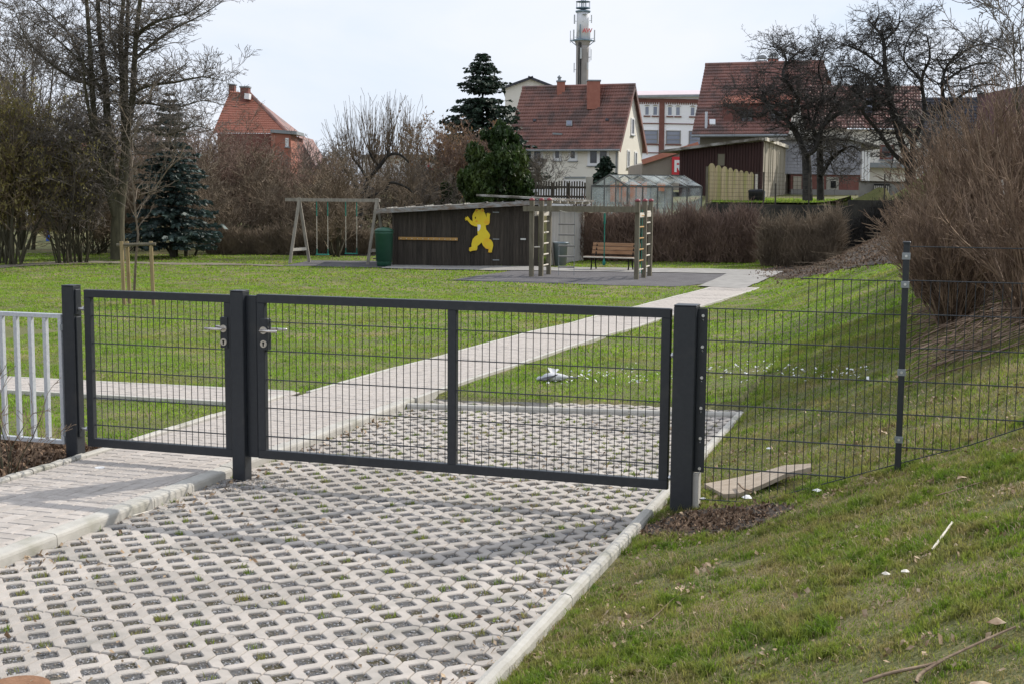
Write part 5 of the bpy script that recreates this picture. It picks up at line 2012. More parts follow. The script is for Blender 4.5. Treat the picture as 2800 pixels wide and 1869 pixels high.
# ---- barn
BD = 62.0
k0 = at(2078, 540, BD)
kb = at(1850, 470, BD + 3.5)
kr = at(2158, 540, BD + 5.5)
bu = hdir(kb, k0)
bnm = -np.cross(Z3, bu)
barn = thing('barn', 'dark red boarded barn with sloping roof and pale boarded right end', 'barn', A3(*k0[:2], 1.9))
kp = A3(*k0[:2], 0)
q0 = on_plane(1850, 404, kp, bnm)
q1 = on_plane(2078, 376, kp, bnm)
wlp = [A3(*q0[:2], 1.9), A3(*q1[:2], 1.9), q1, q0]
nbd = 60
for i in range(nbd):
    a, b = q0 + (q1 - q0) * i / nbd, q0 + (q1 - q0) * (i + 1) / nbd
    of = bnm * (0.03 if i % 2 else 0)
    MB().hexa([A3(*(a + of)[:2], 1.9), A3(*(b + of)[:2], 1.9), A3(*(b - bnm * .05)[:2], 1.9), A3(*(a - bnm * .05)[:2], 1.9), a + of, b + of, b - bnm * .05, a - bnm * .05]).build('board', M['barnwood'], barn)
sdir = hdir(A3(*k0[:2], 0), A3(*kr[:2], 0))
sn = np.cross(sdir, Z3)
k1 = on_plane(2155, 401, kp, sn)
sw_ = [A3(*q1[:2], 1.9), A3(*k1[:2], 1.9), k1, q1]
nbd = 15
for i in range(nbd):
    a, b = q1 + (k1 - q1) * i / nbd, q1 + (k1 - q1) * (i + 1) / nbd
    of = sn * (0.03 if i % 2 else 0)
    MB().hexa([A3(*(a + of)[:2], 1.7), A3(*(b + of)[:2], 1.7), A3(*(b - sn * .05)[:2], 1.7), A3(*(a - sn * .05)[:2], 1.7), a + of, b + of, b - sn * .05, a - sn * .05]).build('end_board', M['greyboards'], barn)
for t in (0.24, 0.5, 0.78):
    a = q1 + (k1 - q1) * t + sn * 0.05
    MB().beam(A3(*a[:2], 2.6), a - Z3 * 0.15, 0.05, 0.03).build('cover_strip', M['palewood'], barn)
qa = on_plane(1806, 412, kp, bnm)
rtop = q1 + Z3 * 0.05
bk = np.cross(Z3, bu) * 1.3
rr_ = MB().hexa([qa + bnm * .35, rtop + bnm * .35, rtop + bk, qa + bk] + [v + Z3 * .12 for v in (qa + bnm * .35, rtop + bnm * .35, rtop + bk, qa + bk)]).build('roof', M['roofing'], barn)
MB().beam(q1 + sn * .12 + Z3 * .1, k1 + sn * .12 + Z3 * .1, 0.1, 0.16).build('verge', M['palewood'], barn)
q_l = k1 + (q0 - q1) * .9
MB().hexa([q1, k1, q_l, q1 + (q0 - q1) * .9] + [v + Z3 * .12 for v in (q1, k1, q_l, q1 + (q0 - q1) * .9)]).build('roof', M['roofing'], barn)
wall_window(barn, kp + bnm * .03, bnm, 1952, 1977, 409, 447, 0.05, M['olive'], M['barnwood'], sill=False)

# ---- big red roofed house
HDp = 82.0
eL = at(1882, 361, HDp)
zE = eL[2]
eR = hit(2260, 352, zE)
uu = hdir(eL, eR)
vv = np.cross(Z3, uu)
nfr = -vv
Lw_ = float((eR - eL) @ uu)
rdp = 5.2
zR_ = at(1916, 171, HDp + rdp)[2]
lh = thing('large_house', 'big house with a long steep red tiled roof behind the barn', 'house', A3(*((eL + eR) / 2)[:2], 2.5))
e0, e1 = A3(*eL[:2], zE), A3(*eR[:2], zE)
rl0 = on_plane(1916, 171, A3(*(eL + vv * rdp)[:2], 0), nfr)
rl1 = on_plane(2241, 158, A3(*(eL + vv * rdp)[:2], 0), nfr)
zR_ = (rl0[2] + rl1[2]) / 2
rl0[2] = rl1[2] = zR_
tiled('roof', e0, e1, rl1, rl0, 60, 22, M['tile'], lh, 0.03, 0.07, 4)
tiled('roof', e1 + vv * 2 * rdp, e0 + vv * 2 * rdp, rl0, rl1, 20, 8, M['tile'], lh, 0.03, 0.07, 2)
MB().cyl(rl0 + Z3 * .05, rl1 + Z3 * .05, 0.12, n=8).build('ridge', M['tile'], lh)
a, b = A3(*(eL + uu * 0.4 + vv * .5)[:2], 2.5), A3(*(eR - uu * .2 + vv * .5)[:2], 2.5)
m = MB()
m.add([a, b, b + vv * 9.4, a + vv * 9.4, A3(*a[:2], zE + .5), A3(*b[:2], zE + .5), A3(*(b + vv * 9.4)[:2], zE + .5), A3(*(a + vv * 9.4)[:2], zE + .5), A3(*(rl0 + uu * .3)[:2], zR_ - .2), A3(*(rl1 - uu * .3)[:2], zR_ - .2)],
      [(0, 1, 5, 4), (1, 2, 6, 9, 5), (2, 3, 7, 6), (3, 0, 4, 8, 7)])
m.build('wall', M['olive'], lh)
MB().cyl(e0 - Z3 * .08 - vv * .05, e1 - Z3 * .08 - vv * .05, 0.09, n=8).build('gutter', M['zinc'], lh)
rsn = np.cross(uu, (rl0 - e0))
rsn /= np.linalg.norm(rsn)
if rsn[2] < 0:
    rsn = -rsn
roof_box(lh, 'skylight', 1931, 1947, 323, 336, e0, rsn, 0.16, M['whitewindow'])
a = on_plane(1921, 343, e0, rsn)
MB().cyl(a, a + Z3 * 1.0, 0.09, n=8).build('vent_pipe', M['galv'], lh)
# shed dormer
dface = A3(*(eL + vv * 0.9)[:2], 0)
d0, d1 = on_plane(1968, 276, dface, nfr), on_plane(2166, 272, dface, nfr)
d2, d3 = on_plane(2166, 345, dface, nfr), on_plane(1968, 352, dface, nfr)
dm = MB()
dm.extrude([d3, d2, d1, d0], vv * 3.2)
dmr = dm.build('dormer', M['redbrick'], lh)
dback = A3(*(eL + vv * 3.6)[:2], 0)
t0, t1 = on_plane(1978, 248, dback, nfr), on_plane(2170, 243, dback, nfr)
tiled('dormer_roof', d0 - vv * .3 - uu * .2, d1 - vv * .3 + uu * .2, t1, t0, 30, 6, M['tile_bright'], lh, 0.03, 0.06)
for x0, x1 in ((2015, 2050), (2095, 2130)):
    wall_window(lh, dface, nfr, x0, x1, 290, 325, 0.08, fm_=M['barnwood'], mull=(0.5,))
chimney(lh, 2062, 2082, 158, 170, HDp + rdp, 0.7, M['orangebrick'])
chimney(lh, 2092, 2116, 150, 170, HDp + rdp, 0.7, M['orangebrick'])
for x in (2072, 2104):
    c = at(x, 149 if x < 2100 else 142, HDp + rdp + .3)
    w = 0.3
    m = MB()
    arc = [c + RGT * (w * math.cos(t)) + Z3 * (0.22 * math.sin(t)) for t in np.linspace(0, math.pi, 9)]
    m.extrude(arc, FWD * 0.6)
    m.build('chimney_cowl', M['zinc'], lh)

# ---- middle house with bright tile lines, cream walls
MD = 72.0
mE0, mE1 = at(2190, 340, MD), at(2512, 336, MD - 0.6)
mE1[2] = mE0[2]
mu_ = hdir(mE0, mE1)
mv_ = np.cross(Z3, mu_)
mh = thing('cottage', 'cream house with glinting red tiles behind the apple trees', 'house', A3(*((mE0 + mE1) / 2)[:2], 2.2))
mr0, mr1 = at(2200, 222, MD + 4), at(2505, 222, MD + 3.6)
mr1[2] = mr0[2]
tiled('roof', mE0 - mv_ * .3, mE1 - mv_ * .3, mr1, mr0, 40, 14, M['tile'], mh, 0.05, 0.05)
a, b = A3(*(mE0 + mv_ * .1)[:2], 2.0), A3(*(mE1 + mv_ * .1)[:2], 2.0)
m = MB()
m.add([a, b, b + mv_ * 8, a + mv_ * 8] + [A3(*p[:2], mE0[2]) for p in (a, b, b + mv_ * 8, a + mv_ * 8)] + [A3(*(b + mv_ * 4)[:2], mr0[2] - .1), A3(*(a + mv_ * 4)[:2], mr0[2] - .1)],
      [(0, 1, 5, 4), (1, 2, 6, 8, 5), (2, 3, 7, 6), (3, 0, 4, 9, 7)])
m.build('wall', M['cream'], mh)
mp0 = A3(*(mE0 + mv_ * .1)[:2], 0)
wall_window(mh, mp0, -mv_, 2397, 2434, 380, 420, 0.10, fm_=M['redbrick'], bars=(0.5,))
a, b = on_plane(2370, 436, mp0 - mv_ * .3, -mv_), on_plane(2500, 436, mp0 - mv_ * .3, -mv_)
MB().beam(a, b, 0.5, 0.25).build('ledge', M['zinc'], mh)
rsn2 = np.cross(mu_, mr0 - mE0)
rsn2 /= np.linalg.norm(rsn2)
if rsn2[2] < 0:
    rsn2 = -rsn2
roof_box(mh, 'skylight', 2354, 2374, 268, 300, mE0, rsn2, 0.35, M['paneblue'])

# ---- grey slate-clad shed on brick base
ED = 66.0
es = thing('slate_clad_shed', 'grey slate clad shed on a red brick base behind the first apple tree', 'shed', at(2250, 530, ED))
a, b = at(2140, 470, ED), at(2345, 470, ED)
eu = hdir(a, b)
ev = np.cross(Z3, eu)
ep = A3(*a[:2], 0)
en = -ev


def efacade(name, x0, x1, y0, y1, material, out, deep=0.3):
    c = [on_plane(x0, y1, ep, en), on_plane(x1, y1, ep, en), on_plane(x1, y0, ep, en), on_plane(x0, y0, ep, en)]
    return MB().extrude([p + en * out for p in c], ev * deep).build(name, material, es)


efacade('wall', 2080, 2345, 372, 463, M['eternit'], 0.05, 5)
for r in range(9):
    for c_ in range(14):
        x0 = 2090 + c_ * 18.2 - (9 if r % 2 else 0)
        x1 = min(x0 + 17.6, 2345)
        y0 = 384 + r * 8.8
        cpt = [on_plane(x0, y0 + 9.4, ep, en), on_plane(x1, y0 + 9.4, ep, en), on_plane(x1, y0, ep, en), on_plane(x0, y0, ep, en)]
        v = [cpt[0] + en * .085, cpt[1] + en * .085, cpt[2] + en * .06, cpt[3] + en * .06]
        MB().extrude(v, ev * 0.012).build('slate', M['eternit'], es)
efacade('brick_base', 2155, 2345, 463, 512, M['redbrick'], 0.0, 4.8)
efacade('plinth', 2155, 2345, 505, 545, M['greyrender'], 0.06, 4.9)
efacade('patch', 2252, 2286, 470, 508, M['concrete'], 0.03)
efacade('opening', 2264, 2278, 481, 500, M['black'], 0.05, 0.2)
efacade('door', 2161, 2184, 470, 540, M['greyboards'], 0.05, 0.2)
for k in range(3):
    efacade('corner_board', 2347 + k * 8, 2353 + k * 8, 396, 482, M['whitewindow'], 0.1, 0.15)
rA, rB, rC = [on_plane(x, y, ep, en) for x, y in ((2085, 374), (2300, 364), (2395, 392))]
for a, b in ((rA, rB), (rB, rC)):
    MB().hexa([a + en * .4, b + en * .4, b + ev * 5, a + ev * 5] + [p + Z3 * .12 for p in (a + en * .4, b + en * .4, b + ev * 5, a + ev * 5)]).build('roof', M['roofing'], es)

# ---- grey garden wall with slatted gate
GW = 62.0
gw = thing('garden_wall', 'low grey rendered wall with a dark slatted gate', 'wall', at(2410, 540, GW))
a, b = at(2345, 483, GW), at(2520, 484, GW)
MB().extrude([A3(*a[:2], 1.7), A3(*b[:2], 1.7), b, a], FWD * 0.25).build('wall', M['greyrender'], gw)
MB().beam(a + FWD * .12 + Z3 * .03, b + FWD * .12 + Z3 * .03, 0.35, 0.07).build('coping', M['picket'], gw)
g0, g1 = at(2382, 535, GW - .1), at(2426, 487, GW - .1)
gt = MB().extrude([A3(*g0[:2], 1.75), A3(*g1[:2], 1.75), A3(*g1[:2], g1[2]), A3(*g0[:2], g1[2])], FWD * 0.03).build('gate', M['black'], gw)
for k in range(8):
    x = 2385 + k * 5.4
    a, b = at(x, 534, GW - .16), at(x, 492, GW - .16)
    MB().beam(a, b, 0.05, 0.03).build('slat', M['corrug'], gt)

# ---- dark roofed house, brick house at right edge, teal shed
DD = 96.0
dh = thing('dark_roofed_house', 'house with a wide dark slate roof behind the thicket', 'house', at(2600, 480, DD))
a, b, c, d = at(2470, 392, DD), at(2800, 388, DD), at(2790, 243, DD + 5), at(2462, 250, DD + 5)
tiled('roof', a, b, c, d, 44, 18, M['tile_dark'], dh, 0.03, 0.05, 3)
MB().extrude([A3(*a[:2], 2), A3(*b[:2], 2), b, a], FWD * 9).build('wall', M['whiteplaster'], dh)
for x in (2526, 2572):
    cc = on_plane(x, 335, a, np.cross(b - a, d - a) / np.linalg.norm(np.cross(b - a, d - a)))
    MB().beam(cc - RGT * .25, cc + RGT * .25, 0.3, 0.4).build('skylight', M['paneblue'], dh)
chimney(dh, 2668, 2684, 236, 250, DD + 5, 0.6, M['redbrick'])
b2 = thing('brick_house', 'dark red tiled gable wall rising at the right edge', 'house', at(2860, 480, 84))
a, b = at(2776, 480, 84), at(3000, 480, 84)
t = at(2776, 212, 84)
MB().extrude([A3(*a[:2], 2), A3(*b[:2], 2), A3(*b[:2], t[2] + 0), A3(*a[:2], t[2])], FWD * 8).build('wall', mat('tile_hung_wall', (0.10, 0.048, 0.052), (0.15, 0.07, 0.072), 2, 0.8, 0.3, 8), b2)
for r in range(28):
    z = t[2] - 0.1 - r * 0.3
    MB().beam(A3(*a[:2], z) - FWD * .03, A3(*b[:2], z) - FWD * .03, 0.04, 0.05).build('tile_course', M['tile'], b2)
ts = thing('teal_hut', 'small teal green boarded hut half hidden by the thicket', 'hut', at(2605, 475, 76))
a, b = at(2572, 480, 76), at(2650, 480, 76)
zt = at(2600, 413, 76)[2]
nbt = 12
for i in range(nbt):
    p, q = a + (b - a) * i / nbt, a + (b - a) * (i + 1) / nbt
    of = FWD * (0.02 if i % 2 else 0)
    MB().extrude([A3(*(p + of)[:2], 2), A3(*(q + of)[:2], 2), A3(*(q + of)[:2], zt), A3(*(p + of)[:2], zt)], FWD * 0.04).build('board', M['teal'], ts)
MB().hexa([A3(*(p_ + o_)[:2], zt) for p_, o_ in ((a, -FWD * .3), (b, -FWD * .3), (b, FWD * 3), (a, FWD * 3))] + [A3(*(p_ + o_)[:2], zt + .15) for p_, o_ in ((a, -FWD * .3), (b, -FWD * .3), (b, FWD * 3), (a, FWD * 3))]).build('roof', M['roofing'], ts)

# ---- house on the left with orange red hipped roof
LD = 84.0
oh = thing('red_roofed_house', 'brick house with bright red tiled roof behind bare brown trees', 'house', at(690, 480, LD))
pk, e_r, e_l = at(640, 262, LD + 3), at(778, 375, LD), at(572, 378, LD)
pk2 = at(668, 268, LD + 3)
e_r[2] = e_l[2]
o = tiled('roof', e_l, e_r, pk2, pk - RGT * .5, 30, 18, M['tile_bright'], oh, 0.03, 0.05, 3)
back = FWD * 8
m = MB()
m.add([e_r, e_r + back, pk2 + FWD * .8, pk2], [(0, 1, 2, 3)])
m.build('hip', M['tile'], oh)
MB().cyl(e_r + Z3 * .05, pk2 + Z3 * .08, 0.12, n=8).build('hip_ridge', M['tile'], oh)
MB().extrude([A3(*(e_l + RGT * .3)[:2], 2), A3(*(e_r - RGT * .3)[:2], 2), A3(*(e_r - RGT * .3)[:2], e_r[2]), A3(*(e_l + RGT * .3)[:2], e_r[2])], FWD * 8).build('wall', M['redbrick'], oh)
d0, d1 = at(730, 374, LD - .8), at(802, 378, LD - .8)
MB().hexa([d0, d1, d1 + FWD * 3, d0 + FWD * 3] + [v + Z3 * .2 for v in (d0, d1, d1 + FWD * 3, d0 + FWD * 3)]).build('porch_roof', M['zinc'], oh)
MB().extrude([A3(*(d0 + FWD * .2)[:2], 2), A3(*(d1 + FWD * .2 - RGT * .4)[:2], 2), (d1 + FWD * .2 - RGT * .4), d0 + FWD * .2], FWD * 2.5).build('porch', M['orangebrick'], oh)
wall_window(oh, d0 + FWD * .19, -FWD, 772, 781, 388, 412, 0.09)
chimney(oh, 614, 630, 246, 268, LD + 3.6, 0.6, M['redbrick'])
chimney(oh, 646, 669, 252, 280, LD + 2.2, 0.7, M['redbrick'])
MB().beam(at(660, 276, LD + 2.1), at(673, 277, LD + 2.1), 0.7, 0.35).build('flashing', M['whitewindow'], oh)

# white shop building with red signs, seen through the shrubs; pale houses at far left
WD = 120.0
ws = thing('white_shop', 'long white shop building behind the bare shrubs', 'building', at(1100, 520, WD))
a, b = at(980, 436, WD), at(1330, 428, WD)
MB().extrude([A3(*a[:2], 1.5), A3(*b[:2], 1.5), b, a], FWD * 15).build('wall', M['whiteplaster'], ws)
MB().beam(a - FWD * .2, b - FWD * .2, 0.6, 0.3).build('roof_edge', M['greyrender'], ws)
for (x0, x1, y0, y1, nm) in ((1162, 1192, 441, 468, 'upper'), (1160, 1192, 474, 500, 'middle'), (1172, 1194, 506, 540, 'lower')):
    sg2 = thing('wall_sign', nm + ' red framed white sign on the shop wall behind the shrubs', 'sign', at(x0, y1, WD - .3), 'red signs on the white shop')
    c = [at(x0, y1, WD - .3), at(x1, y1, WD - .3), at(x1, y0, WD - .3), at(x0, y0, WD - .3)]
    MB().extrude(c, -FWD * .08).build('board', M['red'], sg2)
    c = [at(x0 + 5, y1 - 5, WD - .4), at(x1 - 7, y1 - 5, WD - .4), at(x1 - 7, y0 + 6, WD - .4), at(x0 + 5, y0 + 6, WD - .4)]
    MB().extrude(c, -FWD * .04).build('face', M['whiteletter'], sg2)
for (x0, x1, y0, y1) in ((1138, 1148, 535, 549), (1152, 1166, 535, 549), (1217, 1230, 448, 460), (1219, 1232, 470, 480)):
    c = [at(x0, y1, WD - .3), at(x1, y1, WD - .3), at(x1, y0, WD - .3), at(x0, y0, WD - .3)]
    MB().extrude(c, -FWD * .08).build('red_panel', M['red'], ws)
og = thing('ochre_house', 'small ochre house glimpsed through the brown shrubs', 'house', at(810, 540, 100))
a, b = at(775, 470, 100), at(842, 470, 100)
MB().extrude([A3(*a[:2], 1.5), A3(*b[:2], 1.5), b, a], FWD * 7).build('wall', mat('ochre_render', (0.62, 0.36, 0.16), (0.68, 0.42, 0.2), 0.6, 0.9), og)
MB().extrude([a - RGT * .5, b + RGT * .5, (a + b) / 2 + Z3 * 2.4], FWD * 7.4).build('roof', M['tile'], og)
lw = thing('white_cottage', 'pale house glimpsed between the shrubs at the far left', 'house', at(90, 650, 70))
a, b = at(40, 560, 70), at(170, 556, 70)
MB().extrude([A3(*a[:2], -.3), A3(*b[:2], -.3), b, a], FWD * 6).build('wall', M['whiteplaster'], lw)
MB().extrude([A3(*a[:2], -.4), A3(*b[:2], -.4), A3(*b[:2], .5), A3(*a[:2], .5)], -FWD * .1).build('plinth', M['picket'], lw)
MB().extrude([a - RGT * .4 - FWD * .5, b + RGT * .4 - FWD * .5, b + RGT * .4 + FWD * 3 + Z3 * 3, a - RGT * .4 + FWD * 3 + Z3 * 3], Z3 * .1).build('roof', M['tile_bright'], lw)
wall_window(lw, A3(*a[:2], 0) , -FWD, 100, 118, 650, 668, 0.1)
bl_ = thing('blue_banner', 'narrow blue banner on a pole behind the left shrubs', 'banner', at(126, 700, 58))
MB().cyl(at(127, 712, 58), at(127, 630, 58), 0.03, n=6).build('pole', M['zinc'], bl_)
MB().extrude([at(122, 698, 57.95), at(131, 698, 57.95), at(131, 640, 57.95), at(122, 640, 57.95)], -FWD * .02).build('cloth', M['blue'], bl_)

# ---- greenhouse
HG = 50.5
gg = thing('greenhouse', 'glass greenhouse with dark metal frame behind the hedge', 'greenhouse', at(1760, 575, HG))
zbase = at(1760, 575, HG)[2] - 0.35
P_el = at(1611, 508, HG + 0.6)
P_er = at(1709, 503, HG - 0.6)
gu = hdir(P_el, P_er)
zeg = (P_el[2] + P_er[2]) / 2
P_el[2] = P_er[2] = zeg
apx = (P_el + P_er) / 2
gax = np.cross(gu, Z3) * -1
Lg = None
far_er = at(1912, 500, HG + 0.8)
gl = hdir(P_er, far_er)
LG = float(np.linalg.norm((far_er - P_er)[:2]))
zap = at(1677, 474, Dp(apx))[2]
GLEN = gl * LG
fr = MB()
apx[2] = zap


def gbeam(a, b, w=0.05):
    MB().beam(a, b, w, w).build('frame_bar', M['ghframe'], gg)


def gpane(c):
    n_ = np.cross(c[1] - c[0], c[-1] - c[0])
    n_ /= np.linalg.norm(n_)
    MB().extrude(c, n_ * 0.006).build('glass_pane', M['ghglass'], gg)


def fz(p, z):
    return A3(p[0], p[1], z)


nbay = 5
gbeam(apx, apx + GLEN)
for e in (P_el, P_er):
    gbeam(e, e + GLEN)
    gbeam(fz(e, zbase), fz(e, zbase) + GLEN)
for k in range(nbay + 1):
    o_ = GLEN * k / nbay
    for e in (P_el, P_er):
        gbeam(fz(e, zbase) + o_, e + o_)
        gbeam(e + o_, apx + o_)
    if k < nbay:
        o2 = GLEN * (k + 1) / nbay
        for e in (P_er, P_el):
            gpane([fz(e, zbase + .05) + o_ + gl * .04, fz(e, zbase + .05) + o2 - gl * .04, e + o2 - gl * .04 - Z3 * .04, e + o_ + gl * .04 - Z3 * .04])
            gpane([e + o_ + gl * .04 + Z3 * .05, e + o2 - gl * .04 + Z3 * .05, apx + o2 - gl * .04, apx + o_ + gl * .04])
gm_ = [P_el + (P_er - P_el) * t for t in (0, 0.36, 0.68, 1.0)]
for i, p in enumerate(gm_):
    zt = zeg + (zap - zeg) * (1 - abs(2 * (0, .36, .68, 1)[i] - 1))
    gbeam(fz(p, zbase), fz(p, zt), 0.045)
gbeam(P_el, P_er, 0.05)
for i in range(3):
    gpane([fz(gm_[i], zbase + .05), fz(gm_[i + 1], zbase + .05), fz(gm_[i + 1], zeg - .04), fz(gm_[i], zeg - .04)])
gpane([P_el + Z3 * .05, P_er + Z3 * .05, apx - Z3 * .05])
# things behind the glass
ob = thing('orange_shed', 'orange boarded garden hut standing behind the greenhouse glass', 'hut', at(1720, 560, HG + 6))
for k, (x0, x1) in enumerate(((1662, 1680), (1686, 1706), (1716, 1740), (1740, 1762), (1790, 1812))):
    a, b = at(x0, 560, HG + 6), at(x1, 560, HG + 6)
    t = at(x0, 492 if k < 4 else 495, HG + 6)[2]
    bo = at(x0, 548 if k < 4 else 517, HG + 6)[2]
    MB().extrude([fz(a, bo), fz(b, bo), fz(b, t), fz(a, t)], FWD * 0.05).build('board', M['orangewall'], ob)
a, b = at(1655, 560, HG + 6.2), at(1830, 560, HG + 6.2)
MB().extrude([fz(a, 1.6), fz(b, 1.6), fz(b, at(1700, 495, HG + 6)[2]), fz(a, at(1700, 495, HG + 6)[2])], FWD * 2).build('wall', M['olive'], ob)

# ---- scalloped fence, bin, retaining wall, pickets, wire fence
WF = 52.0
wf = thing('board_fence', 'pale new board fence with rounded tops stepping down', 'fence', at(1990, 548, WF))
xs_ = [1929, 1948, 1965.5, 1982.5, 1997, 2012.5, 2026.5, 2041, 2054]
tops_ = [438, 443, 446, 449.5, 453, 456, 458, 460]
for i in range(8):
    x0, x1 = xs_[i] + 0.4, xs_[i + 1] - 0.4
    yb = 551 - i * 0.9
    yt = tops_[i]
    wpx = x1 - x0
    pl = [(x0, yb), (x1, yb), (x1, yt + 8)]
    for t in np.linspace(0.12, math.pi - 0.12, 7):
        pl.append(((x0 + x1) / 2 + wpx * 0.40 * math.cos(t), yt + 7 - 7 * math.sin(t)))
    pl.append((x0, yt + 8))
    MB().extrude([at(x, y, WF) for x, y in pl], FWD * 0.03).build('board', M['fencewood'], wf)
for y in (470, 530):
    MB().beam(at(1929, y, WF + .07), at(2054, y, WF + .07), 0.05, 0.1).build('rail', M['fencewood'], wf)
MB().beam(at(1926, 555, WF), at(1926, 447, WF), 0.09, 0.09).build('post', M['oldwood'], wf)
MB().beam(at(2061, 530, WF), at(2061, 466, WF), 0.10, 0.06).build('post', M['palewood'], wf)
bkb = at(2060, 545, 51)
bb2 = thing('compost_bin', 'black plastic bin on the wall in front of the board fence', 'bin', bkb)
MB().lathe(bkb, [(0.27, 0), (0.29, 0.40), (0.30, 0.42), (0.30, 0.48), (0.22, 0.52)], 20).build('body', M['blackbin'], bb2, True)
MB().beam(bkb + RGT * .32 + Z3 * .06, bkb + RGT * .34 + Z3 * .46, .03, .02).build('handle', M['zinc'], bb2)
rw = thing('retaining_wall', 'low mossy concrete retaining wall above the hedge', 'wall', at(2150, 570, 47.6))
for (x0, x1, yt, dd_) in ((1928, 2195, 548, 47.6), (2195, 2320, 548, 47.5), (2320, 2475, 532, 47.4)):
    n_ = 4 if x1 - x0 > 200 else 2
    for k in range(n_):
        xa, xb = x0 + (x1 - x0) * k / n_, x0 + (x1 - x0) * (k + 1) / n_ - 0.6
        a, b = at(xa, yt, dd_), at(xb, yt + RNG.normal(0, .4), dd_ + RNG.normal(0, .03))
        MB().extrude([A3(*a[:2], -.2), A3(*b[:2], -.2), b, a], FWD * 0.4).build('block', M['mosswall'], rw)
sheet('upper_grass', [at(1935, 545, 48.1), at(2320, 545, 48.1), at(2345, 540, 60), at(1945, 540, 60)], gm, 0.05)
P = []
for i in range(5200):
    p = at(RNG.uniform(1940, 2325), 540, RNG.uniform(48.0, 58))
    P.append((p[0], p[1], float(gz(p[0], p[1])) + 0.04))
V, Fc = blades(np.array(P), RNG.uniform(0.03, 0.10, len(P)), RNG.uniform(0.02, 0.05, len(P)), RNG.uniform(0.1, 0.8, len(P)))
stuff_mesh('upper_lawn', V, Fc, M['lawn'], None, 'strip of bright grass on top of the retaining wall')
pf = thing('picket_fence', 'dark weathered picket fence beside the concrete post', 'fence', at(1525, 545, 52))
for k in range(20):
    x = 1459 + k * 7.0
    yt = 494 + RNG.normal(0, 1.2)
    w = 0.055
    MB().beam(at(x, 548, 52), at(x + RNG.normal(0, .5), yt, 52), w, 0.02).build('picket', M['picket'], pf)
for y in (510, 536):
    MB().beam(at(1455, y, 52.05), at(1596, y, 52.05), 0.03, 0.08).build('rail', M['picket'], pf)
for x in (1503, 1549):
    MB().beam(at(x, 550, 52.1), at(x, 498, 52.1), 0.10, 0.08).build('post', M['picket'], pf)
cpz = thing('concrete_post', 'square old concrete post between picket fence and greenhouse', 'post', at(1605, 545, 52))
MB().beam(at(1605, 552, 52), at(1604, 481, 52), 0.26, 0.26, RGT).build('shaft', M['concrete'], cpz)
rwl = thing('low_wall', 'whitewashed low wall behind the picket fence', 'wall', at(1525, 545, 56))
a, b = at(1440, 517, 56), at(1612, 515, 56)
MB().extrude([A3(*a[:2], 1), A3(*b[:2], 1), b, a], FWD * .3).build('wall', M['whiteplaster'], rwl)
cpr = thing('porch_canopy', 'pale canopy over the door at the foot of the cream house', 'canopy', at(1560, 490, 84))
a, b = at(1536, 484, 84), at(1594, 483, 84)
MB().extrude([a, b, b + FWD * 2 + Z3 * .05, a + FWD * 2 + Z3 * .05], -Z3 * .8).build('canopy', M['whiteplaster'], cpr)
MB().beam(a, b, .1, .12).build('edge', M['zinc'], cpr)
wr_ = thing('wire_fence', 'thin dark wire mesh fence on the retaining wall below the apple trees', 'fence', at(2200, 548, 47.9))
for x in (2081, 2114, 2205, 2412):
    MB().cyl(at(x, 575 if x > 2300 else 548, 47.9), at(x, 460 if x != 2114 else 490, 47.9), 0.03, n=6).build('post', M['picket'], wr_)
for k in range(9):
    y = 462 + k * 11
    MB().cyl(at(1930, y, 47.9), at(2205, y, 47.9), 0.0045, n=3, cap=False).build('wire', M['picket'], wr_)
for k in range(26):
    y0 = 470 if k % 1 == 0 else 462
    x = 1932 + k * 10.5
    MB().cyl(at(x, 548, 47.9), at(x, 462, 47.9), 0.0035, n=3, cap=False).build('wire', M['picket'], wr_)

# ================================================================== trees and shrubs
TWIGP = dict(ns=[6, 5, 4, 3], wig=[0.09, 0.13, 0.16, 0.18], up=[0.035, 0.03, 0.03, 0.03], taper=[0.75, 0.8, 0.8, 0.8], kids=[7, 5, 3.2],
             ang=[(0.45, 0.95), (0.4, 1.0), (0.4, 1.0)], len=[0.52, 0.5, 0.5], rr=[0.55, 0.55, 0.6], rmin=0.006)


def limb(S, pts, r0, r1, sub=3):
    pts = [np.array(p, float) for p in pts]
    n_ = (len(pts) - 1) * sub
    nodes = []
    for i in range(n_ + 1):
        t = i / sub
        k = min(int(t), len(pts) - 2)
        f = t - k
        p0, p1 = pts[max(k - 1, 0)], pts[k]
        p2, p3 = pts[k + 1], pts[min(k + 2, len(pts) - 1)]
        p = 0.5 * (2 * p1 + (p2 - p0) * f + (2 * p0 - 5 * p1 + 4 * p2 - p3) * f * f + (3 * p1 - p0 - 3 * p2 + p3) * f ** 3)
        nodes.append((p, r0 + (r1 - r0) * i / n_))
    for (a, ra), (b, rb2) in zip(nodes[:-1], nodes[1:]):
        S.append((*a, *b, ra, rb2))
    return nodes


# --- big multi-stemmed bare tree, left
TD1 = 41.0
bt = thing('bare_tree', 'tall bare tree with several upright trunks and a wide twiggy crown on the left lawn', 'tree', G(315, 722))
T = []
C = []


def L1(pts, dd):
    return [at(x, y, TD1 + d) for (x, y), d in zip(pts, dd)]


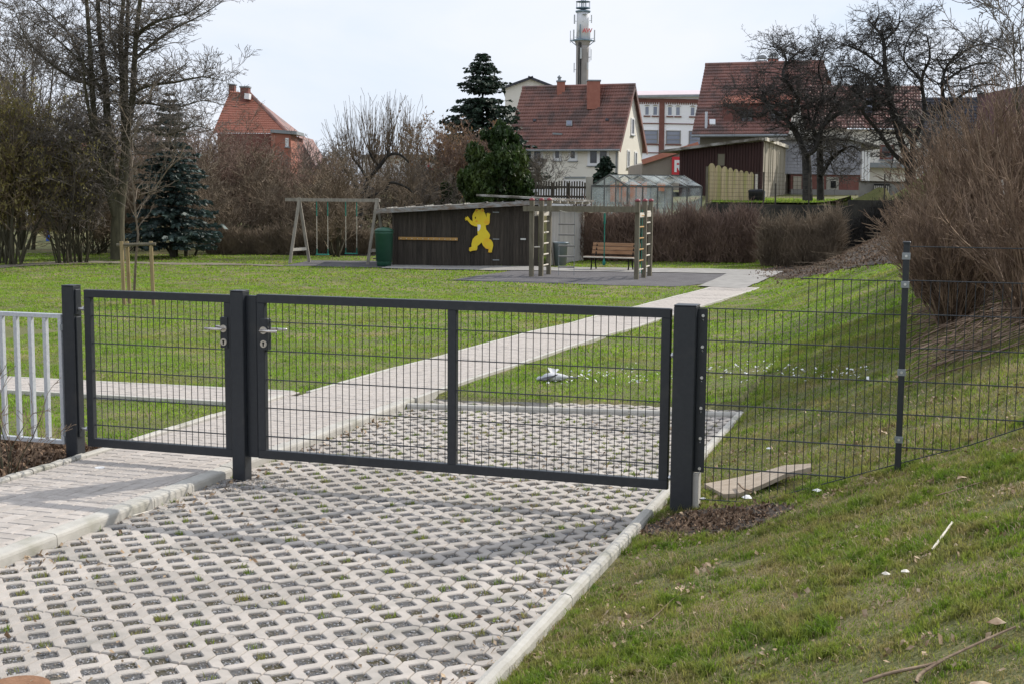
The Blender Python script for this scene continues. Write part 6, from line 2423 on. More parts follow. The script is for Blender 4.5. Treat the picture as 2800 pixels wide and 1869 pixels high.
stems = [
    (L1([(318, 728), (316, 650), (318, 585)], [0, 0, 0]), 0.24, 0.19),
    (L1([(318, 600), (300, 520), (288, 400), (280, 300), (276, 230), (262, 140), (252, 20), (248, -120)], [0, 0, .1, .1, .2, .2, .3, .3]), 0.15, 0.05),
    (L1([(310, 610), (272, 480), (252, 380), (240, 260), (233, 150), (222, 30), (215, -100)], [-.1, -.2, -.3, -.3, -.4, -.4, -.4]), 0.12, 0.045),
    (L1([(320, 600), (332, 480), (334, 380), (326, 300), (322, 200), (316, 120), (322, 20), (330, -110)], [0, .1, .2, .2, .3, .4, .4, .5]), 0.16, 0.045),
    (L1([(334, 400), (350, 300), (354, 220), (358, 120), (368, 20), (380, -100)], [.2, .1, 0, -.1, -.2, -.2]), 0.12, 0.045),
    (L1([(334, 350), (332, 240), (333, 120), (335, 0), (336, -100)], [.3, .5, .7, .8, .9]), 0.09, 0.04),
    (L1([(250, 400), (228, 300), (218, 220), (214, 150)], [-.3, -.7, -1.0, -1.2]), 0.06, 0.02),
]
side = [
    (L1([(282, 290), (250, 240), (200, 180), (130, 120), (60, 70)], [.1, -.3, -.6, -.8, -1]), 0.06, 0.014),
    (L1([(236, 250), (190, 235), (120, 190), (60, 130), (30, 60)], [-.3, -.5, -.7, -.6, -.5]), 0.055, 0.014),
    (L1([(222, 220), (180, 120), (110, 50), (40, -10)], [-.4, 0, .5, .8]), 0.05, 0.012),
    (L1([(352, 270), (400, 250), (470, 240), (540, 225), (600, 235)], [.1, -.4, -.7, -.8, -.8]), 0.06, 0.012),
    (L1([(357, 180), (400, 140), (460, 95), (530, 60), (590, 20)], [0, .4, .9, 1.2, 1.4]), 0.06, 0.013),
    (L1([(356, 125), (380, 95), (430, 70), (500, 50), (560, 0)], [0, -.4, -.8, -1, -1.2]), 0.055, 0.013),
    (L1([(352, 300), (400, 300), (470, 310), (540, 290), (600, 300)], [.1, .5, 1.0, 1.3, 1.5]), 0.045, 0.01),
    (L1([(288, 400), (220, 380), (150, 350), (80, 340), (20, 350)], [0, .4, .8, 1, 1.1]), 0.05, 0.011),
    (L1([(290, 440), (230, 405), (180, 410), (110, 420), (60, 400)], [0, -.4, -.8, -1, -1]), 0.045, 0.011),
    (L1([(338, 380), (390, 370), (450, 385), (520, 360), (570, 370)], [.2, -.3, -.9, -1.2, -1.3]), 0.045, 0.011),
    (L1([(322, 200), (290, 120), (285, 40), (275, -60)], [.4, .9, 1.3, 1.6]), 0.05, 0.014),
    (L1([(330, 330), (360, 420), (390, 440), (430, 420)], [.4, .8, 1, 1.2]), 0.03, 0.01),
]
allnodes = []
for p_, r0_, r1_ in stems:
    allnodes += [(n_, True) for n_ in limb(T, p_, r0_, r1_)][2:]
for p_, r0_, r1_ in side:
    allnodes += [(n_, False) for n_ in limb(T, p_, r0_, r1_)][1:]
for (p_, r_), st_ in allnodes:
    if p_[2] < 1.8:
        continue
    for k in range(3 if st_ else 5):
        a = random.uniform(0, 6.283)
        d = nrm((math.cos(a), math.sin(a), random.uniform(-0.05, 0.9)))
        grow(C, tuple(p_), d, random.uniform(0.6, 1.7) if st_ else random.uniform(0.5, 1.3), min(r_ * .5, 0.022), 1, TWIGP)
segs_obj('trunk', T, M['bark_green'], bt)
segs_obj('crown', C, M['twig'], bt)


def shrub(name, label, px, py, D, height, width, nst, material, P=None, spread=0.35, r=0.03, base=0.25, cat='shrub', group=None, leaf=None, nleaf=0, lsz=0.03, lev=0, tilt=0.0):
    b_ = at(px, py, D)
    b_[2] = float(gz(b_[0], b_[1])) - 0.03
    t = thing(name, label, cat, b_, group)
    S_ = []
    P = P or TWIGP
    for i in range(nst):
        a = random.uniform(0, 6.283)
        rr = base * math.sqrt(random.random())
        o_ = (b_[0] + rr * math.cos(a), b_[1] + rr * math.sin(a), b_[2])
        sp_ = random.uniform(0, spread)
        d = nrm((math.cos(a) * sp_ * width / max(height, .1) * 2 + tilt * RGT[0], math.sin(a) * sp_ * width / max(height, .1) * 2 + tilt * RGT[1], 1.0))
        S_.append((b_[0], b_[1], b_[2] - 0.12, *o_, r * .8, r * .8))
        grow(S_, o_, d, height * random.uniform(0.65, 1.0), r * random.uniform(0.6, 1), lev, P)
    S_ = np.array(S_)
    thick = S_[:, 6] > r * 0.55
    segs_obj('stems', S_[thick], M['bark_green'] if material is not M['thicket'] else material, t)
    segs_obj('twigs', S_[~thick], material, t)
    if leaf is not None:
        tips = S_[~thick][:, 3:6]
        q_ = tips[RNG.integers(0, len(tips), nleaf)] + RNG.normal(0, 0.05, (nleaf, 3))
        V_, F_ = flakes(q_, RNG.uniform(lsz * .6, lsz * 1.3, nleaf), tilt=0.9)
        me_ = np_mesh('leaves', V_ - ORIG[t], F_)
        link_mesh('leaves', me_, leaf, t)
    return t


SHP = dict(ns=[6, 4, 3], wig=[0.09, 0.14, 0.18], up=[0.03, 0.04, 0.03], taper=[0.75, 0.8, 0.8], kids=[19, 7.5], ang=[(0.35, 0.95), (0.35, 1.0)], len=[0.40, 0.45],
           rr=[0.5, 0.6], rmin=0.0075, **{'from': 0.2})
TRP = dict(ns=[7, 6, 4, 3], wig=[0.07, 0.12, 0.15, 0.18], up=[0.05, 0.04, 0.03, 0.02], taper=[0.7, 0.75, 0.8, 0.8], kids=[12, 7.5, 4.5], ang=[(0.4, 0.9), (0.4, 1.0), (0.4, 1.0)],
           len=[0.52, 0.5, 0.5], rr=[0.55, 0.55, 0.6], rmin=0.008, **{'from': 0.18})
SHOOT = dict(ns=[6, 6, 3], wig=[0.03, 0.03, 0.05], up=[0.12, 0.16, 0.06], taper=[0.6, 0.7, 0.7], kids=[14, 1], ang=[(0.3, 1.0), (0.3, 0.6)], len=[1.0, 0.3], rr=[0.4, 0.5], rmin=0.007,
             **{'from': 0.25})

# far-left shrubs with yellow young leaves, dense multi-stem clumps at the lawn's edge
gl_ = 'multi-stemmed shrubs along the left edge of the lawn'
shrub('shrub', 'leafing shrub at the far left edge with yellow green young leaves', -20, 735, 41, 5.2, 3.2, 16, M['twig_brown'], SHP, 0.45, 0.05, 0.5, leaf=M['budleaf'], nleaf=9000, lsz=0.035, group=gl_)
shrub('shrub', 'dark multi-stemmed shrub standing left of the gap with the white cottage', 35, 735, 40, 4.3, 1.7, 13, M['twig_brown'], SHP, 0.36, 0.045, 0.3, leaf=M['budleaf'], nleaf=7000, lsz=0.033, group=gl_)
shrub('shrub', 'multi-stemmed shrub right of the gap with a crooked leaning stem', 172, 730, 41, 4.2, 1.7, 13, M['twig'], SHP, 0.36, 0.04, 0.25, leaf=M['budleaf'], nleaf=3500, lsz=0.03, group=gl_)
shrub('shrub', 'slender multi-stemmed shrub close left of the tall bare tree', 217, 729, 41.5, 4.0, 1.7, 14, M['twig'], SHP, 0.35, 0.035, 0.25, group=gl_)
shrub('shrub', 'tall bare shrub behind the left clumps reaching into the sky', 60, 715, 50, 7.5, 5.0, 10, M['twig'], TRP, 0.4, 0.07, 0.6, group=gl_)
shrub('shrub', 'dense dark undergrowth shrub in the shade behind the tall bare tree', 275, 712, 49, 3.4, 4.0, 40, M['twig_brown'], SHP, 0.5, 0.03, 1.3, group=gl_)
shrub('shrub', 'dense brown shrub in the shade between tall bare tree and blue spruce', 380, 708, 51, 4.0, 4.5, 40, M['twig_brown'], SHP, 0.5, 0.03, 1.4, group=gl_)
shrub('shrub', 'low dark shrub mass behind the slender clump left of the tall tree', 225, 716, 47, 2.4, 3.0, 30, M['twig_brown'], SHP, 0.5, 0.03, 0.9, group=gl_)


# --- conifers
def conifer(name, label, px, py_base, py_top, D, rad, material, whorls=26, skirt=0.12, droop=0.25, nn_=9, dense=26, seed=0, bare=0.0, lsz=1.0):
    b_ = at(px, py_base, D)
    b_[2] = float(gz(b_[0], b_[1]))
    top = at(px, py_top, D)
    H = top[2] - b_[2]
    t = thing(name, label, 'conifer', b_)
    T_ = [(*b_, *(b_ + Z3 * H * .5), 0.16 * H / 8, 0.09 * H / 8), (*(b_ + Z3 * H * .5), *(b_ + Z3 * H * .99), 0.09 * H / 8, 0.012)]
    rg = np.random.default_rng(seed)
    cs, us, vs_ = [], [], []
    for w in range(whorls):
        f = bare + (1 - bare) * (w + rg.uniform(-.3, .3)) / whorls
        f = np.clip(f, 0, 0.995)
        z = H * f
        R = rad * ((1 - f) ** 0.85 + 0.03) * rg.uniform(0.72, 1.12)
        for k in range(nn_):
            a = 2 * math.pi * (k + rg.uniform(0, .8)) / nn_ + w
            L_ = R * rg.uniform(0.7, 1.12)
            d = A3(math.cos(a), math.sin(a), 0)
            p0 = b_ + Z3 * z
            zt_ = (0.30 if f > 0.7 else 0.05) * L_
            p1 = p0 + d * L_ * .6 + Z3 * (zt_ - droop * L_ * .45)
            p2 = p0 + d * L_ + Z3 * (zt_ - droop * L_ * .5)
            T_ += [(*p0, *p1, 0.02, 0.012), (*p1, *p2, 0.012, 0.006)]
            m_ = max(6, int(dense * L_ / rad + 5))
            s = rg.uniform(0.12, 1.02, m_)
            base_ = np.where(s[:, None] < .6, p0 + (p1 - p0) * (s[:, None] / .6), p1 + (p2 - p1) * ((s[:, None] - .6) / .4))
            sd = np.cross(d, Z3)
            sg2_ = rg.choice([-1, 1], m_)[:, None]
            dirv = d * rg.uniform(.3, .9, (m_, 1)) + sd * sg2_ * rg.uniform(.3, 1.0, (m_, 1)) + Z3 * rg.uniform(-.75, .12, (m_, 1))
            dirv /= np.linalg.norm(dirv, axis=1, keepdims=True)
            ll = (0.10 + 0.17 * rg.random((m_, 1))) * (0.6 + 0.6 * L_ / rad) * (H / 8) ** .5 * 1.15 * lsz
            cs.append(base_)
            us.append(dirv * ll)
            wv = np.cross(dirv, rg.normal(0, 1, (m_, 3)))
            wv /= np.linalg.norm(wv, axis=1, keepdims=True)
            vs_.append(wv * ll * 0.27)
    c_, u_, v_ = np.concatenate(cs), np.concatenate(us), np.concatenate(vs_)
    V_ = np.stack([c_ - v_ * .5, c_ + u_ * .5 - v_, c_ + u_, c_ + u_ * .5 + v_, ], 1).reshape(-1, 3)
    bb_ = (np.arange(len(c_)) * 4)[:, None]
    F_ = bb_ + np.array([[0, 1, 2, 3]])
    segs_obj('trunk', T_, M['bark'], t)
    link_mesh('foliage', np_mesh('foliage', V_ - ORIG[t], F_), material, t)
    return t


conifer('blue_spruce', 'blue green spruce with bare lower trunk behind the sapling', 468, 708, 262, 45, 1.75, M['needle_blue'], 30, nn_=11, dense=62, seed=3, bare=0.10, droop=0.3)
conifer('spruce', 'tall dark spruce with tiered branches left of the cream house', 1312, 560, 142, 76, 4.0, M['needle'], 44, nn_=13, dense=80, seed=5, droop=0.30, lsz=1.3)
conifer('small_spruce', 'small dark spruce in front of the cream house window', 1647, 520, 418, 66, 0.95, M['needle'], 22, nn_=12, dense=60, seed=8, droop=0.12, lsz=1.9)
shrub('shrub', 'group of thin brown trunks under the blue spruce', 498, 706, 46, 2.2, 1.2, 7, M['twig_brown'], SHP, 0.45, 0.06, 0.5)


# --- evergreen bush
def bush(name, label, px, py_base, D, rx, ry, height, material, n, lsz, seed, cat='bush', lobes=9, bottom=0.0):
    b_ = at(px, py_base, D)
    b_[2] = float(gz(b_[0], b_[1]))
    t = thing(name, label, cat, b_)
    rg = np.random.default_rng(seed)
    pts_ = []
    cen = [(b_ + Z3 * height * .38, 0.52)]
    for k in range(lobes):
        a = rg.uniform(0, 6.28)
        h_ = rg.uniform(.08, .93)
        w_ = 1.15 * (1.02 - h_) ** .55 * min(1, .55 + h_ * 1.6)
        cen.append((b_ + RGT * math.cos(a) * rx * .72 * w_ + FWD * math.sin(a) * ry * .72 * w_ + Z3 * height * h_, rg.uniform(.17, .34) * (1.1 - .5 * h_)))
    tot = sum(c_[1] for c_ in cen)
    for c_, s_ in cen:
        m_ = int(n * s_ / tot)
        d = rg.normal(0, 1, (m_, 3))
        d /= np.linalg.norm(d, axis=1, keepdims=True)
        rr_ = (0.62 + 0.42 * rg.random((m_, 1)) ** .6) * s_
        q_ = c_ + (RGT * d[:, :1] * rx + FWD * d[:, 1:2] * ry) * rr_ + Z3 * d[:, 2:] * height * .56 * rr_
        ph = np.sin(q_[:, 0] * 5 + q_[:, 2] * 7) * np.cos(q_[:, 1] * 6 + q_[:, 2] * 4)
        q_ = q_[ph > -0.6]
        pts_.append(q_)
    q_ = np.concatenate(pts_)
    q_ = q_[q_[:, 2] > b_[2] + bottom]
    V_, F_ = flakes(q_, rg.uniform(lsz * .6, lsz * 1.4, len(q_)), rg, 1.0)
    T_ = []
    for k in range(5):
        a = k * 1.26
        T_.append((*b_, *(b_ + RGT * math.cos(a) * rx * .4 + FWD * math.sin(a) * ry * .4 + Z3 * height * .6), 0.06, 0.02))
    segs_obj('trunk', T_, M['bark'], t)
    link_mesh('foliage', np_mesh('foliage', V_ - ORIG[t], F_), material, t)
    return t


bush('evergreen_bush', 'large dense evergreen bush between the shed and the cream house', 1348, 580, 56, 1.85, 1.6, 3.65, M['yew'], 26000, 0.06, 11, lobes=46)
bush('green_hedge', 'low green clipped bush behind the swing', 660, 610, 52, 1.5, 0.6, 0.85, M['greenhedge'], 5000, 0.04, 12, bottom=0.0)
bush('green_hedge', 'low green clipped hedge showing above the shed roof', 1110, 590, 50, 1.9, 0.6, 1.55, M['greenhedge'], 6000, 0.04, 13)
bush('ivy_column', 'dark ivy covered stump left of the evergreen bush', 1215, 560, 58, 0.45, 0.45, 2.0, M['yew'], 3500, 0.05, 14, lobes=5)

# --- brown bare shrubs and orchard trees in the middle distance
gm2 = 'bare brown trees and shrubs behind the swing'
for (lab, px, D, h, w, nst, mt, P_, sp_, r_, bs_) in (
        ('tall bare brown tree directly left of the red roofed house', 545, 60, 4.6, 4.6, 8, M['twig_red'], TRP, 0.55, 0.07, 0.5),
        ('rounded reddish brown bare tree in front of the red roofed house', 650, 58, 3.5, 4.6, 10, M['twig_red'], TRP, 0.6, 0.06, 0.5),
        ('bare tree with a dark crooked trunk behind the left swing leg', 735, 56, 3.4, 4.2, 5, M['twig_brown'], TRP, 0.5, 0.07, 0.2),
        ('upright bare tree with fine pale twigs right of the red roofed house', 840, 66, 4.7, 4.2, 8, M['twig'], TRP, 0.4, 0.06, 0.4),
        ('brown rounded shrub behind the middle of the swing', 870, 55, 3.3, 3.8, 13, M['twig_red'], SHP, 0.5, 0.04, 0.5),
        ('dense brown bare shrub right of the swing ropes', 950, 58, 3.6, 3.8, 13, M['twig_brown'], SHP, 0.5, 0.04, 0.6),
        ('thin grey bare shrub before the white shop', 1065, 60, 3.6, 3.3, 14, M['twig'], SHP, 0.5, 0.03, 0.7),
        ('low tangled shrub at the left end of the dark hedge', 610, 50, 2.6, 3.0, 14, M['twig_brown'], SHP, 0.5, 0.03, 0.6),
        ('tangled brown shrub below the red roof', 790, 53, 3.1, 4.0, 18, M['twig_brown'], SHP, 0.55, 0.03, 0.9),
        ('far reddish brown tree crown above the blue spruce', 495, 74, 5.9, 6.0, 9, M['twig_red'], TRP, 0.55, 0.07, 0.8),
        ('bare brown tree overlapping the left slope of the red roof', 575, 57, 4.3, 3.6, 9, M['twig_red'], TRP, 0.5, 0.055, 0.4),
        ('low russet tree crossing the wall of the red roofed house', 725, 60, 3.3, 4.0, 10, M['twig_red'], TRP, 0.6, 0.05, 0.5),
        ('broad russet shrub in front of the wall of the red roofed house', 700, 57, 3.0, 4.6, 22, M['twig_red'], SHP, 0.6, 0.035, 1.2),
        ('wide brown shrub joining the blue spruce and the russet one', 585, 54, 3.9, 4.6, 22, M['twig_brown'], SHP, 0.6, 0.035, 1.2),
        ('brown shrub filling the gap under the porch of the red roofed house', 800, 59, 2.9, 4.6, 24, M['twig_red'], SHP, 0.6, 0.035, 1.3),
        ('dense tangle of bare stems behind the pollarded tree', 1020, 57, 3.7, 4.6, 26, M['twig_brown'], SHP, 0.6, 0.03, 1.3),
        ('grey brown tangle at the left of the hazel', 1120, 58, 3.0, 3.6, 22, M['twig'], SHP, 0.6, 0.03, 1.1),
        ('russet tree top rising behind the tall bare tree', 420, 66, 5.0, 5.6, 10, M['twig_red'], TRP, 0.55, 0.06, 0.8),
        ('brown tree behind the leafing shrub at the left', 150, 76, 6.6, 6.0, 8, M['twig_red'], TRP, 0.5, 0.06, 0.9),
        ('reddish brown tree in the middle behind the tall bare tree', 300, 62, 5.2, 5.2, 9, M['twig_red'], TRP, 0.55, 0.06, 0.8),
        ('tangled bare shrub before the ochre house', 900, 50.5, 2.9, 3.6, 16, M['twig_brown'], SHP, 0.55, 0.03, 0.8)):
    shrub('bare_shrub', lab, px, 600, D, h, w, nst, mt, P_, sp_, r_, bs_, group=gm2, cat='tree' if P_ is TRP else 'shrub')
# fan of stems rising from one spot behind the swing
shrub('stem_fan', 'fan of slanting stems rising behind the right swing seat', 918, 700, 46.5, 3.2, 3.6, 14, M['twig_brown'], SHP, 0.42, 0.035, 0.15, cat='shrub')
# catkin shrub
shrub('hazel', 'upright hazel with hanging brown catkins left of the spruce', 1165, 560, 62, 4.5, 3.0, 20, M['twig_brown'], SHP, 0.36, 0.04, 0.6, leaf=M['catkin'], nleaf=2600, lsz=0.05, cat='shrub')
shrub('hazel', 'reddish twiggy bush between the spruce and the evergreen bush', 1258, 560, 60, 3.5, 2.2, 16, M['twig_red'], SHP, 0.36, 0.035, 0.5, leaf=M['catkin'], nleaf=1400, lsz=0.045, cat='shrub')

# pollarded tree with long upright shoots
pt = thing('pollarded_tree', 'pollarded fruit tree with a fan of long thin upright shoots', 'tree', at(1000, 600, 52))
T, C = [], []
DPT = 52.0
lims = [[(975, 640), (985, 560), (1000, 500), (1030, 462), (1055, 430), (1085, 428), (1110, 450)], [(1000, 500), (975, 462), (955, 440)], [(1030, 462), (1010, 438), (1000, 420)],
        [(1000, 545), (1045, 530), (1060, 505), (1100, 515), (1120, 530)], [(1055, 430), (1050, 410)], [(985, 540), (960, 510), (935, 470)]]
for i, l_ in enumerate(lims):
    nd = limb(T, [at(x, y, DPT + 0.3 * math.sin(k + i)) for k, (x, y) in enumerate(l_)], 0.12 if i == 0 else 0.07, 0.035)
    for p_, r_ in nd[(6 if i == 0 else 2):]:
        for k in range(9):
            dx = (p_ - at(1020, 450, DPT)) @ RGT
            d = nrm(tuple(RGT * (dx * .28 + random.gauss(0, .28)) + FWD * random.gauss(0, .3) + Z3))
            if i == 3:
                grow(C, tuple(p_), d, random.uniform(.4, 1.0), 0.012, 1, SHOOT)
            else:
                grow(C, tuple(p_), d, random.uniform(1.0, 2.3), 0.013, 1, SHOOT)
segs_obj('trunk', T, M['apple'], pt)
segs_obj('shoots', C, M['twig_brown'], pt)

# --- apple trees on the right
APP = dict(ns=[5, 4, 4, 3], wig=[0.20, 0.24, 0.26, 0.28], up=[0.0, -0.01, 0.0, 0.0], taper=[0.6, 0.7, 0.75, 0.8], kids=[6, 7.5, 4.6], ang=[(0.5, 1.2), (0.5, 1.3), (0.5, 1.3)],
           len=[0.55, 0.52, 0.48], rr=[0.6, 0.6, 0.6], rmin=0.0062)


def apple(label, D, limbs_, spawn, seed):
    random.seed(seed)
    b_ = at(*limbs_[0][0][0], D)
    b_[2] = float(gz(b_[0], b_[1]))
    t = thing('apple_tree', label, 'tree', b_, 'bare apple trees above the retaining wall')
    T_, C_ = [], []
    for i, (pl, r0_, r1_) in enumerate(limbs_):
        nd = limb(T_, [at(x, y, D + (0.0 if k == 0 else 0.55 * math.sin(1.3 * i + k * .9) * min(1, k / 2))) for k, (x, y) in enumerate(pl)], r0_, r1_)
        for p_, r_ in nd[(7 if i == 0 else 2):]:
            for k in range(spawn):
                a = random.uniform(0, 6.283)
                d = nrm((math.cos(a), math.sin(a), random.uniform(-.35, .9)))
                grow(C_, tuple(p_), d, random.uniform(.5, 1.25), min(r_ * .55, 0.03), 1, APP)
    segs_obj('trunk', T_, M['apple'], t)
    segs_obj('crown', C_, M['apple_twig'], t)


apple('bare spreading apple tree in front of the grey shed, left of the three', 52.0, [
    ([(2202, 545), (2200, 480), (2196, 410)], 0.21, 0.17),
    ([(2197, 415), (2165, 350), (2140, 318), (2098, 288), (2075, 262), (2050, 255)], 0.12, 0.03),
    ([(2140, 318), (2172, 270), (2150, 225), (2128, 193), (2137, 150), (2120, 120), (2090, 118)], 0.09, 0.02),
    ([(2196, 410), (2222, 393), (2240, 333), (2288, 294), (2330, 262), (2350, 215)], 0.11, 0.03),
    ([(2222, 393), (2215, 340), (2225, 280), (2240, 230), (2225, 170), (2252, 100)], 0.07, 0.02),
    ([(2137, 165), (2170, 130), (2200, 150), (2225, 110)], 0.035, 0.012),
    ([(2172, 270), (2120, 275), (2060, 230), (2010, 235)], 0.04, 0.012),
    ([(2288, 294), (2270, 250), (2290, 200), (2270, 160)], 0.05, 0.014),
    ([(2098, 288), (2060, 310), (2010, 300), (1985, 275)], 0.035, 0.012)], 4, 21)
apple('second bare apple tree close behind the leftmost one with a low right limb', 54.0, [
    ([(2238, 545), (2236, 480), (2234, 415), (2232, 360)], 0.16, 0.12),
    ([(2236, 470), (2262, 425), (2290, 400), (2320, 385), (2345, 400)], 0.10, 0.02),
    ([(2232, 360), (2250, 310), (2280, 270), (2310, 250)], 0.08, 0.02),
    ([(2232, 370), (2205, 320), (2195, 270), (2170, 240)], 0.07, 0.02),
    ([(2262, 425), (2275, 460), (2300, 470)], 0.03, 0.01)], 3, 22)
apple('largest bare apple tree with a wide dark crown, right of the three', 50.5, [
    ([(2487, 560), (2484, 500), (2480, 430)], 0.23, 0.19),
    ([(2480, 440), (2436, 405), (2396, 348), (2346, 284), (2380, 256), (2372, 210)], 0.10, 0.03),
    ([(2478, 430), (2448, 350), (2424, 262), (2408, 172), (2402, 95), (2384, 66), (2360, 40)], 0.14, 0.03),
    ([(2482, 430), (2486, 372), (2442, 300), (2418, 240), (2370, 200), (2320, 170)], 0.12, 0.03),
    ([(2484, 440), (2522, 420), (2566, 388), (2572, 280), (2564, 212), (2578, 160), (2610, 120)], 0.13, 0.03),
    ([(2486, 380), (2518, 290), (2508, 200), (2530, 140), (2520, 80)], 0.10, 0.025),
    ([(2402, 95), (2440, 60), (2446, 10)], 0.05, 0.015),
    ([(2408, 172), (2350, 130), (2300, 110), (2270, 120)], 0.06, 0.014),
    ([(2572, 280), (2620, 240), (2680, 210), (2730, 215)], 0.07, 0.014),
    ([(2564, 212), (2620, 170), (2690, 150), (2740, 180)], 0.06, 0.014),
    ([(2578, 160), (2640, 110), (2700, 100), (2750, 130)], 0.05, 0.014),
    ([(2508, 200), (2460, 150), (2470, 90), (2500, 50)], 0.05, 0.014),
    ([(2424, 262), (2380, 270), (2330, 240), (2300, 215)], 0.05, 0.014)], 4, 23)
random.seed(5)
APP2 = dict(APP)
shrub('bare_shrub', 'fine bare tree tips reaching in at the top right edge', 2850, 560, 30, 4.6, 2.6, 2, M['twig'], TRP, 0.4, 0.04, 0.2, cat='tree', tilt=-0.05)
shrub('bare_shrub', 'thin bare bush behind the largest apple tree trunk', 2560, 540, 56, 3.2, 2.4, 16, M['twig'], SHP, 0.45, 0.025, 0.5)
shrub('bare_shrub', 'small bare bush beside the small spruce at the cream house', 1470, 545, 70, 2.6, 2.0, 9, M['twig'], SHP, 0.5, 0.02, 0.3)


# --- hedges of bare twigs
def hedge(label, segs_, material, seed, rmin=0.006, name='hedge', fuzzy=0.15):
    rg = np.random.default_rng(seed)
    S_ = []
    p0 = None
    for (pa_, pb_, thick, hgt, n_) in segs_:
        pa_, pb_ = np.array(pa_, float), np.array(pb_, float)
        if p0 is None:
            p0 = (pa_ + pb_) / 2
            p0[2] = float(gz(p0[0], p0[1]))
            t = thing(name, label, 'hedge', p0)
        d_ = hdir(pa_, pb_)
        v_ = np.cross(Z3, d_)
        s = rg.random(n_)
        base_ = pa_[None] + (pb_ - pa_)[None] * s[:, None] + v_[None] * rg.uniform(-.5, .5, (n_, 1)) * thick * .75
        base_[:, 2] = gz(base_[:, 0], base_[:, 1])
        hh = hgt * (rg.random(n_) ** .4) * (1 + 0.12 * np.sin(s * 21 + seed)) * rg.uniform(.85, 1.08, n_)
        st_ = base_ + Z3 * (hh * rg.uniform(0, .75, n_))[:, None]
        dirv = np.stack([rg.normal(0, .33, n_), rg.normal(0, .33, n_), rg.uniform(.35, 1, n_)], -1)
        dirv /= np.linalg.norm(dirv, axis=1, keepdims=True)
        L_ = hgt * rg.uniform(.14, .36, n_)
        mid = st_ + dirv * (L_ * .5)[:, None]
        end = mid + (dirv + rg.normal(0, .28, (n_, 3))) * (L_ * .5)[:, None]
        top = base_[:, 2] + hgt * (1 + fuzzy * rg.random(n_))
        end[:, 2] = np.minimum(end[:, 2], top)
        mid[:, 2] = np.minimum(mid[:, 2], top)
        r_ = rg.uniform(rmin, rmin * 2.0, n_)
        S_.append(np.concatenate([st_, mid, r_[:, None], r_[:, None] * .8], 1))
        S_.append(np.concatenate([mid, end, r_[:, None] * .8, r_[:, None] * .45], 1))
    segs_obj('twigs', np.concatenate(S_), material, t)
    return t


hedge('long clipped bare dark brown hedge behind the swing', [(at(560, 705, 47.5), at(1075, 700, 48.5), 1.0, 1.14, 16000)], M['twig_brown'], 31, 0.007, fuzzy=0.05)
hedge('bare hedge with reddish tips behind the bench and climbing frame', [(at(1560, 705, 45.5), at(2060, 690, 44.5), 1.4, 2.05, 24000)], M['twig_red'], 32, 0.007, fuzzy=0.35)
hedge('clipped greyish end of the bare hedge below the apple trees', [(at(2085, 700, 43.0), at(2290, 700, 42.0), 1.5, 1.80, 12000)], M['twig_brown'], 33, 0.006, fuzzy=0.12)
hedge('dark brush growing along the foot of the retaining wall', [(at(1900, 690, 46.9), at(2480, 660, 46.6), 0.8, 1.35, 11000)], M['apple'], 34, 0.007, fuzzy=0.5)
# lattice fence behind the left hedge
lf_ = thing('lattice_fence', 'dark diagonal lattice fence behind the clipped hedge', 'fence', at(600, 700, 49))
a0, a1 = at(535, 700, 49), at(760, 700, 49)
for k in range(26):
    for s in (-1, 1):
        x = 540 + k * 8.4
        MB().beam(at(x, 700, 49), at(x + s * 45, 645, 49), 0.04, 0.015).build('lath', M['oldwood'], lf_)

# --- thicket behind the mesh fence, right
TK = dict(ns=[7, 4, 3], wig=[0.07, 0.10, 0.14], up=[0.03, 0.05, 0.04], taper=[0.72, 0.8, 0.8], kids=[8, 2.4], ang=[(0.15, 0.65), (0.2, 0.7)], len=[0.38, 0.45], rr=[0.6, 0.65], rmin=0.0034, **{'from': 0.12})


def thicket(label, px, py, D, h, w, nst, spread, r, base, tilt=0.0, cat='shrub'):
    return shrub('thicket_shrub', label, px, py, D, h, w, nst, M['thicket'], TK, spread, r, base, cat=cat, group='overgrown shrubs behind the mesh fence', tilt=tilt)


thicket('reddish brown coppiced shrub with a single stout foot behind the fence post', 2600, 930, 13.0, 1.22, 1.2, 110, 0.36, 0.014, 0.12, -0.05)
thicket('bare shrub behind the coppiced one, leaning left over the lawn edge', 2555, 820, 16.5, 1.05, 1.0, 95, 0.38, 0.017, 0.25, -0.05)
thicket('tall bare shrub in the middle of the thicket', 2690, 860, 15.0, 1.62, 1.3, 120, 0.38, 0.018, 0.35)
thicket('tallest bare shrub at the right end of the thicket', 2810, 840, 14.0, 1.90, 1.5, 130, 0.36, 0.019, 0.4)
thicket('bare shrub at the far back of the thicket', 2640, 770, 20.0, 1.45, 1.4, 105, 0.38, 0.018, 0.5)
thicket('far low bare shrub where the thicket meets the earth bank', 2560, 735, 23.0, 1.05, 1.2, 85, 0.36, 0.016, 0.5)
thicket('near bare shrub cut by the right edge of the view', 2860, 960, 11.5, 1.30, 1.1, 80, 0.42, 0.016, 0.3)
thicket('bare shrub filling the back right of the thicket', 2745, 780, 19.0, 1.85, 2.0, 110, 0.45, 0.018, 0.6)
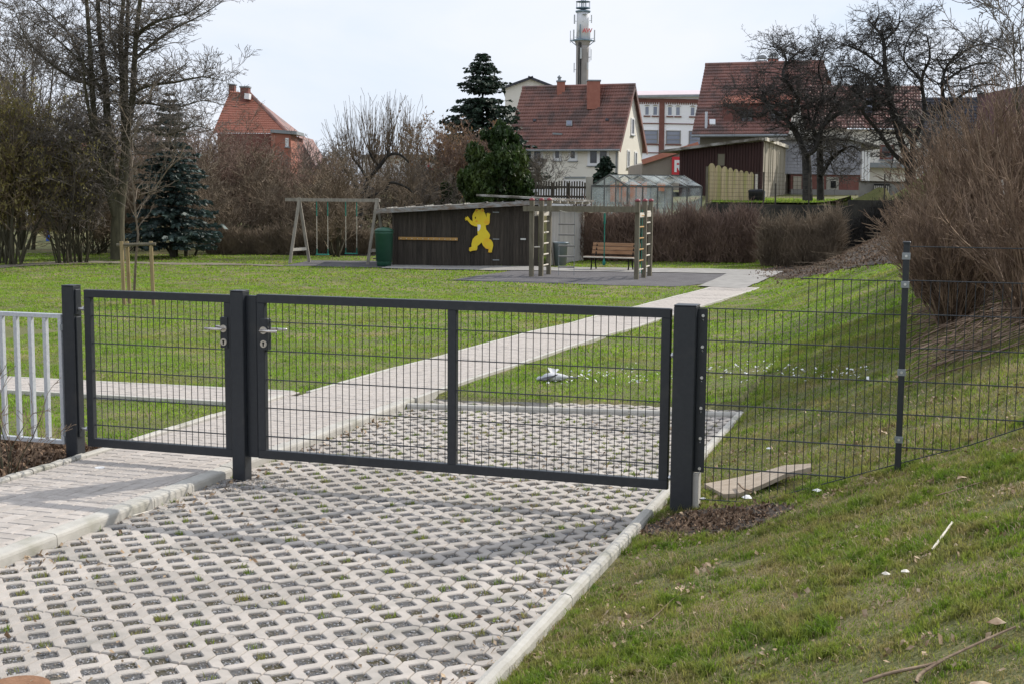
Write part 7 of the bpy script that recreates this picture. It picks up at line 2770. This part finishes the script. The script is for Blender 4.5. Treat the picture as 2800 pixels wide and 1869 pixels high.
# brushwood heaped under it
q_ = []
for i in range(520):
    px, py = RNG.uniform(2470, 2830), 0
    D_ = RNG.uniform(10.5, 17)
    p = at(px, 900, D_)
    p[2] = float(gz(p[0], p[1])) + abs(RNG.normal(0, .09))
    a = RNG.normal(0.25, .5)
    d = RGT * math.cos(a) + FWD * math.sin(a)
    L_ = RNG.uniform(.3, 1.1)
    e = p + d * L_
    e[2] = float(gz(e[0], e[1])) + abs(RNG.normal(0.02, .10))
    q_.append((*p, *e, RNG.uniform(.003, .008), .003))
bw = thing('brushwood', None, None, at(2650, 900, 14))
tag(bw, 'heap of cut grey brushwood lying under the thicket', None, None, 'stuff')
o = segs_obj('cut_twigs', q_, M['thicket'], bw)
q_ = []
EB = [G(2060, 733), G(2200, 700), G(2230, 620), G(2260, 575), G(2480, 575), G(2560, 600), G(2470, 700), G(2300, 725)]
eb = np.array(EB)
fl_ = scatter(16000, eb[:, 0].min(), eb[:, 0].max(), eb[:, 1].min(), eb[:, 1].max(), lambda x, y: inpoly(x + RNG.normal(0, .35, x.shape), y + RNG.normal(0, .35, x.shape), EB))
fl_[:, 2] += 0.03
V, Fc = flakes(fl_, 0.008 + 0.030 * RNG.random(len(fl_)) ** 2, tilt=.8)
stuff_mesh('bank_litter', V, Fc, M['mulchchip'], None, 'dead leaves and debris on the dark earth bank')
e_ = fl_[RNG.integers(0, len(fl_), 500)]
d_ = RNG.normal(0, .35, (500, 3)) * A3(1, 1, .15)
q_ = np.concatenate([e_, e_ + d_, np.full((500, 1), .008), np.full((500, 1), .004)], 1)
dbt = thing('debris', None, None, e_[0])
tag(dbt, 'thin dead twigs scattered on the dark earth bank', None, None, 'stuff')
segs_obj('dead_twigs', q_, M['twig_brown'], dbt)
# pale long canes
for i, (x0, y0, x1, y1, D_) in enumerate(((2760, 840, 2660, 330, 13.2), (2800, 760, 2732, 470, 13.0))):
    cn_ = thing('cane', ('long pale cane leaning through the middle of the thicket', 'shorter pale cane leaning at the right side of the thicket')[i], 'cane', at(x0, y0, D_))
    S_ = []
    limb(S_, [at(x0, y0, D_), at((x0 + x1) / 2 - 6, (y0 + y1) / 2, D_), at(x1, y1, D_)], 0.012, 0.008)
    segs_obj('stem', S_, M['stick'] if i else M['branchwood'], cn_)

# small bare shrub in the mulch bed, bottom left
ms_ = shrub('bare_shrub', 'small bare twiggy shrub in the mulch bed before the railing', 18, 1262, 9.0, 0.85, 0.7, 10, M['branchwood'],
            dict(ns=[5, 4, 3], wig=[0.12, 0.16, 0.18], up=[0.02, 0.03, 0.02], taper=[0.7, 0.8, 0.8], kids=[4, 2], ang=[(0.3, 0.9), (0.3, 0.9)], len=[0.45, 0.5], rr=[0.6, 0.6], rmin=0.002), 0.5, 0.007, 0.06)

# ================================================================== small things on the ground
# plank lying behind the fence
pk_ = thing('plank', 'warped weathered plank lying on the grass behind the mesh fence', 'plank', G(2080, 1305))
edge_a = [(1932, 1312), (2010, 1296), (2085, 1278), (2150, 1258), (2222, 1252)]
edge_b = [(1985, 1340), (2030, 1336), (2090, 1312), (2160, 1278), (2224, 1262)]
zoff = [0.03, 0.035, 0.05, 0.08, 0.10]
top = [G(x, y, z) for (x, y), z in zip(edge_a, zoff)] + [G(x, y, z) for (x, y), z in list(zip(edge_b, zoff))[::-1]]
m = MB()
na = len(edge_a)
vsT = top
vsB = [p - Z3 * 0.028 for p in top]
fs = [(i, i + 1, 2 * na - 2 - i, 2 * na - 1 - i) for i in range(na - 1)]
fs += [tuple(j + 2 * na for j in f[::-1]) for f in fs]
fs += [(i, (i + 1) % (2 * na), (i + 1) % (2 * na) + 2 * na, i + 2 * na) for i in range(2 * na)]
m.add(vsT + vsB, fs)
m.build('board', M['plank'], pk_)
S_ = []
limb(S_, [G(2025, 1310, .06), G(2040, 1325, .06), G(2062, 1330, .05)], 0.008, 0.006)
segs_obj('splinter', S_, M['branchwood'], pk_)

stk = thing('peeled_stick', 'short white peeled stick lying on the grass bank', 'stick', G(2580, 1445))
S_ = []
limb(S_, [G(2558, 1482, .03), G(2588, 1440, .035), G(2612, 1406, .035)], 0.0065, 0.0055)
segs_obj('stick', S_, M['stick'], stk)
br_ = thing('fallen_branch', 'long thin forked fallen branch in the bottom right corner', 'branch', G(2560, 1795))
S_ = []
limb(S_, [G(x, y, .03) for x, y in ((2375, 1848), (2450, 1822), (2560, 1797), (2600, 1780), (2665, 1748), (2740, 1712), (2790, 1690))], 0.008, 0.005)
limb(S_, [G(x, y, .03) for x, y in ((2520, 1845), (2530, 1825), (2575, 1795), (2600, 1780))], 0.0075, 0.007)
segs_obj('branch', S_, M['branchwood'], br_)
for i, (pts_, lab) in enumerate((([(2565, 1335), (2620, 1318), (2690, 1295)], 'thin dead twig on the upper grass bank below the fence'),
                                ([(2700, 1412), (2740, 1400), (2770, 1390)], 'short dark twig at the right edge of the grass bank'),
                                ([(1730, 1712), (1790, 1688), (1850, 1630), (1885, 1612)], 'thin dry stalk lying in the grass near the edging'),
                                ([(1340, 1310), (1380, 1318), (1470, 1311)], 'dry twig lying on the grass pavers under the wide gate'),
                                ([(370, 1425), (405, 1415), (425, 1408)], 'pale wood chip lying at the kerb of the brick path'))):
    tw = thing('twig', lab, 'twig', G(*pts_[0]))
    S_ = []
    zz = [0.004 if (G(x, y)[0] < 1.3) else 0.025 for x, y in pts_]
    limb(S_, [hit(x, y, 0.015) if G(x, y)[0] < 1.3 else G(x, y, z) for (x, y), z in zip(pts_, zz)], 0.0025 if i == 2 else 0.0045, 0.002)
    segs_obj('stem', S_, M['branchwood'] if i != 4 else M['stick'], tw)


def scrap(px, py, s, label, material, name='paper_scrap', cat='paper'):
    p = G(px, py, 0.02)
    m = MB()
    r = RNG
    vs = []
    for i in range(7):
        a = i / 7 * 6.283
        vs.append(p + RGT * math.cos(a) * s * r.uniform(.6, 1.1) + FWD * math.sin(a) * s * r.uniform(.5, 1) + Z3 * s * r.uniform(0, .5))
    vs.append(p + Z3 * s * .6)
    m.add(vs, [(i, (i + 1) % 7, 7) for i in range(7)])
    o_ = m.build(name, material, None, loc=p)
    return tag(o_, label, cat)


scrap(2046, 1352, 0.045, 'white scrap of paper at the lower edge of the mesh fence', M['white'])
scrap(2240, 1328, 0.030, 'small white feather on the grass below the mesh fence', M['white'], 'feather', 'feather')
scrap(2108, 1216, 0.030, 'white scrap on the grass behind the mesh fence above the plank', M['white'])
scrap(2714, 826, 0.07, 'white crumpled paper under the thicket', M['white'])
scrap(2486, 1545, 0.022, 'pale chip of wood in the middle of the bank', M['stick'], 'wood_chip', 'wood chip')
scrap(2432, 1552, 0.022, 'pale chip of wood left of another on the bank', M['stick'], 'wood_chip', 'wood chip')
scrap(2635, 1290, 0.035, 'rust red dead leaf on the bank below the fence', M['dryleaf'], 'dead_leaf', 'leaf')
scrap(2735, 1685, 0.045, 'large brown dead leaf beside the fallen branch', M['dryleaf'], 'dead_leaf', 'leaf')
scrap(2690, 1862, 0.045, 'brown dead leaf at the bottom right edge', M['dryleaf'], 'dead_leaf', 'leaf')
scrap(28, 1340, 0.035, 'brown pine cone on the path border by the mulch bed', M['mulch'], 'pine_cone', 'cone')
scrap(1928, 1356, 0.028, 'white pebble at the foot of the thick gate post', M['white'], 'pebble', 'pebble')

# dead pigeon behind the gate
pg_c = G(1520, 1040)
pg_c[2] += 0.045
pg = thing('pigeon', 'dead grey and white pigeon lying on the worn grass behind the gate', 'bird', pg_c)


def blob(c, ax, ay, az, u, v, w, n=14, k=9, taper=0.0):
    vs, fs = [], []
    for i in range(k + 1):
        t = -math.pi / 2 + math.pi * i / k
        for j in range(n):
            a = 2 * math.pi * j / n
            x = math.sin(t)
            rr_ = math.cos(t) * (1 - taper * x)
            vs.append(c + u * ax * x + v * ay * rr_ * math.cos(a) + w * az * rr_ * math.sin(a))
    for i in range(k):
        for j in range(n):
            fs.append((i * n + j, i * n + (j + 1) % n, (i + 1) * n + (j + 1) % n, (i + 1) * n + j))
    return vs, fs


pu = (RGT * 0.97 + FWD * 0.22)
pv = np.cross(Z3, pu)
m = MB()
m.add(*blob(pg_c, 0.15, 0.065, 0.05, pu, pv, Z3, taper=0.35))
m.add(*blob(pg_c - pu * 0.17 - Z3 * .01, 0.04, 0.028, 0.026, pu, pv, Z3))
m.build('body', M['pigeon'], pg, True)
wg = MB()
for k in range(6):
    a = pg_c - pu * 0.02 + Z3 * 0.035 - pv * 0.03
    e = a + (-pu * (0.20 - .01 * k) - pv * (0.05 + .012 * k)) * 0.9 - Z3 * .045
    wg.beam(a + pu * .02 * k * .3, e, 0.028, 0.006)
wg.build('wing', M['pigeondark'], pg)
tl = MB()
for k in range(5):
    a = pg_c + pu * 0.10 - Z3 * 0.0
    e = a + pu * 0.15 + pv * (k - 2) * 0.014 - Z3 * 0.01
    tl.beam(a, e, 0.03, 0.006)
tl.build('tail', M['pigeondark'], pg)
wf_ = MB()
for k in range(5):
    a = pg_c - pu * .03 + Z3 * .03
    e = a + pv * (.03 + .01 * k) + Z3 * (.075 - .008 * k) + pu * (-.05 + .03 * k)
    wf_.beam(a, e, 0.026, 0.006)
wf_.build('raised_wing', M['white'], pg)
